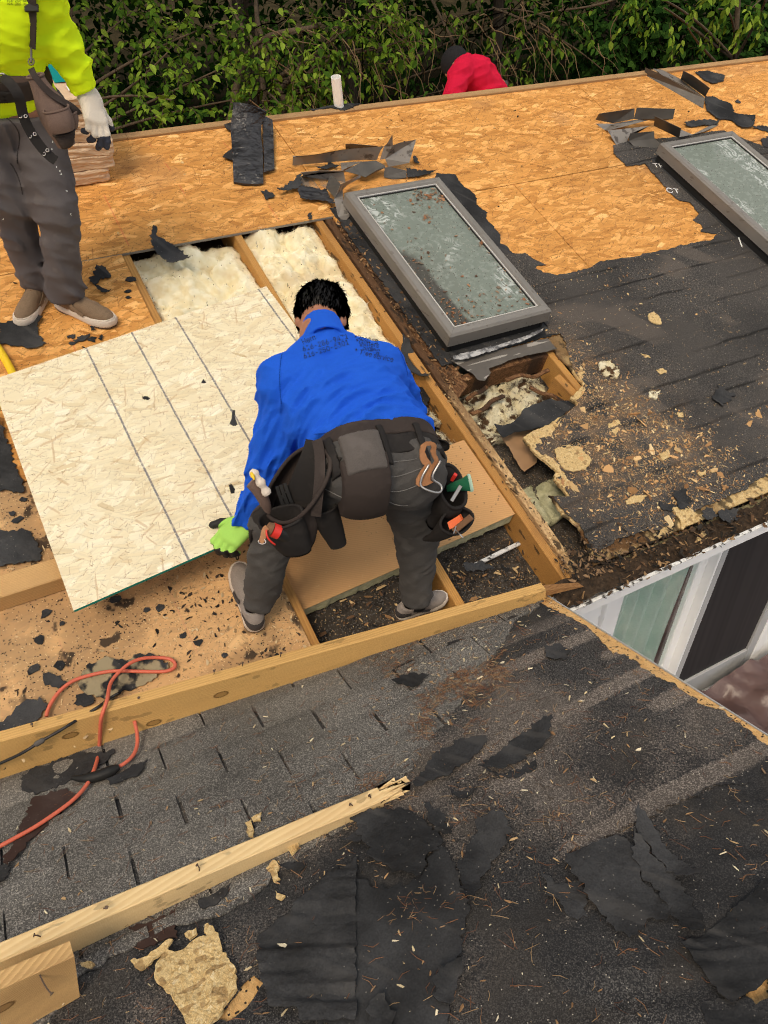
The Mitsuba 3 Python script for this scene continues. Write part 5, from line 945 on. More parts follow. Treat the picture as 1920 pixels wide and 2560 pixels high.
bscrap(6, '1050,1080 1150,1075 1195,1110 1190,1160 1120,1205 1110,1150', 'A', 'tan torn board chip at the eave above the gutter', .014, .014, 12)
bscrap(6, '690,600 750,570 770,600 740,660 700,640', 'A', 'torn board chunk in the middle of the wood chips', .015, .014, 13)
bscrap(6, '790,1040 840,1010 910,1010 880,1050 800,1060', 'A', 'curved torn board chip above the square dark felt chip', .015, .014, 14)
bscrap(6, '985,770 1040,745 1050,785 1010,810', 'A', 'torn board chunk right of the middle of the wood chips', .015, .014, 15)
bscrap(6, '1205,880 1255,865 1255,890 1225,900', 'A', 'small torn board chip at the right of the wood chips', .015, .014, 16)
bscrap(6, '970,285 1010,275 1030,300 990,312', 'A', 'small torn board chip at the top of the wood chips', .015, .014, 17)
bscrap(6, '1090,530 1130,530 1130,555 1095,552', 'A', 'small torn board chip right of the top of the wood chips', .015, .014, 18)
bscrap(6, '880,190 930,205 940,220 900,215', 'A', 'small pale chip on the felt right of the skylight apron', .015, .01, 19)
bscrap(6, '380,280 440,265' + ' 470,300 500,330 480,420 520,440 470,460 440,420' if False else '1195,1240 1260,1215 1265,1255 1210,1275', 'A', 'torn board chunk fallen into the gutter', -.01, .02, 20)
bscrap(3, '925,1810 960,1795 990,1830 1000,1865 960,1860 925,1840', 'A', 'brown board chip alone on the upper felt', .015, .012, 21)
part(roof, 'broken_edge', sheet(ragged(pA(9, '975,1090 1060,1040 1200,975 1350,885 1335,960 1285,1010 1250,1085 1130,1095 1165,1150 1110,1185 1200,1260 1300,1330 1395,1430 1330,1445 1230,1365 1070,1225'), .006, .008, 5), MA, .009, .014, .008, lambda Q: .012 * nz(Q, 30, 1) + .006 * nz(Q, 90, 2)), 'osb_torn', 30)
part(roof, 'broken_edge', sheet(ragged(pA(9, '1440,705 1500,640 1560,590 1565,540 1500,460 1540,420 1640,480 1659,520 1600,590 1570,660 1500,745'), .006, .008, 6), MA, .009, .014, .008, lambda Q: .010 * nz(Q, 30, 4) + .006 * nz(Q, 90, 2)), 'osb_torn', 30)
part(roof, 'broken_edge', sheet(ragged(pA(9, '1290,1440 1380,1440 1400,1500 1500,1570 1540,1650 1500,1659 1420,1600 1340,1560 1280,1500'), .006, .008, 7), MA, .007, .014, .008, lambda Q: .012 * nz(Q, 30, 7) + .006 * nz(Q, 90, 2)), 'osb_torn', 30)
wl = pA(6, '640,250 700,240 750,300 740,350 680,340 630,300'); solo('wool_tuft', sheet(ragged(wl, .008, .01, 3), MA, .012, .012, .004, lambda Q: .05 * nz(Q, 26, 3) + .045 * np.abs(nz(Q, 70, 2))), 'insul_dirty', 'pale tuft of wool on the felt right of the rotted hole', 'insulation', smooth=50)
wl = pA(6, '915,405 950,390 990,420 960,470 920,450'); solo('wool_tuft', sheet(ragged(wl, .006, .01, 5), MA, .010, .012, .004, lambda Q: .03 * nz(Q, 34, 3) + .035 * np.abs(nz(Q, 80, 2))), 'insul_dirty', 'white tuft of wool among the wood chips', 'insulation', smooth=50)

# ---------------------------------------------------------------- chips, splinters and needles
def scatter(n, f, seed):                                   # n points (u, v) by density f in a box
    r = np.random.default_rng(seed); o = []
    (u0, u1, v0, v1), d = f
    while len(o) < n:
        q = np.column_stack([u0 + (u1 - u0) * r.random(4000), v0 + (v1 - v0) * r.random(4000)]); o += list(q[r.random(4000) < d(q)])
    return np.array(o[:n])
G = lambda q, u, v, a, b: np.exp(-((q[:, 0] - u) / a) ** 2 - ((q[:, 1] - v) / b) ** 2)
TAN = [(.46, .28, .13), (.58, .40, .2), (.36, .2, .09), (.66, .52, .3), (.28, .15, .07), (.55, .33, .15)]
def chipset(name, label, Q, M, h, L, seed, asp=2.4, group=None, cols=TAN):
    P_ = Q[:, :1] * M[:3, 0] + Q[:, 1:2] * M[:3, 1] + M[:3, 3] + h[:, None] * M[:3, 2]; N_ = np.repeat(M[:3, 2][None], len(Q), 0)
    m = chips(P_, N_, L, asp, .2, seed); k = newkey(name); put(k, m, 'chip_col', False, color=vcol(10, len(Q), cols, seed)); tag(k, label, 'wood chips', group, 'stuff')
dA = lambda q: np.clip(G(q, 2.38, .5, .42, .40) + .5 * G(q, 2.75, .3, .5, .25) + .6 * G(q, 2.35, 1.0, .2, .2) + .05, 0, 1) * contains_xy(FA, q[:, 0], q[:, 1])
box_A = (1.8, 3.6, .0, 1.6); r = np.random.default_rng(5)
Q = scatter(7500, (box_A, dA), 11); chipset('wood_chips', 'carpet of small tan wood chips and sawdust on the lower right felt', Q, MA, np.full(len(Q), .009), .003 + .017 * r.random(len(Q)) ** 5, 1)
Q = scatter(1700, (box_A, dA), 12); P_ = np.array([PA(*q, .010) for q in Q]); m = needles(P_, np.repeat(NA[None], len(P_), 0), .008 + .03 * r.random(len(P_)) ** 2, .0009, 15); k = newkey('splinters'); put(k, m, 'chip_col', False, color=vcol(9, len(P_), TAN, 16)); tag(k, 'thin tan splinters strewn between the wood chips on the lower right felt', 'splinters', None, 'stuff')
dens = lambda q: np.clip(G(q, 2.35, .5, .3, .3) + .4 * G(q, 2.7, .3, .4, .2), 0, 1) * contains_xy(FA, q[:, 0], q[:, 1])
Q = scatter(90, (box_A, dens), 13)
cs = np.array(TAN); r = np.random.default_rng(15)
for i, q in enumerate(Q):                                  # the larger chips, one by one
    m = chips([PA(q[0], q[1], .012)], [NA], [.018 + .045 * r.random() ** 2.5], 2.6, .2, 300 + i, .5); k = newkey('wood_chip'); put(k, m, 'chip_col', False, color=vcol(10, 1, TAN, 400 + i)); tag(k, 'tan wood chip among the sawdust on the lower right felt', 'wood chip', 'loose wood chips on the felt')
dB = lambda q: np.clip(.12 + G(q, .98, .33, .25, .22) + .7 * G(q, 1.2, .12, .3, .2) + .5 * G(q, .72, .8, .35, .25) + .8 * G(q, .38, .62, .12, .08), 0, 1) * (q[:, 0] < 1.55)
Q = scatter(2300, ((-.6, 1.55, .0, 1.7), dB), 17); r = np.random.default_rng(6)
chipset('wood_slivers', 'pale slivers and crumbs of wood strewn over the foreground roof', Q, MBx, np.full(len(Q), .020), .003 + .020 * r.random(len(Q)) ** 4, 2, 4., None, [(.46, .32, .17), (.36, .22, .11), (.24, .14, .07), (.55, .45, .28), (.62, .55, .4), (.2, .13, .08)])
Q = scatter(2200, ((-.4, 1.55, .0, 1.5), lambda q: np.clip(1.5 * (meshkit.fbm(np.column_stack([q * 9, q[:, 0] * 0]), 2) > .55) * (G(q, 1.05, .3, .16, .14) + .8 * G(q, .85, .45, .1, .08) + .8 * G(q, 1.25, .1, .3, .1) + .5 * G(q, .62, .92, .25, .1) + G(q, .42, .60, .13, .07)) + .035, 0, 1) * (q[:, 0] < 1.54)), 19)
P_ = np.array([PB(*q, .021) for q in Q]); m = needles(P_, np.repeat(NB[None], len(P_), 0), .015 + .030 * np.random.default_rng(4).random(len(P_)), .0007, 5)
k = newkey('pine_needles'); put(k, m, 'chip_col', False, color=vcol(9, len(P_), [(.17, .075, .04), (.24, .125, .065), (.30, .20, .11), (.10, .05, .035)], 6)); tag(k, 'rusty brown needles in drifts on the foreground roof', 'pine needles', None, 'stuff')
# crumbs in the bays, in the gutter, on the old sheathing and on the glass
Q = scatter(900, ((.66, 1.78, -.05, 1.0), lambda q: np.clip(.25 + G(q, 1.5, .2, .25, .25) + .7 * G(q, .95, .2, .3, .1), 0, 1) * ((np.abs(q[:, 0] - 1.245) > .03)) * ((q[:, 1] < .32) | ((q[:, 0] > 1.3) & (q[:, 1] > .8)))), 23)
r = np.random.default_rng(8); chipset('bay_debris', 'brown rot crumbs and splinters in the bottom of the open bays', Q, MA, np.where(Q[:, 1] < .5, -.135, -.09), .005 + .034 * r.random(len(Q)) ** 4.5, 3, 3., None, [(.12, .07, .04), (.3, .17, .08), (.05, .04, .035), (.5, .35, .18), (.02, .02, .02)])
Q = scatter(900, ((1.62, 4.0, 0, 1), lambda q: np.clip(.2 + np.exp(-((q[:, 0] - 2.2) / .5) ** 2), 0, 1)), 29); P_ = np.column_stack([Q[:, 0], 1.45 + .15 * Q[:, 1], 2.385 + .012 * Q[:, 1] + .025 * np.random.default_rng(9).random(len(Q))])
m = chips(P_, np.repeat(EZ[None], len(Q), 0), .005 + .036 * np.random.default_rng(10).random(len(Q)) ** 3.5, 3., .2, 5, .8); k = newkey('gutter_chips'); put(k, m, 'chip_col', False, color=vcol(10, len(Q), [(.02, .018, .016), (.06, .04, .026), (.03, .026, .022), (.12, .07, .04), (.32, .2, .1)], 8)); tag(k, 'dark splinters and bark lying in the gutter', 'debris', None, 'stuff')
Q = scatter(900, ((-.5, .62, .12, 1.2), lambda q: np.clip(.15 + G(q, .42, .42, .2, .2) + .5 * G(q, .5, .25, .1, .15), 0, 1)), 31); r = np.random.default_rng(12)
chipset('dirt_crumbs', 'dark dirt crumbs and splinters on the worn sheathing under the new board', Q, MA, np.full(len(Q), .003), .004 + .018 * r.random(len(Q)) ** 3, 6, 2.5, None, [(.02, .018, .016), (.05, .035, .025), (.3, .2, .1), (.55, .42, .25)])
Q = scatter(900, ((1.70, 2.3, -.06, .20), lambda q: np.clip(G(q, 1.83, .0, .12, .10) + .6 * G(q, 2.05, .0, .3, .05), 0, 1)), 33); r = np.random.default_rng(13); chipset('eave_rot', 'dark rot crumbs heaped where the double rafter meets the gutter', Q, MA, .004 + .03 * r.random(len(Q)), .004 + .032 * r.random(len(Q)) ** 3.5, 16, 3., None, [(.02, .018, .016), (.035, .026, .02), (.08, .05, .03), (.22, .14, .08)])
Q = scatter(380, ((1.725, 1.80, .0, 2.3), lambda q: np.clip(.25 + .75 * (q[:, 1] < 1.2), 0, 1)), 34); chipset('rafter_rot', 'crumbled rot along the top of the stained double rafter', Q, MA, -.009 + .003 * r.random(len(Q)), .003 + .016 * r.random(len(Q)) ** 3, 17, 2.4, None, [(.04, .03, .022), (.12, .07, .035), (.36, .23, .11), (.52, .38, .2)])
Q = scatter(900, ((1.79, 1.90, 1.1, 2.4), lambda q: np.full(len(q), .8)), 35); chipset('strip_rot', 'dark crumbs on the rotted strip beside the nearer skylight', Q, MA, -.004 + .012 * r.random(len(Q)), .004 + .030 * r.random(len(Q)) ** 3, 18, 2.8, None, [(.02, .018, .016), (.06, .035, .02), (.14, .08, .04), (.30, .18, .09)])
gu, gv = SKY1[0] + .06, SKY1[3] - .06
Q = np.vstack([scatter(130, ((1.93, 2.42, 1.34, 2.41), lambda q: np.clip(G(q, 2.31, 2.33, .07, .05) + .9 * G(q, 2.22, 2.15, .03, .03) + .8 * G(q, 2.38, 2.30, .04, .06), 0, 1)), 37), scatter(230, ((1.93, 2.42, 1.34, 2.41), lambda q: np.clip(G(q, 2.0, 1.42, .3, .1) * .8 + .35 * G(q, 1.96, 1.7, .06, .4) + .5 * G(q, 2.41, 1.8, .03, .5) + .05, 0, 1)), 38)]); r = np.random.default_rng(14)
chipset('glass_litter', 'rusty leaf bits and grit lying on the glass of the nearer skylight', Q, MA, np.full(len(Q), .117), .005 + .02 * r.random(len(Q)) ** 2, 7, 2.2, None, [(.26, .12, .06), (.36, .19, .1), (.1, .06, .04), (.2, .16, .12)])
Q = scatter(500, ((-1, 6, 1.5, 3.4), lambda q: np.full(len(q), .5)), 41); r = np.random.default_rng(16); Q = Q[[not any(Polygon([(s[0], s[2]), (s[1], s[2]), (s[1], s[3]), (s[0], s[3])]).contains(Point(a, b)) for s in (SKY1, SKY2)) and not (.63 < a < 1.85 and b < 2.46) for a, b in Q]]
chipset('sheathing_crumbs', 'tiny dark and pale crumbs on the orange sheathing', Q, MA, np.full(len(Q), .003), .004 + .016 * r.random(len(Q)) ** 3, 9, 2.2, None, [(.03, .025, .02), (.6, .42, .2), (.3, .16, .06)])
# ---------------------------------------------------------------- the wood behind the house
def leaves(P, d, n, L, W, cols, seed, fold=.25):           # folded, pointed leaves: base points, directions, face normals
    r = np.random.default_rng(seed); N = len(P); d = d / np.linalg.norm(d, axis=1, keepdims=True)
    b = np.cross(n, d); b /= np.linalg.norm(b, axis=1, keepdims=True) + 1e-9; c = np.cross(d, b); L, W = L[:, None], W[:, None]
    droop = -c * .10 * L
    v = np.stack([P, P + d * L * .30 + b * W * .46 + c * fold * W * .5, P + d * L * .66 + b * W * .40 + c * fold * W * .5 + droop * .6, P + d * L + droop * 1.6,
                  P + d * L * .66 - b * W * .40 + c * fold * W * .5 + droop * .6, P + d * L * .30 - b * W * .46 + c * fold * W * .5, P + d * L * .5 + droop * .3], 1)
    f = np.array([(0, 1, 6), (1, 2, 6), (2, 3, 6), (3, 4, 6), (4, 5, 6), (5, 0, 6)])
    m = TM(v.reshape(-1, 3), (f[None] + (np.arange(N) * 7)[:, None, None]).reshape(-1, 3))
    c = np.asarray(cols)[r.integers(0, len(cols), N)] * (1 + r.normal(size=(N, 1)) * .16); return m, np.clip(np.repeat(c, 7, 0), .004, .9)
def grow(P0, d0, L, n, seed, wander=.35, lift=0.):         # a crooked branch
    r = np.random.default_rng(seed); P = [np.asarray(P0, float)]; d = nrm(d0)
    for i in range(n): d = nrm(d + r.normal(size=3) * wander / math.sqrt(n) + EZ * lift / n); P.append(P[-1] + d * L / n)
    return np.array(P)
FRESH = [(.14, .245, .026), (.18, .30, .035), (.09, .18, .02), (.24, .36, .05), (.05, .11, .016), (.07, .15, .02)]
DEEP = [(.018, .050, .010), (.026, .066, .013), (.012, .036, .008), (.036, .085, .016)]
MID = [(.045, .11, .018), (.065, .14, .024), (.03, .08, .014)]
def tree(label, base, top, clumps, nl, cols, leaf=(.065, .036), seed=1, twigL=.34, droop=-.15, r0=.07, bark='bark', per=9, name='tree', limbs=None, bare=0):
    """A tree: trunk, limbs to every clump, twigs spread through the clumps' volume and leaves along the twigs."""
    r = np.random.default_rng(seed); t = thing(name, label, 'tree', None); base, top = np.asarray(base, float), np.asarray(top, float)
    tr = spline([base, base + (top - base) * .35 + r.normal(size=3) * .12 * V(1, 1, 0), base + (top - base) * .7 + r.normal(size=3) * .14 * V(1, 1, 0), top], 24)
    part(t, 'trunk', tube(tr, np.linspace(r0, r0 * .3, 24) * (1 + .1 * r.normal(size=24)), 9), bark, True)
    lm = []
    for i, (c, R_) in enumerate(clumps):
        c = np.asarray(c, float); s = tr[min(22, max(3, int(24 * np.clip((c[2] - base[2]) / (top[2] - base[2]) * .75, .15, .9))))]
        md = (s + c) / 2 + r.normal(size=3) * .15 + EZ * .12; bp = spline([s, md, c], 12); lm.append(tube(bp, np.linspace(r0 * .38, .007, 12), 6))
    for L_ in (limbs or []):
        P_ = np.array(L_[0]); lm.append(tube(spline(P_, 24), np.linspace(L_[1], L_[2], 24) * (1 + .08 * r.normal(size=24)), 8))
    for q in lm: part(t, 'limb', q, bark, True)
    w = np.array([np.prod(np.broadcast_to(x[1], 3)) for x in clumps]) ** .75; w /= w.sum(); tw, Pl, dl, nl_ = [], [], [], []
    for i, (c, R_) in enumerate(clumps):
        k = int(nl * w[i] / per); R_ = np.broadcast_to(R_, 3); c = np.asarray(c, float)
        for j in range(k):
            x = nrm(r.normal(size=3)) * r.random() ** .45; P0 = c + x * R_ * .9; out = nrm(x + V(-.1, -.55, .1) * .5 + r.normal(size=3) * .5 + EZ * droop); Lt = twigL * (.6 + .8 * r.random())
            tp = grow(P0, out, Lt, 4, int(r.integers(1e9)), .35, droop * 2); tw.append(tube(tp, np.linspace(.0035, .0014, 5), 3, False))
            for q in range(per):
                u = (q + .6) / per; a = tp[min(3, int(u * 4))]; b_ = tp[min(4, int(u * 4) + 1)]; p_ = a + (b_ - a) * (u * 4 - int(u * 4)); ax = nrm(b_ - a); sd = nrm(np.cross(ax, EZ) + .01)
                d_ = nrm(ax * .55 + sd * (1 if q % 2 else -1) * .8 + r.normal(size=3) * .25 + EZ * (droop - .15)); Pl.append(p_); dl.append(d_); nl_.append(nrm(EZ + r.normal(size=3) * .45 + V(-.05, -.35, 0)))
    for j in range(bare):
        c, R_ = clumps[r.integers(len(clumps))]; P0 = np.asarray(c) + r.normal(size=3) * np.broadcast_to(R_, 3) * .6; tw.append(tube(grow(P0, r.normal(size=3) * V(1, .6, .3) + EZ * droop * 2, .5 + .9 * r.random(), 9, int(r.integers(1e9)), .8, droop * 3), np.linspace(.007, .0018, 10), 4, False))
    part(t, 'twig', cat(tw), 'bark_pale' if bare else bark, True, kind='stuff')
    n = len(Pl); Ls = leaf[0] * (.45 + .95 * r.random(n) ** 1.3); m, c = leaves(np.array(Pl), np.array(dl), np.array(nl_), Ls, Ls * leaf[1] / leaf[0] * (.85 + .3 * r.random(n)), cols, seed + 5)
    part(t, 'crown', m, 'leaf' if cols[0][1] > .15 else 'leaf_deep', False, color=c, kind='stuff'); return t
# near trees: crowns reach over the far eave
def cl(*a): return [(D(x, y, t), R_) for x, y, t, R_ in a]
tree('leafy bush with round fresh leaves right behind the shingle bundles', (.2, 9.4, GZ), (.9, 8.9, 5.4), cl((420, 130, 7.4, (.75, .5, .45)), (330, 30, 7.8, (.7, .5, .45)), (540, 60, 7.9, (.7, .5, .4)), (430, 250, 7.2, (.6, .4, .3)), (600, 150, 7.7, (.6, .4, .35)), (300, 190, 8.2, (.7, .5, .5)), (580, 250, 7.5, (.5, .35, .25)), (180, 20, 8.0, (.8, .5, .6)), (470, 320, 7.4, (.5, .4, .3))), 1650, FRESH, (.078, .046), 21, .36, -.18, .06)
lb = [[D(570, 330, 8.0), D(600, 180, 8.0), D(640, 110, 7.9), D(745, 75, 7.7), D(800, 60, 7.8)], [D(760, 300, 8.3), D(700, 230, 8.2), D(660, 120, 8.1), D(640, 20, 8.2), D(650, -80, 8.3)], [D(640, 110, 7.9), D(600, 60, 8.0), D(560, -40, 8.2)], [D(690, 200, 8.2), D(780, 150, 8.1), D(900, 130, 8.2), D(1050, 70, 8.4)]]
tree('crooked tree with a pale bare limb, just left of the vent pipe', D(780, 420, 8.6) * V(1, 1, 0) + V(0, 0, GZ), D(640, -60, 8.3), cl((720, 90, 7.5, (.55, .4, .3)), (690, 200, 7.6, (.4, .3, .3)), (860, 60, 7.8, (.6, .4, .3)), (800, 220, 7.8, (.45, .3, .22)), (700, 260, 7.5, (.4, .3, .2)), (880, 160, 8.2, (.5, .4, .3)), (960, 40, 8.1, (.5, .4, .25)), (980, 120, 8.4, (.4, .4, .25))), 1500, FRESH, (.085, .042), 22, .34, -.3, .07, 'bark', 7, 'tree', [(lb[0], .045, .02), (lb[1], .045, .014), (lb[2], .03, .01), (lb[3], .022, .006)], 30)
tree('sparse drooping tree with thin bare twigs behind the man in red', (6.0, 11.0, GZ), (5.6, 10.2, 5.5), cl((1080, 60, 8.8, (.6, .4, .3)), (1250, 40, 9.0, (.5, .4, .3)), (1100, 230, 8.9, (.35, .3, .2)), (1330, 120, 9.2, (.5, .4, .3)), (1420, 60, 9.2, (.6, .4, .3)), (1270, 170, 9.5, (.4, .3, .2))), 430, FRESH + MID, (.088, .042), 23, .3, -.4, .05, 'bark', 6, 'tree', [([D(1180, 330, 9.6), D(1150, 150, 9.4), D(1090, 20, 9.2), D(1050, -60, 9.2)], .03, .01), ([D(1230, 20, 9.4), D(1330, 60, 9.4), D(1450, 130, 9.5), D(1530, 200, 9.7)], .018, .004), ([D(1600, -40, 9.5), D(1450, 20, 9.4), D(1320, 40, 9.3), D(1230, 90, 9.3)], .016, .004)], 85)
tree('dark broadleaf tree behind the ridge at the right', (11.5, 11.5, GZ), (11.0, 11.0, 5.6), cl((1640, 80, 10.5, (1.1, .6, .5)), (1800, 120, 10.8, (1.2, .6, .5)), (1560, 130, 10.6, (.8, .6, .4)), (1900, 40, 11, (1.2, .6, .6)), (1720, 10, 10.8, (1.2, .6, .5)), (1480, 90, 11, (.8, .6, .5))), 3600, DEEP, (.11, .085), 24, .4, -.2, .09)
tree('bright young branches hanging in from the top right corner', (10.6, 8.4, GZ), (9.6, 8.2, 5.8), cl((1660, 20, 8.4, (.42, .3, .18)), (1790, 25, 8.5, (.5, .3, .2)), (1880, 20, 8.7, (.45, .3, .25)), (1720, 70, 8.4, (.22, .2, .12)), (1600, -20, 8.5, (.4, .3, .15))), 380, FRESH, (.085, .05), 25, .3, -.5, .06)
# the wood farther back: single dark trees, then one mass of leaves plus an added shading canopy
r = np.random.default_rng(91)
desc = ['slim dark trunk', 'leaning dark trunk', 'thick dark trunk', 'ivy green trunk', 'pale streaked trunk', 'forked dark trunk']
for i in range(13):
    x = -4 + i * 2.1 + r.normal() * .4; y = 12.3 + 4.5 * r.random() + .25 * max(0, x - 6); b = V(x, y, GZ)
    place = ['far left', 'left', 'behind the bundles', 'behind the fresh green bush', 'left of the vent pipe', 'behind the vent pipe', 'right of the vent pipe', 'left of the man in red', 'behind the man in red', 'right of the man in red', 'right of centre', 'near the right edge', 'far right'][i]
    cs = [(b + V(r.normal() * .7, r.normal() * .5 - .4, 1.2 + 1.1 * j + r.normal() * .3), (1.1, .8, .7)) for j in range(5)]
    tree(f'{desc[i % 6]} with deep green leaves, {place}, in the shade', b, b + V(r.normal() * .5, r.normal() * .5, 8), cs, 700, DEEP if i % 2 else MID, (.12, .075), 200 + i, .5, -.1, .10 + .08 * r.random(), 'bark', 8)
N = 26000; r = np.random.default_rng(92)
P_ = np.column_stack([r.uniform(-9, 30, N), r.uniform(16, 26, N), GZ + 5.9 * r.random(N) ** 1.0]); k = meshkit.fbm(P_ * .8, 3) > .45; P_ = P_[k]; n = len(P_)
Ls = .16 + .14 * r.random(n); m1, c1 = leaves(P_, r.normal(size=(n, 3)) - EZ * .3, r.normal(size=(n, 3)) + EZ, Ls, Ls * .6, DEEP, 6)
N = 30000; P_ = np.column_stack([r.uniform(-14, 34, N), r.uniform(7.6, 27, N), r.uniform(6.0, 9.5, N)]); n = N  # unseen leaf layer overhead, added to keep skylight off the trees below
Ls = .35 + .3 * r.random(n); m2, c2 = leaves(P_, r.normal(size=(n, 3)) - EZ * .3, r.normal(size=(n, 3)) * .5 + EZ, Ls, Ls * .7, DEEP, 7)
kk = struct('woodland', cat([m1, m2]), 'leaf_deep', False, 'stuff', color=np.vstack([c1, c2])); labels[kk].update(label='dark mass of leaves deep in the wood behind the house, with an added unseen shading canopy overhead', category='woodland')
# ---------------------------------------------------------------- figures: smooth bodies from tapered limbs
def rc(P, a, b, ra, rb):
    a, b = np.asarray(a, np.float32), np.asarray(b, np.float32); ba = b - a; h = np.clip((P - a) @ ba / (ba @ ba + 1e-9), 0, 1)
    return np.linalg.norm(P - a - h[..., None] * ba, axis=-1) - (ra + (rb - ra) * h)
def ell(P, c, R, s):                                       # ellipsoid, R rows = axes
    q = (P - np.asarray(c, np.float32)) @ np.asarray(R, np.float32).T; s = np.asarray(s, np.float32)
    k0 = np.linalg.norm(q / s, axis=-1); k1 = np.linalg.norm(q / (s * s), axis=-1); return k0 * (k0 - 1) / np.maximum(k1, 1e-6)
def smin(a, b, k): h = np.clip(.5 + .5 * (b - a) / k, 0, 1); return b + (a - b) * h - k * h * (1 - h)
def smax(a, b, k): return -smin(-a, -b, k)
def union(P, prims, grow_=0., k=.03):
    d = None
    for q in prims:
        x = rc(P, *q[1:5]) if q[0] == 'c' else ell(P, *q[1:4])
        kk = q[5] if q[0] == 'c' and len(q) > 5 else q[4] if q[0] == 'e' and len(q) > 4 else k
        d = x if d is None else smin(d, x, kk)
    return d - grow_
def surfnet(f, lo, hi, h):                                 # the zero surface of f on a grid
    n = np.ceil((np.asarray(hi) - lo) / h).astype(int) + 1; ax = [(lo[i] + h * np.arange(n[i])).astype(np.float32) for i in range(3)]; F_ = np.empty(n, np.float32)
    B_ = 8; nb_ = -(-n // B_); F_ = np.empty(nb_ * B_, np.float32); ax = [(lo[i] + h * np.arange(nb_[i] * B_)).astype(np.float32) for i in range(3)]
    ctr = np.stack(np.meshgrid(*[lo[i] + h * (np.arange(nb_[i]) * B_ + 3.5) for i in range(3)], indexing='ij'), -1).reshape(-1, 3).astype(np.float32); fc = f(ctr); Fb = np.broadcast_to(fc[:, None], (len(fc), B_ ** 3)).astype(np.float32).copy()
    near = np.nonzero(np.abs(fc) < B_ * h * 1.0 + .016)[0]; loc = np.stack(np.meshgrid(*[np.arange(B_)] * 3, indexing='ij'), -1).reshape(-1, 3) * h - 3.5 * h   # only blocks near the surface are worked out
    for i in range(0, len(near), 700):
        q = near[i:i + 700]; Fb[q] = f((ctr[q][:, None] + loc[None]).reshape(-1, 3).astype(np.float32)).reshape(len(q), -1)
    F_ = Fb.reshape(*nb_, B_, B_, B_).transpose(0, 3, 1, 4, 2, 5).reshape(*(nb_ * B_)); n = nb_ * B_
    c = [F_[a:n[0] - 1 + a, b:n[1] - 1 + b, e:n[2] - 1 + e] for a in (0, 1) for b in (0, 1) for e in (0, 1)]
    sg = sum((x < 0).astype(np.int8) for x in c); act = (sg > 0) & (sg < 8); I = np.argwhere(act); ids = np.full(act.shape, -1); ids[act] = np.arange(len(I))
    cv = np.stack([x[act] for x in c], 1); off = np.array([(a, b, e) for a in (0, 1) for b in (0, 1) for e in (0, 1)], float); s, w = np.zeros((len(I), 3)), np.zeros(len(I))
    for i in range(8):
        for j in range(i + 1, 8):
            if np.abs(off[i] - off[j]).sum() == 1:
                m = (cv[:, i] < 0) != (cv[:, j] < 0); t = cv[m, i] / (cv[m, i] - cv[m, j]); s[m] += off[i] + (off[j] - off[i]) * t[:, None]; w[m] += 1
    v = np.asarray(lo) + h * (I + s / w[:, None]); fs = []
    for a in range(3):
        b, e = (a + 1) % 3, (a + 2) % 3; sl = [slice(1, -1)] * 3; sl[a] = slice(0, -1); s2 = list(sl); s2[a] = slice(1, None)
        A_, B_ = F_[tuple(sl)] < 0, F_[tuple(s2)] < 0; E = np.argwhere(A_ != B_)
        if not len(E): continue
        fl = A_[tuple(E.T)]; base = E.copy(); oth = [i for i in range(3) if i != a]; base[:, oth] += 1; base[:, a] = E[:, a]
        def cell(db, de): q = base.copy(); q[:, b] -= db; q[:, e] -= de; return ids[tuple(q.T)]
        q = np.stack([cell(0, 0), cell(1, 0), cell(1, 1), cell(0, 1)], 1); ok = (q >= 0).all(1); q, f2 = q[ok], fl[ok]; q[~f2] = q[~f2][:, ::-1]; fs.append(q)
    q = np.vstack(fs); m = TM(v, np.vstack([q[:, [0, 1, 2]], q[:, [0, 2, 3]]])); return fixn(m)
def bnd(prims, pad):
    L = [np.asarray(p) for q in prims for p in (q[1:3] if q[0] == 'c' else (np.asarray(q[1]) - max(q[3]), np.asarray(q[1]) + max(q[3])))]
    R_ = max([max(q[3:5]) for q in prims if q[0] == 'c'] + [.02]); L = np.array(L); return L.min(0) - R_ - pad, L.max(0) + R_ + pad
def fold(P, ax, f, st, seed, o=2):                         # long soft ridges lying across ax
    a = P @ np.asarray(ax); q = P * f / st + nrm(ax) * (a * f * (1 - 1 / st))[:, None]; n = meshkit.fbm(q + seed * 3.7, o); return 1 - np.abs(2 * n - 1) * 2
def split(m, test):                                        # faces by a test on their centres
    t = test(m.triangles_center); o = []
    for k in (t, ~t):
        f = m.faces[k]; u, inv = np.unique(f, return_inverse=True); o.append(TM(m.vertices[u], inv.reshape(-1, 3)))
    return o
def frame(y, z): y = nrm(y); x = nrm(np.cross(y, z)); return np.stack([x, y, np.cross(x, y)])   # rows: right, forward, up
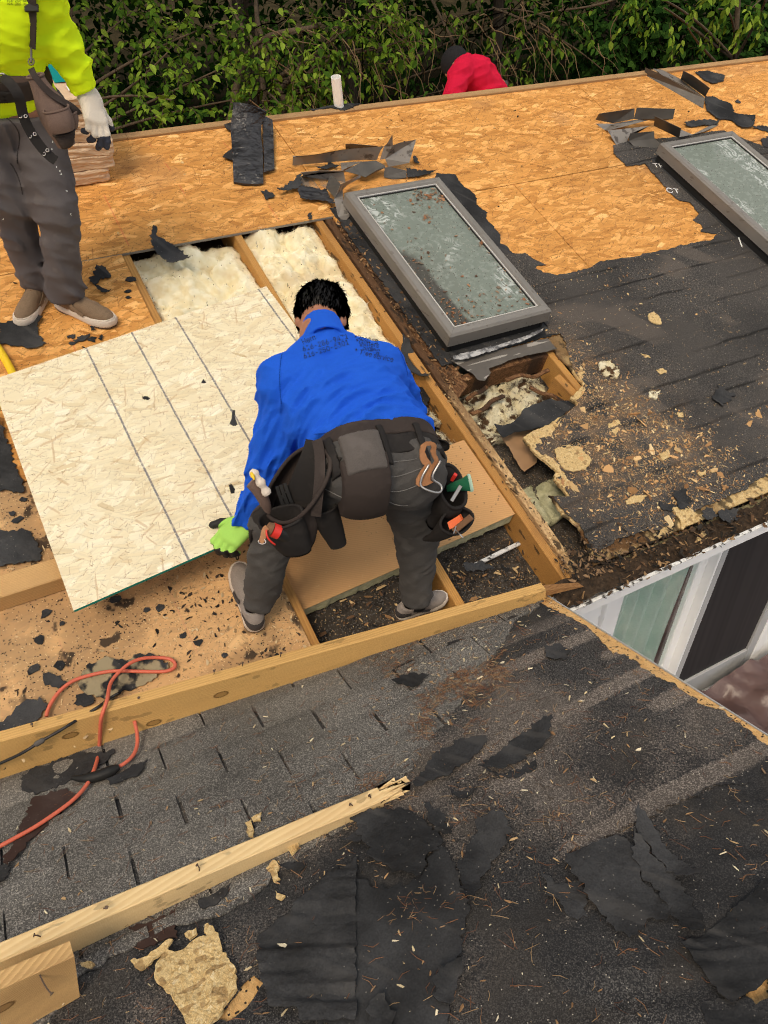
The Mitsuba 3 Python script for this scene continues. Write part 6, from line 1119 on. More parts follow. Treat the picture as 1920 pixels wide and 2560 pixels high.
def hand(W, fwd, back, thumb, curl, sc=1., spread=.1, tcurl=.3, h=.0026):
    """Palm, four fingers of unequal length, each with its bends, and a thumb that leaves the palm's side. thumb: +1 or -1, the side it is on."""
    Rw = frame(fwd, back); L = lambda x, y, z: np.asarray(W) + (V(x * thumb, y, z) * sc) @ Rw; pr = []
    kx = [.031, .0105, -.011, -.031]; ky = [.090, .094, .089, .080]; pl = [(.044, .026, .021), (.049, .030, .022), (.045, .028, .022), (.035, .021, .019)]; rr = [.0098, .0100, .0094, .0084]
    for i in range(4):
        pr.append(('c', L(kx[i] * .55, .004, 0), L(kx[i], ky[i], 0), .0185 * sc, .0128 * sc, .018)); p = V(kx[i], ky[i], 0); a = 0.; sx = kx[i] * spread * 10
        for j in range(3):
            a += curl[i][j]; d = nrm(V(sx, math.cos(a), -math.sin(a))); q = p + d * pl[i][j]; pr.append(('c', L(*p), L(*q), rr[i] * sc * (1.08 - .08 * j), rr[i] * sc * (1 - .08 * j), .006)); p = q
    t0, t1 = V(.024, .022, -.008), V(.047, .052, -.018); d = nrm(V(.62, .75, -tcurl)); t2 = t1 + d * .034; t3 = t2 + nrm(d + V(-.15, .2, -tcurl * .4)) * .028
    pr += [('c', L(*t0), L(*t1), .0165 * sc, .0135 * sc, .014), ('c', L(*t1), L(*t2), .0125 * sc, .0112 * sc, .006), ('c', L(*t2), L(*t3), .0112 * sc, .0092 * sc, .006)]
    return pr, Rw
def shoe(par, heel, toe, up, mats, seed, L=None, lace='shoe_dark'):
    heel, toe = np.asarray(heel, float), np.asarray(toe, float); L = np.linalg.norm(toe - heel); s = L / .29; R_ = frame(toe - heel, up); M = np.eye(4); M[:3, :3] = R_.T * s; M[:3, 3] = heel
    side = 1 if seed % 2 else -1
    ou = [(0, -.004), (.026, .004), (.036, .03), (.036, .09), (.043, .15), (.050, .205), (.046, .25), (.030, .283), (.004, .296), (-.024, .287), (-.042, .255), (-.046, .21), (-.038, .15), (-.033, .09), (-.035, .03), (-.025, .004)]
    po = Polygon([(x * side, y) for x, y in ou]).buffer(.012).buffer(-.012); rings = []
    for z, g_ in ((0, .001), (.004, .005), (.016, .005), (.030, .001), (.038, -.004)):
        e = po.buffer(g_).exterior; rings.append([[*e.interpolate(t, normalized=True).coords[0], z + .012 * max(0, e.interpolate(t, normalized=True).coords[0][1] - .2) / .09 * .8 + .010 * max(0, .07 - e.interpolate(t, normalized=True).coords[0][1]) / .07] for t in np.linspace(0, 1, 61)[:-1]])
    part(par, 'shoe_outsole', xf(loft([[[x, y, z - .008] for x, y, z in r_] for r_ in (rings[0], rings[1])]), M), 'sole_brown', 50); part(par, 'shoe_sole', xf(loft(rings), M), mats[1], 50)
    for s_ in (-1, 1): part(par, 'shoe_side_stripe', xf(strap([(s_ * .0415, .10, .075), (s_ * .046, .13, .052), (s_ * .0475, .165, .040)], .016, .003, V(s_, .1, .3), 8), M), mats[2]); I3 = np.eye(3)
    pr = [('e', (.0, .215, .036), I3, (.044, .075, .036), .03), ('e', (0, .145, .045), I3, (.040, .075, .046), .03), ('e', (0, .07, .055), I3, (.037, .075, .055), .03), ('c', (0, .055, .06), (0, .05, .095), .036, .038, .025), ('e', (0, .018, .05), I3, (.032, .03, .05), .02)]
    def f(P):
        d = union(P, pr) + .002 * (fold(P, (0, 1., .2), 55, 2., seed) - .3) * (P[:, 1] > .08); d = np.maximum(d, .022 - P[:, 2]); ins = union(P, [('c', (0, .058, .07), (0, .05, .16), .028, .032)]); return np.maximum(np.maximum(d, P[:, 2] - .104 + .12 * np.clip(P[:, 1] - .07, -.05, .05)), -ins)
    w, u = split(surfnet(f, V(-.07, -.03, .0), V(.07, .31, .13), .0045), lambda c: (c[:, 1] < .055) & (c[:, 2] < .078))
    part(par, 'shoe_upper', xf(u, M), mats[0], 50); part(par, 'shoe_heel', xf(w, M), mats[2], 50)
    lc = [tube(spline([(-.026, .098 + .018 * i, .088 - .0045 * i), (0, .102 + .018 * i, .101 - .0045 * i), (.026, .098 + .018 * i, .088 - .0045 * i)], 7), .0034, 5) for i in range(5)]
    part(par, 'shoe_lace', xf(cat(lc), M), lace, True, kind='stuff')
def head(par, C, fwd, up, hairlen=.022, cap=False, seed=1, tufts=1500, hair='hair'):
    R_ = frame(fwd, up); L = lambda x, y, z: np.asarray(C) + V(x, y, z) @ R_
    pr = [('e', L(0, -.005, .02), R_, (.076, .097, .098), .03), ('e', L(0, .030, -.045), R_, (.056, .062, .068), .05), ('c', L(0, .083, -.085), L(0, .070, -.080), .020, .028, .03),
          ('c', L(0, .096, .0), L(0, .112, -.03), .010, .015, .012), ('c', L(-.012, .095, -.062), L(.012, .095, -.062), .010, .010, .012), ('c', L(-.04, .082, .022), L(.04, .082, .022), .012, .012, .02),
          ('c', L(0, -.02, -.06), L(0, -.05, -.16), .055, .058, .04)]
    for s in (-1, 1): pr += [('e', L(s * .079, -.012, -.012), frame(R_[1] + R_[0] * s * .35, R_[2]), (.011, .020, .032), .008)]
    for s in (-1, 1):
        part(par, 'eye', TM(trimesh.creation.icosphere(2, .012).vertices + L(s * .031, .078, -.002), trimesh.creation.icosphere(2, .012).faces), 'eye_white', True)
    def hf(P):
        q = (P - np.asarray(C, np.float32)) @ R_.T.astype(np.float32); d = ell(P, L(0, -.008, .026), R_, (.080, .100, .098)) - hairlen * (.55 + .5 * np.clip((q[:, 2] - .0) / .08, -.6, 1)) + (.009 * (meshkit.fbm(P * 42 + seed, 2) - .5) * (1 - cap) + .004 * fold(P, R_[0], 70, 4., seed) * (1 - cap)); return np.maximum(d, -(q[:, 2] + .058 - .75 * np.maximum(0, q[:, 1] + .02)))
    hm = surfnet(hf, np.asarray(C) - .16, np.asarray(C) + .16, .005); part(par, 'cap' if cap else 'hair', hm, 'cloth_cap' if cap else hair, 60)
    if tufts and not cap:
        r = np.random.default_rng(seed); sel = r.integers(0, len(hm.vertices), tufts); P_, N_ = hm.vertices[sel], hm.vertex_normals[sel]; crown = L(0, -.06, .1); d = P_ - crown; d = d - N_ * (d * N_).sum(1, keepdims=True); d /= np.linalg.norm(d, axis=1, keepdims=True) + 1e-9
        d = d + N_ * .16 + r.normal(size=d.shape) * .16; Lh = .012 + .014 * r.random(tufts); b = np.cross(d, N_); b /= np.linalg.norm(b, axis=1, keepdims=True) + 1e-9
        v = np.stack([P_ - b * .0013 - N_ * .002, P_ + b * .0013 - N_ * .002, P_ + N_ * .003, P_ + d * Lh[:, None]], 1).reshape(-1, 3); f_ = np.array([(0, 1, 3), (1, 2, 3), (2, 0, 3), (0, 2, 1)]); part(par, 'hair_tuft', TM(v, (f_[None] + 4 * np.arange(tufts)[:, None, None]).reshape(-1, 3)), hair, kind='stuff')
    return pr
cloth('cloth_cap', (.012, .012, .014))
def figure(par, J, R_, skin_extra, handpr, h=.009):        # the one continuous body under the clothes
    pr = J + skin_extra + handpr; lo, hi = bnd(pr, .02); part(par, 'body', surfnet(lambda P: union(P, pr, 0, .03), lo, hi, h), 'skin', True)
def onshirt(f, P, d, n=26):                                # walk along d to the cloth
    t = np.zeros(len(P))
    for _ in range(n): t += f(P + d * t[:, None]) * .8
    return P + d * t[:, None]
def print_on(par, f, lines, m, name='print', h=None, dep=None):
    ms = []
    for text, (x0, y0), (x1, y1), t, bold in lines:
        a, b = D(x0, y0, t), D(x1, y1, t); tm = meshkit.text_mesh(text, 1., .02, bold); w = tm.bounds[1][0]; s = np.linalg.norm(b - a) / w; ax = nrm(b - a); upv = nrm(-DN - ax * (-DN @ ax))
        q = a + ax * (tm.vertices[:, :1] * s) + upv * (tm.vertices[:, 1:2] * s * (1.15)); d = (q - EYE) / np.linalg.norm(q - EYE, axis=1, keepdims=True); q = q - d * .25; S_ = onshirt(f, q, d)
        ms.append(TM(S_ - d * (.0012 + tm.vertices[:, 2:3] * .03), tm.faces))
    part(par, name, cat(ms), m)
def sack(par, name, ringpts, m, th=.004, n=40, rim=None, ex=2.4):
    """An open pouch: rings of (centre, half axis, half axis) from mouth to bottom, cloth thickness and a sewn rim."""
    a = np.linspace(0, 2 * np.pi, n + 1)[:-1]; ca, sa = np.sign(np.cos(a)) * np.abs(np.cos(a)) ** (2 / ex), np.sign(np.sin(a)) * np.abs(np.sin(a)) ** (2 / ex)
    C_, A_, B_ = (spline(np.array([r_[i] for r_ in ringpts], float), 14) for i in range(3)); out = []
    wr = lambda P: P + nrm(V(.3, .5, .2)) * .004 * (meshkit.noise(P * 30)[:, None] - .5)
    for c, u, w in zip(C_, A_, B_): out.append(wr(c + ca[:, None] * u + sa[:, None] * w))
    inn = []
    for c, u, w in zip(C_[::-1], A_[::-1], B_[::-1]): su_, sw_ = 1 - th / np.linalg.norm(u), 1 - th / np.linalg.norm(w); inn.append(wr(c + ca[:, None] * u * su_ + sa[:, None] * w * sw_))
    inn = inn[1:]; k = part(par, name, loft(out[::-1] + inn[::-1]), m, 50)
    rp = C_[0] + ca[:, None] * A_[0] + sa[:, None] * B_[0]; rp = np.vstack([rp, rp[:1]]); put(newkey(k + '__rim'), tube(rp, rim or .005, 6), m, True); return k
def strap(P, w, th, N, n=40):                              # a flat band along points P, its face towards N
    P = spline(P, n); t = np.gradient(P, axis=0); t /= np.linalg.norm(t, axis=1, keepdims=True); N = np.broadcast_to(N, P.shape); s = np.cross(t, N); s /= np.linalg.norm(s, axis=1, keepdims=True); u = np.cross(s, t)
    return loft(np.stack([P - s * w / 2 - u * th / 2, P + s * w / 2 - u * th / 2, P + s * w / 2 + u * th / 2, P - s * w / 2 + u * th / 2], 1))
def seam(par, f, pix, t, r_=.0016, m='seam_grey', n=30):
    q = spline([D(*p_, t) for p_ in pix], n); d = (q - EYE) / np.linalg.norm(q - EYE, axis=1, keepdims=True); S_ = onshirt(f, q - d * .25, d); part(par, 'seam', tube(S_ - d * .0012, r_, 5), m, True)
# ---------------------------------------------------------------- the man in blue, bent over the new board
bm = thing('person', 'person in a bright blue long sleeved shirt bending over the pale new board', 'person')
hl, hr = D(893, 1166, 2.29), D(1012, 1164, 2.36); pc = (hl + hr) / 2
al, ar = PA(*A(649, 1506, .095), .095), PA(*A(1040, 1498, .03), .03); kl, kr = D(690, 1318, 2.50), D(1046, 1322, 2.70)
nk = D(812, 848, 2.50); sl, sr = D(712, 945, 2.42), D(953, 912, 2.52); el, wl_ = D(692, 1142, 2.52), D(628, 1298, 2.69)
er, wr_ = D(1010, 1010, 2.70), D(905, 1120, 2.74); hc = D(803, 803, 2.665); ch = (sl + sr) / 2 * .62 + pc * .38
fx = nrm(hr - hl); tax = nrm(nk - pc); bk = nrm(np.cross(fx, tax)); bk = bk if bk[2] > 0 else -bk; lat = np.cross(tax, bk); lat = lat if lat @ fx > 0 else -lat
wst = pc + tax * .17 - bk * .0
blat = nrm(D(1065, 1056, 2.335) - D(785, 1092, 2.235)); tax = nrm(tax - blat * (tax @ blat)); lat = blat; bk = nrm(np.cross(lat, tax)); bk = bk if bk[2] > 0 else -bk
def blue(o):                                               # limbs: o thickens cloth over flesh
    return [('c', sl, el, .054 + o, .041 + o), ('c', el, wl_, .041 + o, .031 + o), ('c', sr, er, .055 + o, .044 + o), ('c', er, wr_, .045 + o, .032 + o),
            ('c', ch - lat * .075 - bk * .05, ch + lat * .075 - bk * .05, .110 + o, .110 + o, .05), ('c', wst - lat * .050 - bk * .045, wst + lat * .050 - bk * .045, .098 + o, .098 + o, .05), ('c', sl - bk * .01, nk - tax * .03 - bk * .02, .060 + o, .062 + o, .05), ('c', sr - bk * .01, nk - tax * .03 - bk * .02, .060 + o, .062 + o, .05),
            ('c', (sl + ch) / 2 - bk * .0, (sr + ch) / 2 - bk * .0, .080 + o, .080 + o, .05), ('c', pc + tax * .08 - lat * .055 - bk * .02, pc + tax * .08 + lat * .055 - bk * .02, .104 + o, .104 + o, .05)]
def legs(o):
    return [('c', hl - bk * .01 + lat * .015, hr - bk * .01 - lat * .015, .098 + o, .098 + o, .05), ('c', hl, kl, .090 + o, .060 + o), ('c', kl, al, .058 + o, .042 + o), ('c', hr, kr, .093 + o, .060 + o), ('c', kr, ar, .058 + o, .042 + o),
            ('c', hl - tax * .045 + bk * .03, hl - tax * .01 + bk * .02, .082 + o, .09 + o, .05), ('c', hr - tax * .045 + bk * .03, hr - tax * .01 + bk * .02, .082 + o, .09 + o, .05), ('c', pc + tax * .08 - lat * .05 - bk * .02, pc + tax * .08 + lat * .05 - bk * .02, .100 + o, .100 + o, .05)]
hup = nrm(-DN * .72 + FW * .7); hfw = nrm(-EZ + hup * hup[2]); hp = head(bm, hc, hfw, hup, .020, seed=4, tufts=5200)
# hands: the left grips the board's near edge in a lime glove, the right lies on the board in front of him
gd = nrm(D(566, 1350, 2.672) - wl_); hpr, hR = hand(wl_, gd, nrm(-FW * .55 + EZ * .75), 1, [(.35, .9, .7), (.45, 1.0, .7), (.5, 1.0, .7), (.55, .9, .7)], 1.12, .12, -.05)
hpr2, hR2 = hand(wr_, nrm(NR - su * .2 - wr_ + V(0, .3, 0)), nrm(V(.2, 0, 1)), -1, [(.35, .5, .4)] * 4, 1.04, .12, .2)
figure(bm, blue(-.006) + legs(-.006) + [('c', nk, nk + (hc - nk) * .4, .056, .054)], bk, hp, hpr + hpr2, .0085)
gm = surfnet(lambda P: union(P, hpr + [('c', wl_ - nrm(wl_ - el) * -.01, wl_ + nrm(el - wl_) * .05, .036, .035, .02)], .003, .01), *[b_ for b_ in bnd(hpr, .05)], .0026)
fin = lambda c: ((c - wl_) @ hR[1] > .108) & ((c - wl_) @ hR[2] < -.012) | (((c - wl_) @ hR[0]) > .070)
a_, b_ = split(gm, fin); part(bm, 'glove_coating', a_, 'glove_black', True); part(bm, 'glove', b_, 'glove_green', True, label='lime green work glove gripping the edge of the new board')
part(bm, 'glove', surfnet(lambda P: union(P, hpr2, .003, .01), *bnd(hpr2, .02), .004), 'glove_green', True)
sp_ = blue(.006)
hem = lambda P: (P - pc) @ tax
def shirt(P):
    da = union(P, sp_[:4], 0, .02); d = union(P, sp_[4:], 0, .035); ns = np.minimum(np.linalg.norm(P - sl, axis=-1), np.linalg.norm(P - sr, axis=-1)); d = smin(d, da, .006 + .036 * np.exp(-(ns / .10) ** 2)); t = (P - pc) @ tax; lt = (P - pc) @ lat; up_ = (P - pc) @ bk
    d = d - .022 * np.clip((.44 - t) * 5, 0, 1) * np.clip(fold(P + np.outer(lt * lt * 1.4, tax), tax + lat * .25, 11, 3.6, 3), 0, 1) ** 1.6 * np.clip((t - .02) * 10, .15, 1) - .008 * np.clip(fold(P, tax - lat * .6, 19, 3.4, 8), 0, 1) ** 1.5 - .014 * np.clip((.42 - t) * 5, 0, 1) * np.clip(fold(P + np.outer(lt * lt * 1.9 - lt * .25, tax), tax, 24, 5.5, 12), 0, 1) ** 1.3 - .002 * fold(P, tax, 45, 2., 2)
    for t0, kk, cc, l0, ww, aa in ((.115, -.10, 1.2, .02, .13, .013), (.150, .16, 1.5, .05, .11, .012), (.195, .10, 1.9, -.02, .12, .014), (.235, .22, 1.6, .06, .09, .011), (.280, .06, 2.1, -.03, .11, .012), (.330, .26, 1.2, .03, .08, .010), (.375, -.18, 1.0, -.08, .05, .010)): d = d - aa * np.exp(-((t - t0 - kk * lt + cc * lt * lt - .02) / .011) ** 2) * np.exp(-((lt - l0) / ww) ** 4) * np.clip(up_ * 14, 0, 1)
    d = d - .012 * np.clip(fold(P, nrm(el - sl + bk * .2), 15, 2.2, 5), 0, 1) ** 1.4 * np.clip((np.abs(lt) - .17) * 12, 0, 1) - .012 * np.exp(-((t - .102) / .022) ** 2) * (.4 + fold(P, lat, 12, 2., 4))
    cut = .062 - .10 * np.clip(lt, -.03, .12) * 0; d = smax(d, cut - t, .012)
    d = np.maximum(d, ((P - wl_) @ nrm(wl_ - el)) - .004 + (np.linalg.norm(P - wl_, axis=-1) > .12) * -9); d = np.maximum(d, ((P - wr_) @ nrm(wr_ - er)) - .004 + (np.linalg.norm(P - wr_, axis=-1) > .12) * -9)
    return np.maximum(d, -(union(P, [('c', nk + (hc - nk) * .42, hc, .050, .07)])) * 1.)
def shirt_b(P):
    d = shirt(P); nd = nrm(hc - nk + tax * .15); q = (P - nk) @ nd; r_ = np.linalg.norm(P - nk - q[:, None] * nd, axis=-1); col = np.maximum(np.abs(r_ - .067 + .10 * (q - .02)) - .005, np.abs(q - .020) - .062); return np.minimum(d, col)
lo, hi = bnd(sp_, .03); part(bm, 'shirt', surfnet(shirt_b, lo, hi, .0062), 'cloth_blue', True)
sdf_b = lambda P: shirt(np.asarray(P, np.float32))
print_on(bm, sdf_b, [('616-286-9471', (757, 879), (871, 846), 2.4, False), ('616-250-6301', (760, 897), (873, 861), 2.4, False), ('Hern', (757, 862), (790, 848), 2.4, False), ('*Roofing', (884, 849), (944, 856), 2.42, False), ('*Gutters', (887, 858), (946, 869), 2.42, False), ('*Siding', (896, 872), (948, 883), 2.42, False), ('* Tree service', (884, 882), (982, 905), 2.42, False)], 'shirt_print')
mat('shirt_print', (.008, .012, .04), .7, .3)
for s in ('335,470 322,560 322,660 330,760', '1000,430 1040,520 1060,600', '520,935 640,925 760,915 880,905'): seam(bm, sdf_b, pts(5, s), 2.35, .0013, 'seam_blue')
tr_ = legs(.006)
def trous(P):
    d = union(P, tr_, 0, .03); t = (P - pc) @ tax
    kneef = np.minimum(np.linalg.norm(P - kl, axis=-1), np.linalg.norm(P - kr, axis=-1)); ank = np.minimum(np.linalg.norm(P - al, axis=-1), np.linalg.norm(P - ar, axis=-1))
    d = d - .007 * np.clip(fold(P, V(.5, .5, 1), 17, 2.2, 6), 0, 1) ** 1.4 * (.25 + 1.2 * np.exp(-(kneef / .09) ** 2) + 1.0 * np.exp(-(ank / .07) ** 2)) - .010 * np.clip(fold(P, V(.7, .5, .6), 14, 3.6, 9), 0, 1) ** 1.3 - .006 * np.clip(fold(P, V(-.5, .3, .8), 21, 3., 19), 0, 1) ** 1.3 - .009 * np.clip(fold(P, tax + lat * .4, 18, 4., 2), 0, 1) * np.exp(-((t + .04) / .1) ** 2)
    for a, k_ in ((al, kl), (ar, kr)): d = np.maximum(d, ((P - a) @ nrm(a - k_)) + .004 - (np.linalg.norm(P - a, axis=-1) > .13) * 9)
    return np.maximum(d, t - .10)
lo, hi = bnd(tr_, .03); part(bm, 'trousers', surfnet(trous, lo, hi, .0065), 'denim_black', True)
for c0, c1 in ((al, kl), (ar, kr)): part(bm, 'sock', tube([c0 - nrm(c1 - c0) * .03, c0 + nrm(c1 - c0) * .05], .042, 14), 'sock', True)
# seams of the jeans: yoke and back pockets, laid on the cloth
tz = lambda P: trous(np.asarray(P, np.float32))
mat('seam_grey', (.15, .145, .14), .8, .2); mat('seam_blue', (.004, .045, .30), .9, .2)
for s in ('960,1100 1010,1090 1060,1085 1110,1075', '915,1175 980,1180 1060,1160 1140,1130', '920,1250 1000,1265 1100,1235 1180,1200', '520,1145 580,1155 630,1165', '560,1240 620,1270 680,1300', '930,1310 990,1340 1060,1345'): seam(bm, tz, pts(5, s), 2.3)
shoe(bm, PA(*A(641, 1580), .004), PA(*A(594, 1420), .004), NA, ('shoe_grey', 'sole', 'shoe_dark'), 1, lace='sole')
shoe(bm, PA(*A(992, 1542, -.05), -.05), PA(*A(1112, 1496, -.05), -.045), NA, ('shoe_grey', 'sole', 'shoe_dark'), 2, lace='sole')

# ---- the tool belt he wears and what hangs in it
tb = thing('tool_belt', 'worn black tool belt with grey back pad and bulging pouches on the man in blue', 'tool belt')
both = tr_ + sp_[4:]
def beltsdf(lo_, hi_, off, th, la=-9, lb=9, back=-9):
    def f(P):
        d = union(P, both, 0, .04) - off; t = (P - pc) @ tax; lt = (P - pc) @ lat; w = (P - pc) @ bk; return np.maximum.reduce([np.abs(d) - th, lo_ - t, t - hi_, la - lt, lt - lb, back - w])
    return f
lo, hi = bnd(both[:10], .05)
part(tb, 'padded_belt', surfnet(beltsdf(.036, .094, .010, .007), lo, hi, .006), 'belt_brown', True)
part(tb, 'webbing', surfnet(beltsdf(-.028, .038, .010, .0045), lo, hi, .006), 'belt_black', True)
part(tb, 'back_pocket', surfnet(lambda P: np.maximum(beltsdf(-.190, -.045, .022, .014, -.160, -.030, -.02)(P), 0 * P[:, 0] - 1) - .003 * np.clip(fold(P, tax, 24, 3., 2), -.2, 1), lo, hi, .0055), 'belt_brown', True)
part(tb, 'back_pad', surfnet(beltsdf(-.092, .030, .034, .010, -.152, -.036, -.02), lo, hi, .0055), 'pad_grey', True, label='worn grey pad at the small of the back')
for q in (-.172, -.018, .10): part(tb, 'loop', surfnet(beltsdf(-.07, .064, .020, .005, q - .011, q + .011, .0), lo, hi, .005), 'belt_black', True)
# left pouches
mc = D(742, 1212, 2.24); mA = (D(688, 1298, 2.26) - D(800, 1118, 2.22)) / 2; mB = (D(796, 1235, 2.17) - D(690, 1190, 2.33)) / 2
sack(tb, 'pouch', [(mc, mA, mB), (mc + V(.005, .03, -.07), mA * .98, mB * 1.05), (D(748, 1310, 2.34), mA * .72, mB * .95), (D(750, 1350, 2.38), mA * .42, mB * .6)], 'belt_brown', .006, 44, .0065)
pq = D(702, 1300, 2.24); sack(tb, 'pouch', [(pq + V(0, 0, .01), (D(652, 1318, 2.26) - D(762, 1290, 2.22)) / 2, (D(706, 1330, 2.2) - D(700, 1278, 2.29)) / 2), (D(722, 1340, 2.27), (D(668, 1350, 2.28) - D(775, 1330, 2.24)) / 2, (D(706, 1340, 2.2) - D(702, 1285, 2.29)) / 2), (D(742, 1375, 2.29), (D(712, 1380, 2.3) - D(785, 1368, 2.26)) / 2, (D(706, 1330, 2.23) - D(702, 1295, 2.28)) / 2)], 'belt_black', .005, 36, .005)
pq = D(806, 1262, 2.27); sack(tb, 'pouch', [(pq, D(770, 1268, 2.27) - pq, (D(806, 1290, 2.24) - D(812, 1245, 2.31)) / 2), (D(832, 1330, 2.34), D(800, 1335, 2.34) - D(832, 1330, 2.34), (D(812, 1315, 2.29) - D(818, 1280, 2.35)) / 2), (D(846, 1362, 2.37), D(826, 1366, 2.37) - D(846, 1362, 2.37), (D(812, 1310, 2.31) - D(818, 1288, 2.34)) / 2)], 'belt_black', .005, 30, .0045)
part(tb, 'pouch_flap', strap([D(800, 1105, 2.235), D(786, 1150, 2.225), D(765, 1200, 2.245), D(742, 1262, 2.29)], .085, .006, -FW, 30), 'belt_black', 50); part(tb, 'pouch_flap', strap([D(792, 1100, 2.21), D(800, 1160, 2.175), D(796, 1230, 2.17), D(790, 1290, 2.20)], .030, .005, -FW, 30), 'belt_brown', 50)
for i in range(3): part(tb, 'sleeve_strip', strap([D(692 + 10 * i, 1216 - 4 * i, 2.25), D(705 + 12 * i, 1255, 2.27), D(722 + 13 * i, 1292, 2.3)], .010, .004, -FW, 16), 'rubber')
# right pouches
mc = D(1128, 1216, 2.38); mA = (D(1106, 1160, 2.37) - D(1143, 1268, 2.38)) / 2; mB = (D(1160, 1212, 2.40) - D(1100, 1226, 2.33)) / 2
sack(tb, 'pouch', [(mc, mA, mB), (mc + V(-.01, .01, -.06), mA * .95, mB), (D(1100, 1262, 2.46), mA * .8, mB * .9), (D(1085, 1300, 2.5), mA * .5, mB * .7)], 'belt_black', .006, 40, .0065)
mc2 = D(1142, 1302, 2.40); sack(tb, 'pouch', [(mc2, (D(1168, 1272, 2.41) - D(1118, 1330, 2.38)) / 2, (D(1172, 1318, 2.42) - D(1112, 1288, 2.38)) / 2), (D(1118, 1318, 2.44), (D(1160, 1275, 2.43) - D(1108, 1340, 2.4)) / 2, (D(1160, 1318, 2.43) - D(1108, 1295, 2.4)) / 2), (D(1090, 1338, 2.47), (D(1120, 1308, 2.45) - D(1085, 1345, 2.43)) / 2, (D(1150, 1318, 2.43) - D(1118, 1300, 2.4)) / 2), (D(1068, 1345, 2.49), (D(1085, 1335, 2.45) - D(1066, 1350, 2.44)) / 2, (D(1135, 1318, 2.43) - D(1122, 1308, 2.41)) / 2)], 'belt_black', .005, 36, .005)
part(tb, 'side_loop', strap([D(1078, 1098, 2.37), D(1098, 1100, 2.34), D(1104, 1115, 2.35), D(1090, 1126, 2.38)], .05, .004, -DN, 24), 'belt_black', 40)
# hammer holder: leather hourglass with a steel loop
hh = thing('hammer_holder', 'tan leather hammer holder with a bent steel loop at the right hip', 'hammer holder')
oln = pts(12, '240,420 250,340 310,285 380,280 440,300 470,340 470,400 480,460 530,530 540,580 480,640 440,700 420,780 430,830 480,860 380,900 280,925 235,900 230,830 280,700 325,620 290,600 255,540')
inn_ = pts(12, '320,340 380,330 400,370 385,420 420,490 470,560 430,620 395,560 340,500 305,420')
g2 = Polygon(oln).buffer(0).difference(Polygon(inn_).buffer(0)); Pm = np.asarray(g2.exterior.coords); cH = D(1068, 1160, 2.205)
MH = np.eye(4); ux = nrm(D(1100, 1160, 2.27) - D(1040, 1160, 2.245)); uy = nrm(D(1068, 1110, 2.235) - D(1068, 1210, 2.275)); uy = nrm(uy - ux * (ux @ uy)); MH[:3, 0], MH[:3, 1], MH[:3, 2], MH[:3, 3] = ux, uy, np.cross(ux, uy), cH
from shapely import affinity
scl = 2.205 / FOC; g3 = affinity.affine_transform(g2, [scl, 0, 0, -scl, -1068 * scl, 1160 * scl])
part(hh, 'leather', sheet(g3, MH, 0, .005, .006, lambda Q: .012 * np.cos(Q[:, 0] * 40) + .004 * nz(Q, 30, 1)), 'leather_tan', 50)
w_ = [MH @ np.append([(q[0] - 1068) * scl, -(q[1] - 1160) * scl], [z, 1]) for q, z in zip(pts(12, '368,598 340,650 290,740 265,840 270,890 340,935 440,965 530,970 570,940 565,890 520,850 470,825 438,790 440,730 480,650 520,580 538,545'), [.016, .018, .02, .02, .022, .03, .035, .035, .03, .026, .022, .02, .02, .02, .018, .016, .014])]
part(hh, 'steel_loop', tube(spline([p_[:3] for p_ in w_], 70), .0034, 8), 'steel', True)
# tools
t_ = thing('hand_tool', 'green handled tool with pale mint end sticking out of the right pouch', 'tool')
a, b = D(1146, 1214, 2.40), D(1172, 1208, 2.36); part(t_, 'handle', loft([[p_ + nrm(np.cross(b - a, FW)) * (c_ * w) + FW * (s_ * .013) for c_, s_ in [(math.cos(x), math.sin(x)) for x in np.linspace(0, 6.2832, 17)[:-1]]] for p_, w in ((a + (a - b) * 1.2, .012), (a, .017), ((a + b) / 2, .020), (b, .026))]), 'plastic_green', 40)
part(t_, 'end_cap', loft([[p_ + nrm(np.cross(b - a, FW)) * (c_ * w) + FW * (s_ * .016) for c_, s_ in [(math.cos(x), math.sin(x)) for x in np.linspace(0, 6.2832, 17)[:-1]]] for p_, w in ((b - (b - a) * .02, .027), (b + (b - a) * .10, .029), (b + (b - a) * .28, .027))]), 'plastic_mint', 40)
solo('utility_knife', bar(D(1152, 1214, 2.345), D(1129, 1252, 2.36), .012, .006, -FW, .0015), 'steel', 'thin silver utility knife in front of the mint ended tool', 'knife')
solo('red_tool', bar(D(1139, 1186, 2.39), D(1130, 1200, 2.41), .012, .012, -FW, .002), 'plastic_red', 'tip of a red tool handle behind the green handled tool', 'tool')
solo('orange_block', hexa([D(1118, 1306, 2.385), D(1124, 1324, 2.385), D(1136, 1318, 2.42), D(1130, 1300, 2.42)], [D(1148, 1288, 2.37), D(1158, 1306, 2.37), D(1160, 1300, 2.40), D(1152, 1284, 2.40)]), 'plastic_orange', 'orange plastic tool in the lower right pouch', 'tool')
t_ = thing('pliers', 'dark brown handled pliers leaning out of the lower right pouch', 'pliers'); part(t_, 'handle', bar(D(1178, 1292, 2.35), D(1135, 1328, 2.38), .020, .012, -FW, .003), 'rust'); part(t_, 'jaw', cat([tube([D(1136, 1322, 2.36), D(1150, 1336, 2.34), D(1158, 1345, 2.34)], .0022, 6), tube([D(1140, 1316, 2.36), D(1134, 1334, 2.345)], .002, 6)]), 'steel')
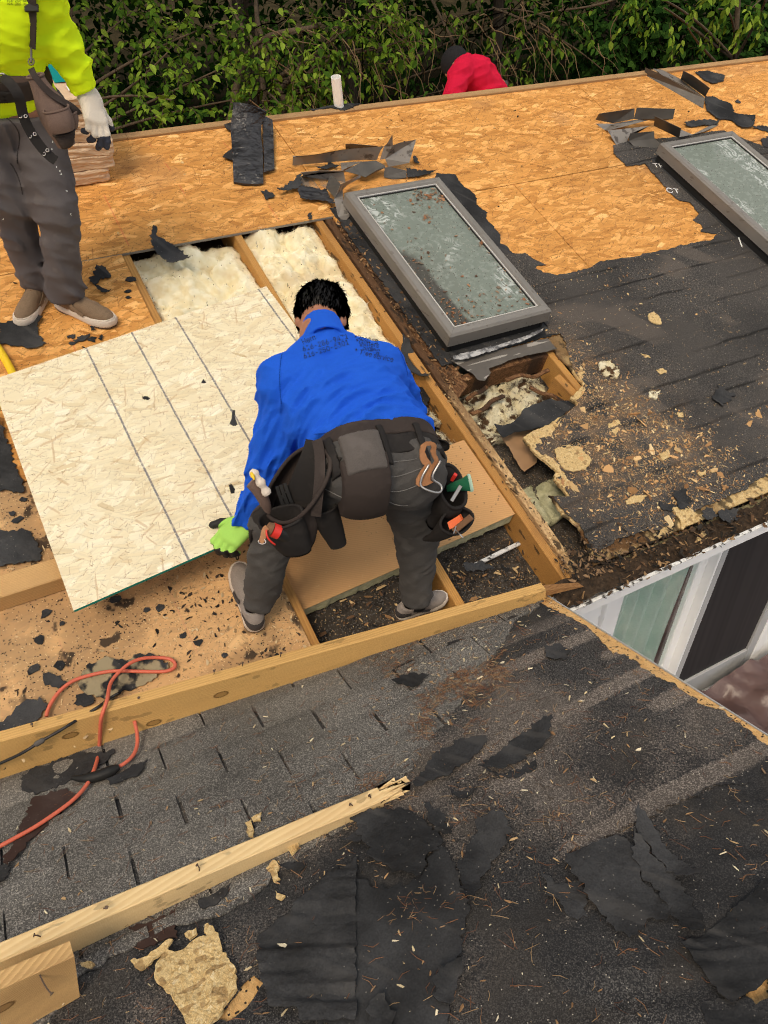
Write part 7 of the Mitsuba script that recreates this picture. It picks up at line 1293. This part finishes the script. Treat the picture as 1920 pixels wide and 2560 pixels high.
t_ = thing('red_marker', 'red capped tool with a brown strap in the lower left pouch', 'tool'); part(t_, 'body', tube([D(730, 1345, 2.24), D(698, 1330, 2.20), D(684, 1325, 2.19)], .020, 14), 'cord_black', 40); part(t_, 'red_band', tube([D(697, 1331, 2.195), D(680, 1324, 2.185)], .0215, 14), 'plastic_red', 40); part(t_, 'cap', tube([D(679, 1324, 2.185), D(668, 1319, 2.18)], [.021, .017], 14), 'rust', 40)
part(t_, 'strap', strap([D(668, 1318, 2.165), D(660, 1330, 2.16), D(656, 1348, 2.16), D(650, 1356, 2.16)], .016, .003, -FW, 12), 'leather_tan'); part(t_, 'buckle', tube(spline([D(646, 1350, 2.155), D(652, 1360, 2.155), D(664, 1357, 2.155), D(660, 1348, 2.155)], 10), .0016, 6), 'steel', True); part(t_, 'red_cord', tube(spline([D(666, 1325, 2.15), D(670, 1345, 2.15), D(680, 1356, 2.16), D(688, 1362, 2.17)], 12), .0028, 6), 'plastic_red', True)
t_ = thing('sealant_tube', 'smeared dark sealant tube with yellow tip beside the left forearm', 'sealant tube'); part(t_, 'tube', tube(spline([D(672, 1285, 2.30), D(662, 1255, 2.26), D(642, 1222, 2.23), D(626, 1206, 2.22)], 12), [.008, .010, .012, .014, .016, .017, .018, .018, .018, .018, .018, .017], 12), 'suede', 40)
part(t_, 'smear', tube(spline([D(669, 1235, 2.215), D(655, 1212, 2.20), D(640, 1190, 2.19), D(628, 1178, 2.19)], 14), .0125 + .003 * np.sin(np.arange(14) * 1.3), 9), 'white_smear', 40); part(t_, 'yellow_tip', tube([D(636, 1200, 2.172), D(632, 1190, 2.172), D(628, 1182, 2.176)], [.002, .006, .004], 8), 'yellow', True)
# ---------------------------------------------------------------- the man in yellow, standing by the bundles
ym = thing('person', 'person in a bright yellow green shirt and grey trousers standing at the left edge', 'person')
pc = D(8, 258, 2.98); chs = D(-30, 78, 2.74); nk = D(-60, -72, 2.60); hc = D(-78, -178, 2.52); fwd = nrm(V(-.08, -1, 0)); upb = nrm(chs - pc); lef = nrm(np.cross(fwd, EZ)) * -1
lef = lef if lef[0] > 0 else -lef                          # towards his left, the right of the picture
hL, hRt = pc + lef * .098 - EZ * .02, pc - lef * .098 - EZ * .02
aL, aR = PA(.30, 2.135, .10), PA(.205, 2.275, .10); kL, kR = D(138, 520, 3.17), D(26, 505, 3.18)
sL, sR = D(92, -25, 2.68), nk - lef * .19 - EZ * .05; eL, wL = D(150, 100, 2.82), D(221, 240, 2.98); eR, wR = sR + V(-.12, .02, -.27), sR + V(-.16, -.06, -.5)
def torso(o): return [('c', sL, eL, .060 + o, .047 + o), ('c', eL, wL, .046 + o, .034 + o), ('c', sR, eR, .060 + o, .047 + o), ('c', eR, wR, .046 + o, .033 + o),
    ('c', chs - lef * .070, chs + lef * .070, .106 + o, .106 + o, .04), ('c', (pc + chs) / 2 - lef * .058, (pc + chs) / 2 + lef * .058, .100 + o, .100 + o, .05), ('c', pc - lef * .070 + EZ * .04, pc + lef * .070 + EZ * .04, .112 + o, .112 + o, .05),
    ('c', sL, nk - EZ * .03, .064 + o, .062 + o, .05), ('c', sR, nk - EZ * .03, .064 + o, .062 + o, .05), ('c', (sL + chs) / 2, (sR + chs) / 2, .088 + o, .088 + o, .06)]
def legs2(o): return [('c', hL, hRt, .108 + o, .108 + o, .05), ('c', hL, kL, .096 + o, .067 + o), ('c', kL, aL, .066 + o, .060 + o), ('c', hRt, kR, .096 + o, .067 + o), ('c', kR, aR, .066 + o, .060 + o), ('c', pc - lef * .07, pc + lef * .07, .112 + o, .112 + o, .05)]
hp = head(ym, hc, fwd, nrm(hc - nk), .014, seed=9, tufts=800)
hdn = nrm(D(240, 300, 3.0) - wL); hprL, hRl = hand(wL, hdn, nrm(V(.35, -.75, .3)), -1, [(.15, .35, .3), (.3, .6, .4), (.45, .8, .5), (.55, .9, .5)], 1.04, .05, .25)
hprR, _r = hand(wR, nrm(V(0, -.2, -1)), nrm(V(-1, -.2, 0)), -1, [(.4, .5, .3)] * 4, 1.05, .08, .3)
figure(ym, torso(-.006) + legs2(-.012), None, hp, hprL + hprR + [('c', nk, hc, .058, .055)], .010)
ty = torso(.010)
def yshirt(P):
    d = union(P, ty, 0, .035); t = (P - pc) @ upb
    d = d - .013 * np.clip(fold(P, upb + lef * .25, 12, 3.2, 3), 0, 1) ** 1.4 * (.35 + np.exp(-((t - .18) / .08) ** 2)) - .012 * np.clip(fold(P, nrm(wL - sL) + V(.1, .3, .2), 19, 2.2, 7), 0, 1) ** 1.3 * np.clip((((P - pc) @ lef) - .13) * 12, 0, 1) - .003 * fold(P, V(.4, .2, 1), 40, 2., 4)
    d = d + .012 * np.exp(-((t - .13) / .035) ** 2); d = d - .012 * np.clip((-t + .08) * 8, 0, 1) * (.5 + .5 * fold(P, lef, 9, 2., 6))
    d = smax(d, -.080 - t + .012 * np.sin((P @ lef) * 22), .008)
    for a, e in ((wL, eL), (wR, eR)): d = np.maximum(d, ((P - a) @ nrm(a - e)) + .026 - (np.linalg.norm(P - a, axis=-1) > .12) * 9)
    return np.maximum(d, -union(P, [('c', nk + EZ * .0, hc, .062, .07)]))
lo, hi = bnd(ty, .03); part(ym, 'shirt', surfnet(yshirt, lo, hi, .007), 'cloth_yellow', True)
cf = nrm(wL - eL); part(ym, 'cuff', surfnet(lambda P: np.maximum(np.abs(rc(P, wL - cf * .08, wL, .050, .043)) - .0035, np.maximum(((P - wL) @ cf) + .032, -((P - wL) @ cf) - .085)) - .001 * fold(P, np.cross(cf, V(0, 1, .2)), 90, 3., 2), wL - .1, wL + .1, .004), 'cloth_yellow', True)
sdf_y = lambda P: yshirt(np.asarray(P, np.float32))
print_on(ym, sdf_y, [('616-250-63', (17, 4), (66, 5), 2.6, False), ('616-286-94', (17, 12), (67, 14), 2.6, False)], 'yellow_print')
mat('yellow_print', (.03, .035, .02), .7)
tg = legs2(.003)
def ytr(P):
    d = union(P, tg, 0, .035); kn = np.minimum(np.linalg.norm(P - kL, axis=-1), np.linalg.norm(P - kR, axis=-1)); an_ = np.minimum(np.linalg.norm(P - aL, axis=-1), np.linalg.norm(P - aR, axis=-1))
    d = d - .017 * np.clip(fold(P, V(.6, .3, 1), 12, 2.6, 6), 0, 1) ** 1.4 * (.45 + .8 * np.exp(-(kn / .16) ** 2) + 1.3 * np.exp(-(an_ / .13) ** 2)) - .013 * np.clip(fold(P, V(1, .3, .35), 13, 4., 2), 0, 1) ** 1.5 - .012 * np.exp(-(an_ / .11) ** 2)
    for a, k_ in ((aL, kL), (aR, kR)): d = np.maximum(d, ((P - a) @ nrm(a - k_)) - .030 - (np.linalg.norm(P - a, axis=-1) > .15) * 9)
    return np.maximum(d, (P - pc) @ upb - .02)
lo, hi = bnd(tg, .04); part(ym, 'trousers', surfnet(ytr, lo, hi, .0075), 'trousers_grey', True)
tz2 = lambda P: ytr(np.asarray(P, np.float32))
for s in ('40,680 90,730 110,780 105,860 100,940', '280,660 310,720 330,800', '60,940 100,1010 130,1120'): seam(ym, tz2, pts(1, s), 3.1, .0022, 'seam_dark')
mat('seam_dark', (.035, .03, .03), .9)
r = np.random.default_rng(31)
for q in ((128, 318), (134, 345), (128, 370), (148, 425), (151, 432), (163, 475), (178, 533), (8, 545), (131, 352), (142, 415)):       # paint spots on the thigh
    c = spline([D(q[0], q[1], 3.05), D(q[0] + r.normal() * 3, q[1] + 3, 3.05), D(q[0] + r.normal() * 2, q[1] + 5, 3.05)], 5); d_ = (c - EYE) / np.linalg.norm(c - EYE, axis=1, keepdims=True); S_ = onshirt(tz2, c - d_ * .3, d_); part(ym, 'paint_spot', tube(S_, [.0006, .0014, .0018, .0014, .0006], 5), 'white_print')
shoe(ym, PA(*A(146, 762), .003), PA(*A(288, 815), .003), NA, ('shoe_tan', 'sole', 'shoe_tan'), 3, lace='sole_brown'); shoe(ym, PA(*A(122, 722), .003), PA(*A(50, 818), .003), NA, ('shoe_tan', 'sole', 'shoe_tan'), 4, lace='sole_brown')
gm = surfnet(lambda P: union(P, hprL + [('c', wL + cf * .02, wL - cf * .006, .036, .035, .02)], .0035, .010) - .0006 * np.sin(((P - wL) @ hRl[0]) * 900) * (((P - wL) @ hRl[1]) < .03), *bnd(hprL, .06), .0028)
a_, b_ = split(gm, lambda c: (((c - wL) @ hRl[2]) < -.022) & (((c - wL) @ hRl[1]) > .075) | (((c - wL) @ hRl[1]) > .150)); part(ym, 'glove_coating', a_, 'latex_dark', True); part(ym, 'glove', b_, 'knit_white', True, label='white knitted glove with dark coated fingers')
part(ym, 'glove', surfnet(lambda P: union(P, hprR, .0035, .01), *bnd(hprR, .02), .004), 'knit_white', True)
# his suede tool belt
t2 = thing('tool_belt', 'brown suede tool belt with a long pouch and hanging black strap at the left', 'tool belt'); b2_ = ty[5:7]
def ybelt(lo_, hi_, off, th): return lambda P: np.maximum.reduce([np.abs(union(P, b2_, 0, .05) + .004 - off) - th, lo_ - (P - pc) @ upb, (P - pc) @ upb - hi_])
lo, hi = bnd(b2_, .05)
part(t2, 'belt', surfnet(ybelt(.088, .165, .012, .005), lo, hi, .0065), 'belt_brown', True); part(t2, 'belt_lining', surfnet(ybelt(.155, .185, .008, .005), lo, hi, .0065), 'suede', True); part(t2, 'front_webbing', surfnet(lambda P: np.maximum(ybelt(.092, .138, .022, .004)(P), (P - pc) @ lef - .055), lo, hi, .0065), 'belt_black', True)
part(t2, 'buckle', tube(spline([D(0, 186, 2.66), D(12, 187, 2.66), D(14, 200, 2.66), D(0, 202, 2.66)], 16), .0035, 6), 'steel', True)
sp2 = [D(2, 196, 2.66), D(28, 212, 2.645), D(46, 240, 2.66), D(54, 272, 2.70), D(62, 300, 2.73), D(84, 342, 2.77), D(112, 378, 2.80), D(140, 402, 2.82)]
part(t2, 'hanging_strap', strap(sp2, .036, .004, -FW + EX * .25, 60), 'belt_black', 40)
S_ = spline(sp2, 60)
for i in (30, 41, 52):
    for s in (-1, 1):
        t_ = nrm(S_[i + 1] - S_[i]); o = nrm(np.cross(t_, -FW)) * .0095 * s; c = S_[i] + o + nrm(-FW) * .005; e1 = nrm(np.cross(FW, EZ)); e2 = np.cross(e1, FW); part(t2, 'eyelet', tube([c + (e1 * math.cos(a) + e2 * math.sin(a)) * .0058 for a in np.linspace(0, 6.2832, 14)], .0018, 5), 'steel', True)
c0 = D(98, 205, 2.74); ga = nrm(D(170, 350, 2.90) - D(95, 180, 2.72)); gb = nrm(np.cross(ga, -FW)); gc = np.cross(gb, ga)
q0, q1, q2, q3, q4 = D(88, 190, 2.72), D(118, 245, 2.76), D(142, 292, 2.80), D(156, 335, 2.84), D(166, 362, 2.87)
sack(t2, 'pouch', [(q0, gb * .030, gc * .016), (q1, gb * .058, gc * .040), (q2, gb * .060, gc * .048), (q3, gb * .050, gc * .042), (q4, gb * .034, gc * .030)], 'suede', .005, 40, .005)
sack(t2, 'pouch', [(D(140, 272, 2.745), gb * .046, gc * .030), (D(152, 305, 2.77), gb * .048, gc * .034), (D(160, 326, 2.79), gb * .040, gc * .028)], 'suede', .004, 36, .004)
sack(t2, 'pouch', [(D(174, 282, 2.79), gb * .026, gc * .024), (D(182, 305, 2.81), gb * .026, gc * .024), (D(186, 322, 2.83), gb * .012, gc * .012)], 'suede', .004, 30, .004)
sack(t2, 'pouch', [(D(160, 330, 2.815), gb * .040, gc * .032), (D(166, 352, 2.83), gb * .036, gc * .03), (D(168, 366, 2.845), gb * .022, gc * .02)], 'belt_brown', .004, 30, .004)
part(t2, 'pouch_rim', strap([D(78, 172, 2.70), D(98, 205, 2.70), D(135, 240, 2.73), D(172, 262, 2.76), D(198, 285, 2.80)], .022, .005, -FW, 40), 'belt_brown', 40)
# suspender
s2_ = thing('suspender', 'dark brown suspender strap with buckle and metal clip over the yellow shirt', 'suspender'); pp = spline([D(76, -40, 2.5), D(78, 0, 2.5), D(80, 45, 2.5), D(79, 90, 2.5), D(78, 130, 2.55)], 40); d_ = (pp - EYE) / np.linalg.norm(pp - EYE, axis=1, keepdims=True); S_ = onshirt(sdf_y, pp - d_ * .15, d_); S_ = spline(S_[::9], 40)
part(s2_, 'band', strap(S_ - d_ * .006, .034, .004, -FW, 50), 'belt_brown', 40); i = 14
part(s2_, 'buckle', strap([S_[i] - d_[i] * .012 + DN * y for y in (-.012, 0, .012)], .046, .008, -FW, 10), 'rubber', 30)
part(s2_, 'clip', cat([tube(spline([S_[-1] - d_[-1] * .010, S_[-1] - d_[-1] * .014 + DN * .03, S_[-1] - d_[-1] * .012 + DN * .055], 10), .004, 6), tube(spline([S_[-1] + DN * .05 - d_[-1] * .012 + RT * .010 * math.cos(a) + DN * .012 * math.sin(a) for a in np.linspace(0, 6.28, 12)], 24), .0026, 6)]), 'steel_dark', True)
part(s2_, 'rear_flap', strap([D(96, 60, 2.80), D(100, 105, 2.82), D(102, 140, 2.84)], .035, .004, -FW, 16), 'belt_black', 40)

# ---------------------------------------------------------------- the man in red, bent down behind the ridge
rm = thing('person', 'person in a red shirt and black cap bending down behind the roof ridge', 'person')
pc = D(1236, 262, 5.80); chs = D(1194, 190, 5.68); nk = D(1164, 170, 5.58); hc = D(1143, 166, 5.62); sa, sb = D(1150, 184, 5.46), D(1184, 168, 5.86); tax2 = nrm(chs - pc); lt2 = nrm(sb - sa)
fz = lambda y: CZ + (PA(0, RIDGE)[2] - CZ) - math.tan(AA) * (y - PA(0, RIDGE)[1])
ea, wa = D(1132, 246, 5.38), D(1126, 300, 5.40); ebb, wb = D(1176, 262, 5.95), D(1168, 320, 5.95)
h1_, h2_ = pc - lt2 * .09, pc + lt2 * .09
def foot(h): return V(h[0] + .10, h[1] + .10, fz(h[1] + .10) + .10)
f1, f2_ = foot(h1_), foot(h2_); k1_, k2_ = (h1_ + f1) / 2 + V(-.16, .05, 0), (h2_ + f2_) / 2 + V(-.16, .05, 0)
def rt_(o): return [('c', sa, ea, .058 + o, .046 + o), ('c', ea, wa, .045 + o, .034 + o), ('c', sb, ebb, .058 + o, .046 + o), ('c', ebb, wb, .045 + o, .034 + o), ('c', chs - lt2 * .08, chs + lt2 * .09, .098 + o, .100 + o, .05), ('c', (pc + chs) / 2 - lt2 * .06, (pc + chs) / 2 + lt2 * .07, .096 + o, .098 + o, .06), ('c', pc - lt2 * .06, pc + lt2 * .07, .105 + o, .105 + o, .06), ('c', sa, nk, .062 + o, .058 + o, .05), ('c', sb, nk, .062 + o, .058 + o, .05)]
def rl_(o): return [('c', h1_, h2_, .105 + o, .105 + o, .05), ('c', h1_, k1_, .09 + o, .062 + o), ('c', k1_, f1, .06 + o, .045 + o), ('c', h2_, k2_, .09 + o, .062 + o), ('c', k2_, f2_, .06 + o, .045 + o)]
up2 = nrm(hc - nk + V(0, 0, .05)); hp = head(rm, hc, nrm(V(-.45, .3, -.85)), nrm(up2 + EZ * .3), .012, True, 3, 0)
ha, _a = hand(wa, nrm(wa - ea), nrm(V(.2, -1, 0)), 1, [(.3, .4, .3)] * 4); hb_, _b = hand(wb, nrm(wb - ebb), nrm(V(.2, -1, 0)), -1, [(.3, .4, .3)] * 4)
figure(rm, rt_(-.006) + rl_(-.008), None, hp, ha + hb_ + [('c', nk, hc, .056, .054)], .011)
tr2 = rt_(.008)
def rsh(P):
    d = smin(union(P, tr2[4:], 0, .035), union(P, tr2[:4], 0, .02), .025) - .016 * np.clip(fold(P, tax2 + lt2 * .4, 13, 3., 5), 0, 1) ** 1.4 - .006 * fold(P, lt2, 22, 2.5, 3); t = (P - pc) @ tax2
    for a, e in ((wa, ea), (wb, ebb)): d = np.maximum(d, ((P - a) @ nrm(a - e)) - (np.linalg.norm(P - a, axis=-1) > .12) * 9)
    return np.maximum(np.maximum(d, -.10 - t), -union(P, [('c', nk + (hc - nk) * .3, hc, .058, .07)]))
lo, hi = bnd(tr2, .03); part(rm, 'shirt', surfnet(rsh, lo, hi, .008), 'cloth_red', True); tl = rl_(.006); lo, hi = bnd(tl, .03)
part(rm, 'trousers', surfnet(lambda P: np.maximum(union(P, tl, 0, .03) - .008 * np.clip(fold(P, V(.2, .3, 1), 16, 2., 5), 0, 1), (P - pc) @ tax2 - .04), lo, hi, .010), 'denim_black', True)
for f_ in (f1, f2_): shoe(rm, f_ + V(.05, -.03, -.098), f_ + V(-.22, .05, -.098 - .05 * .32), V(0, math.sin(AA), math.cos(AA)), ('shoe_dark', 'sole', 'shoe_dark'), 5)
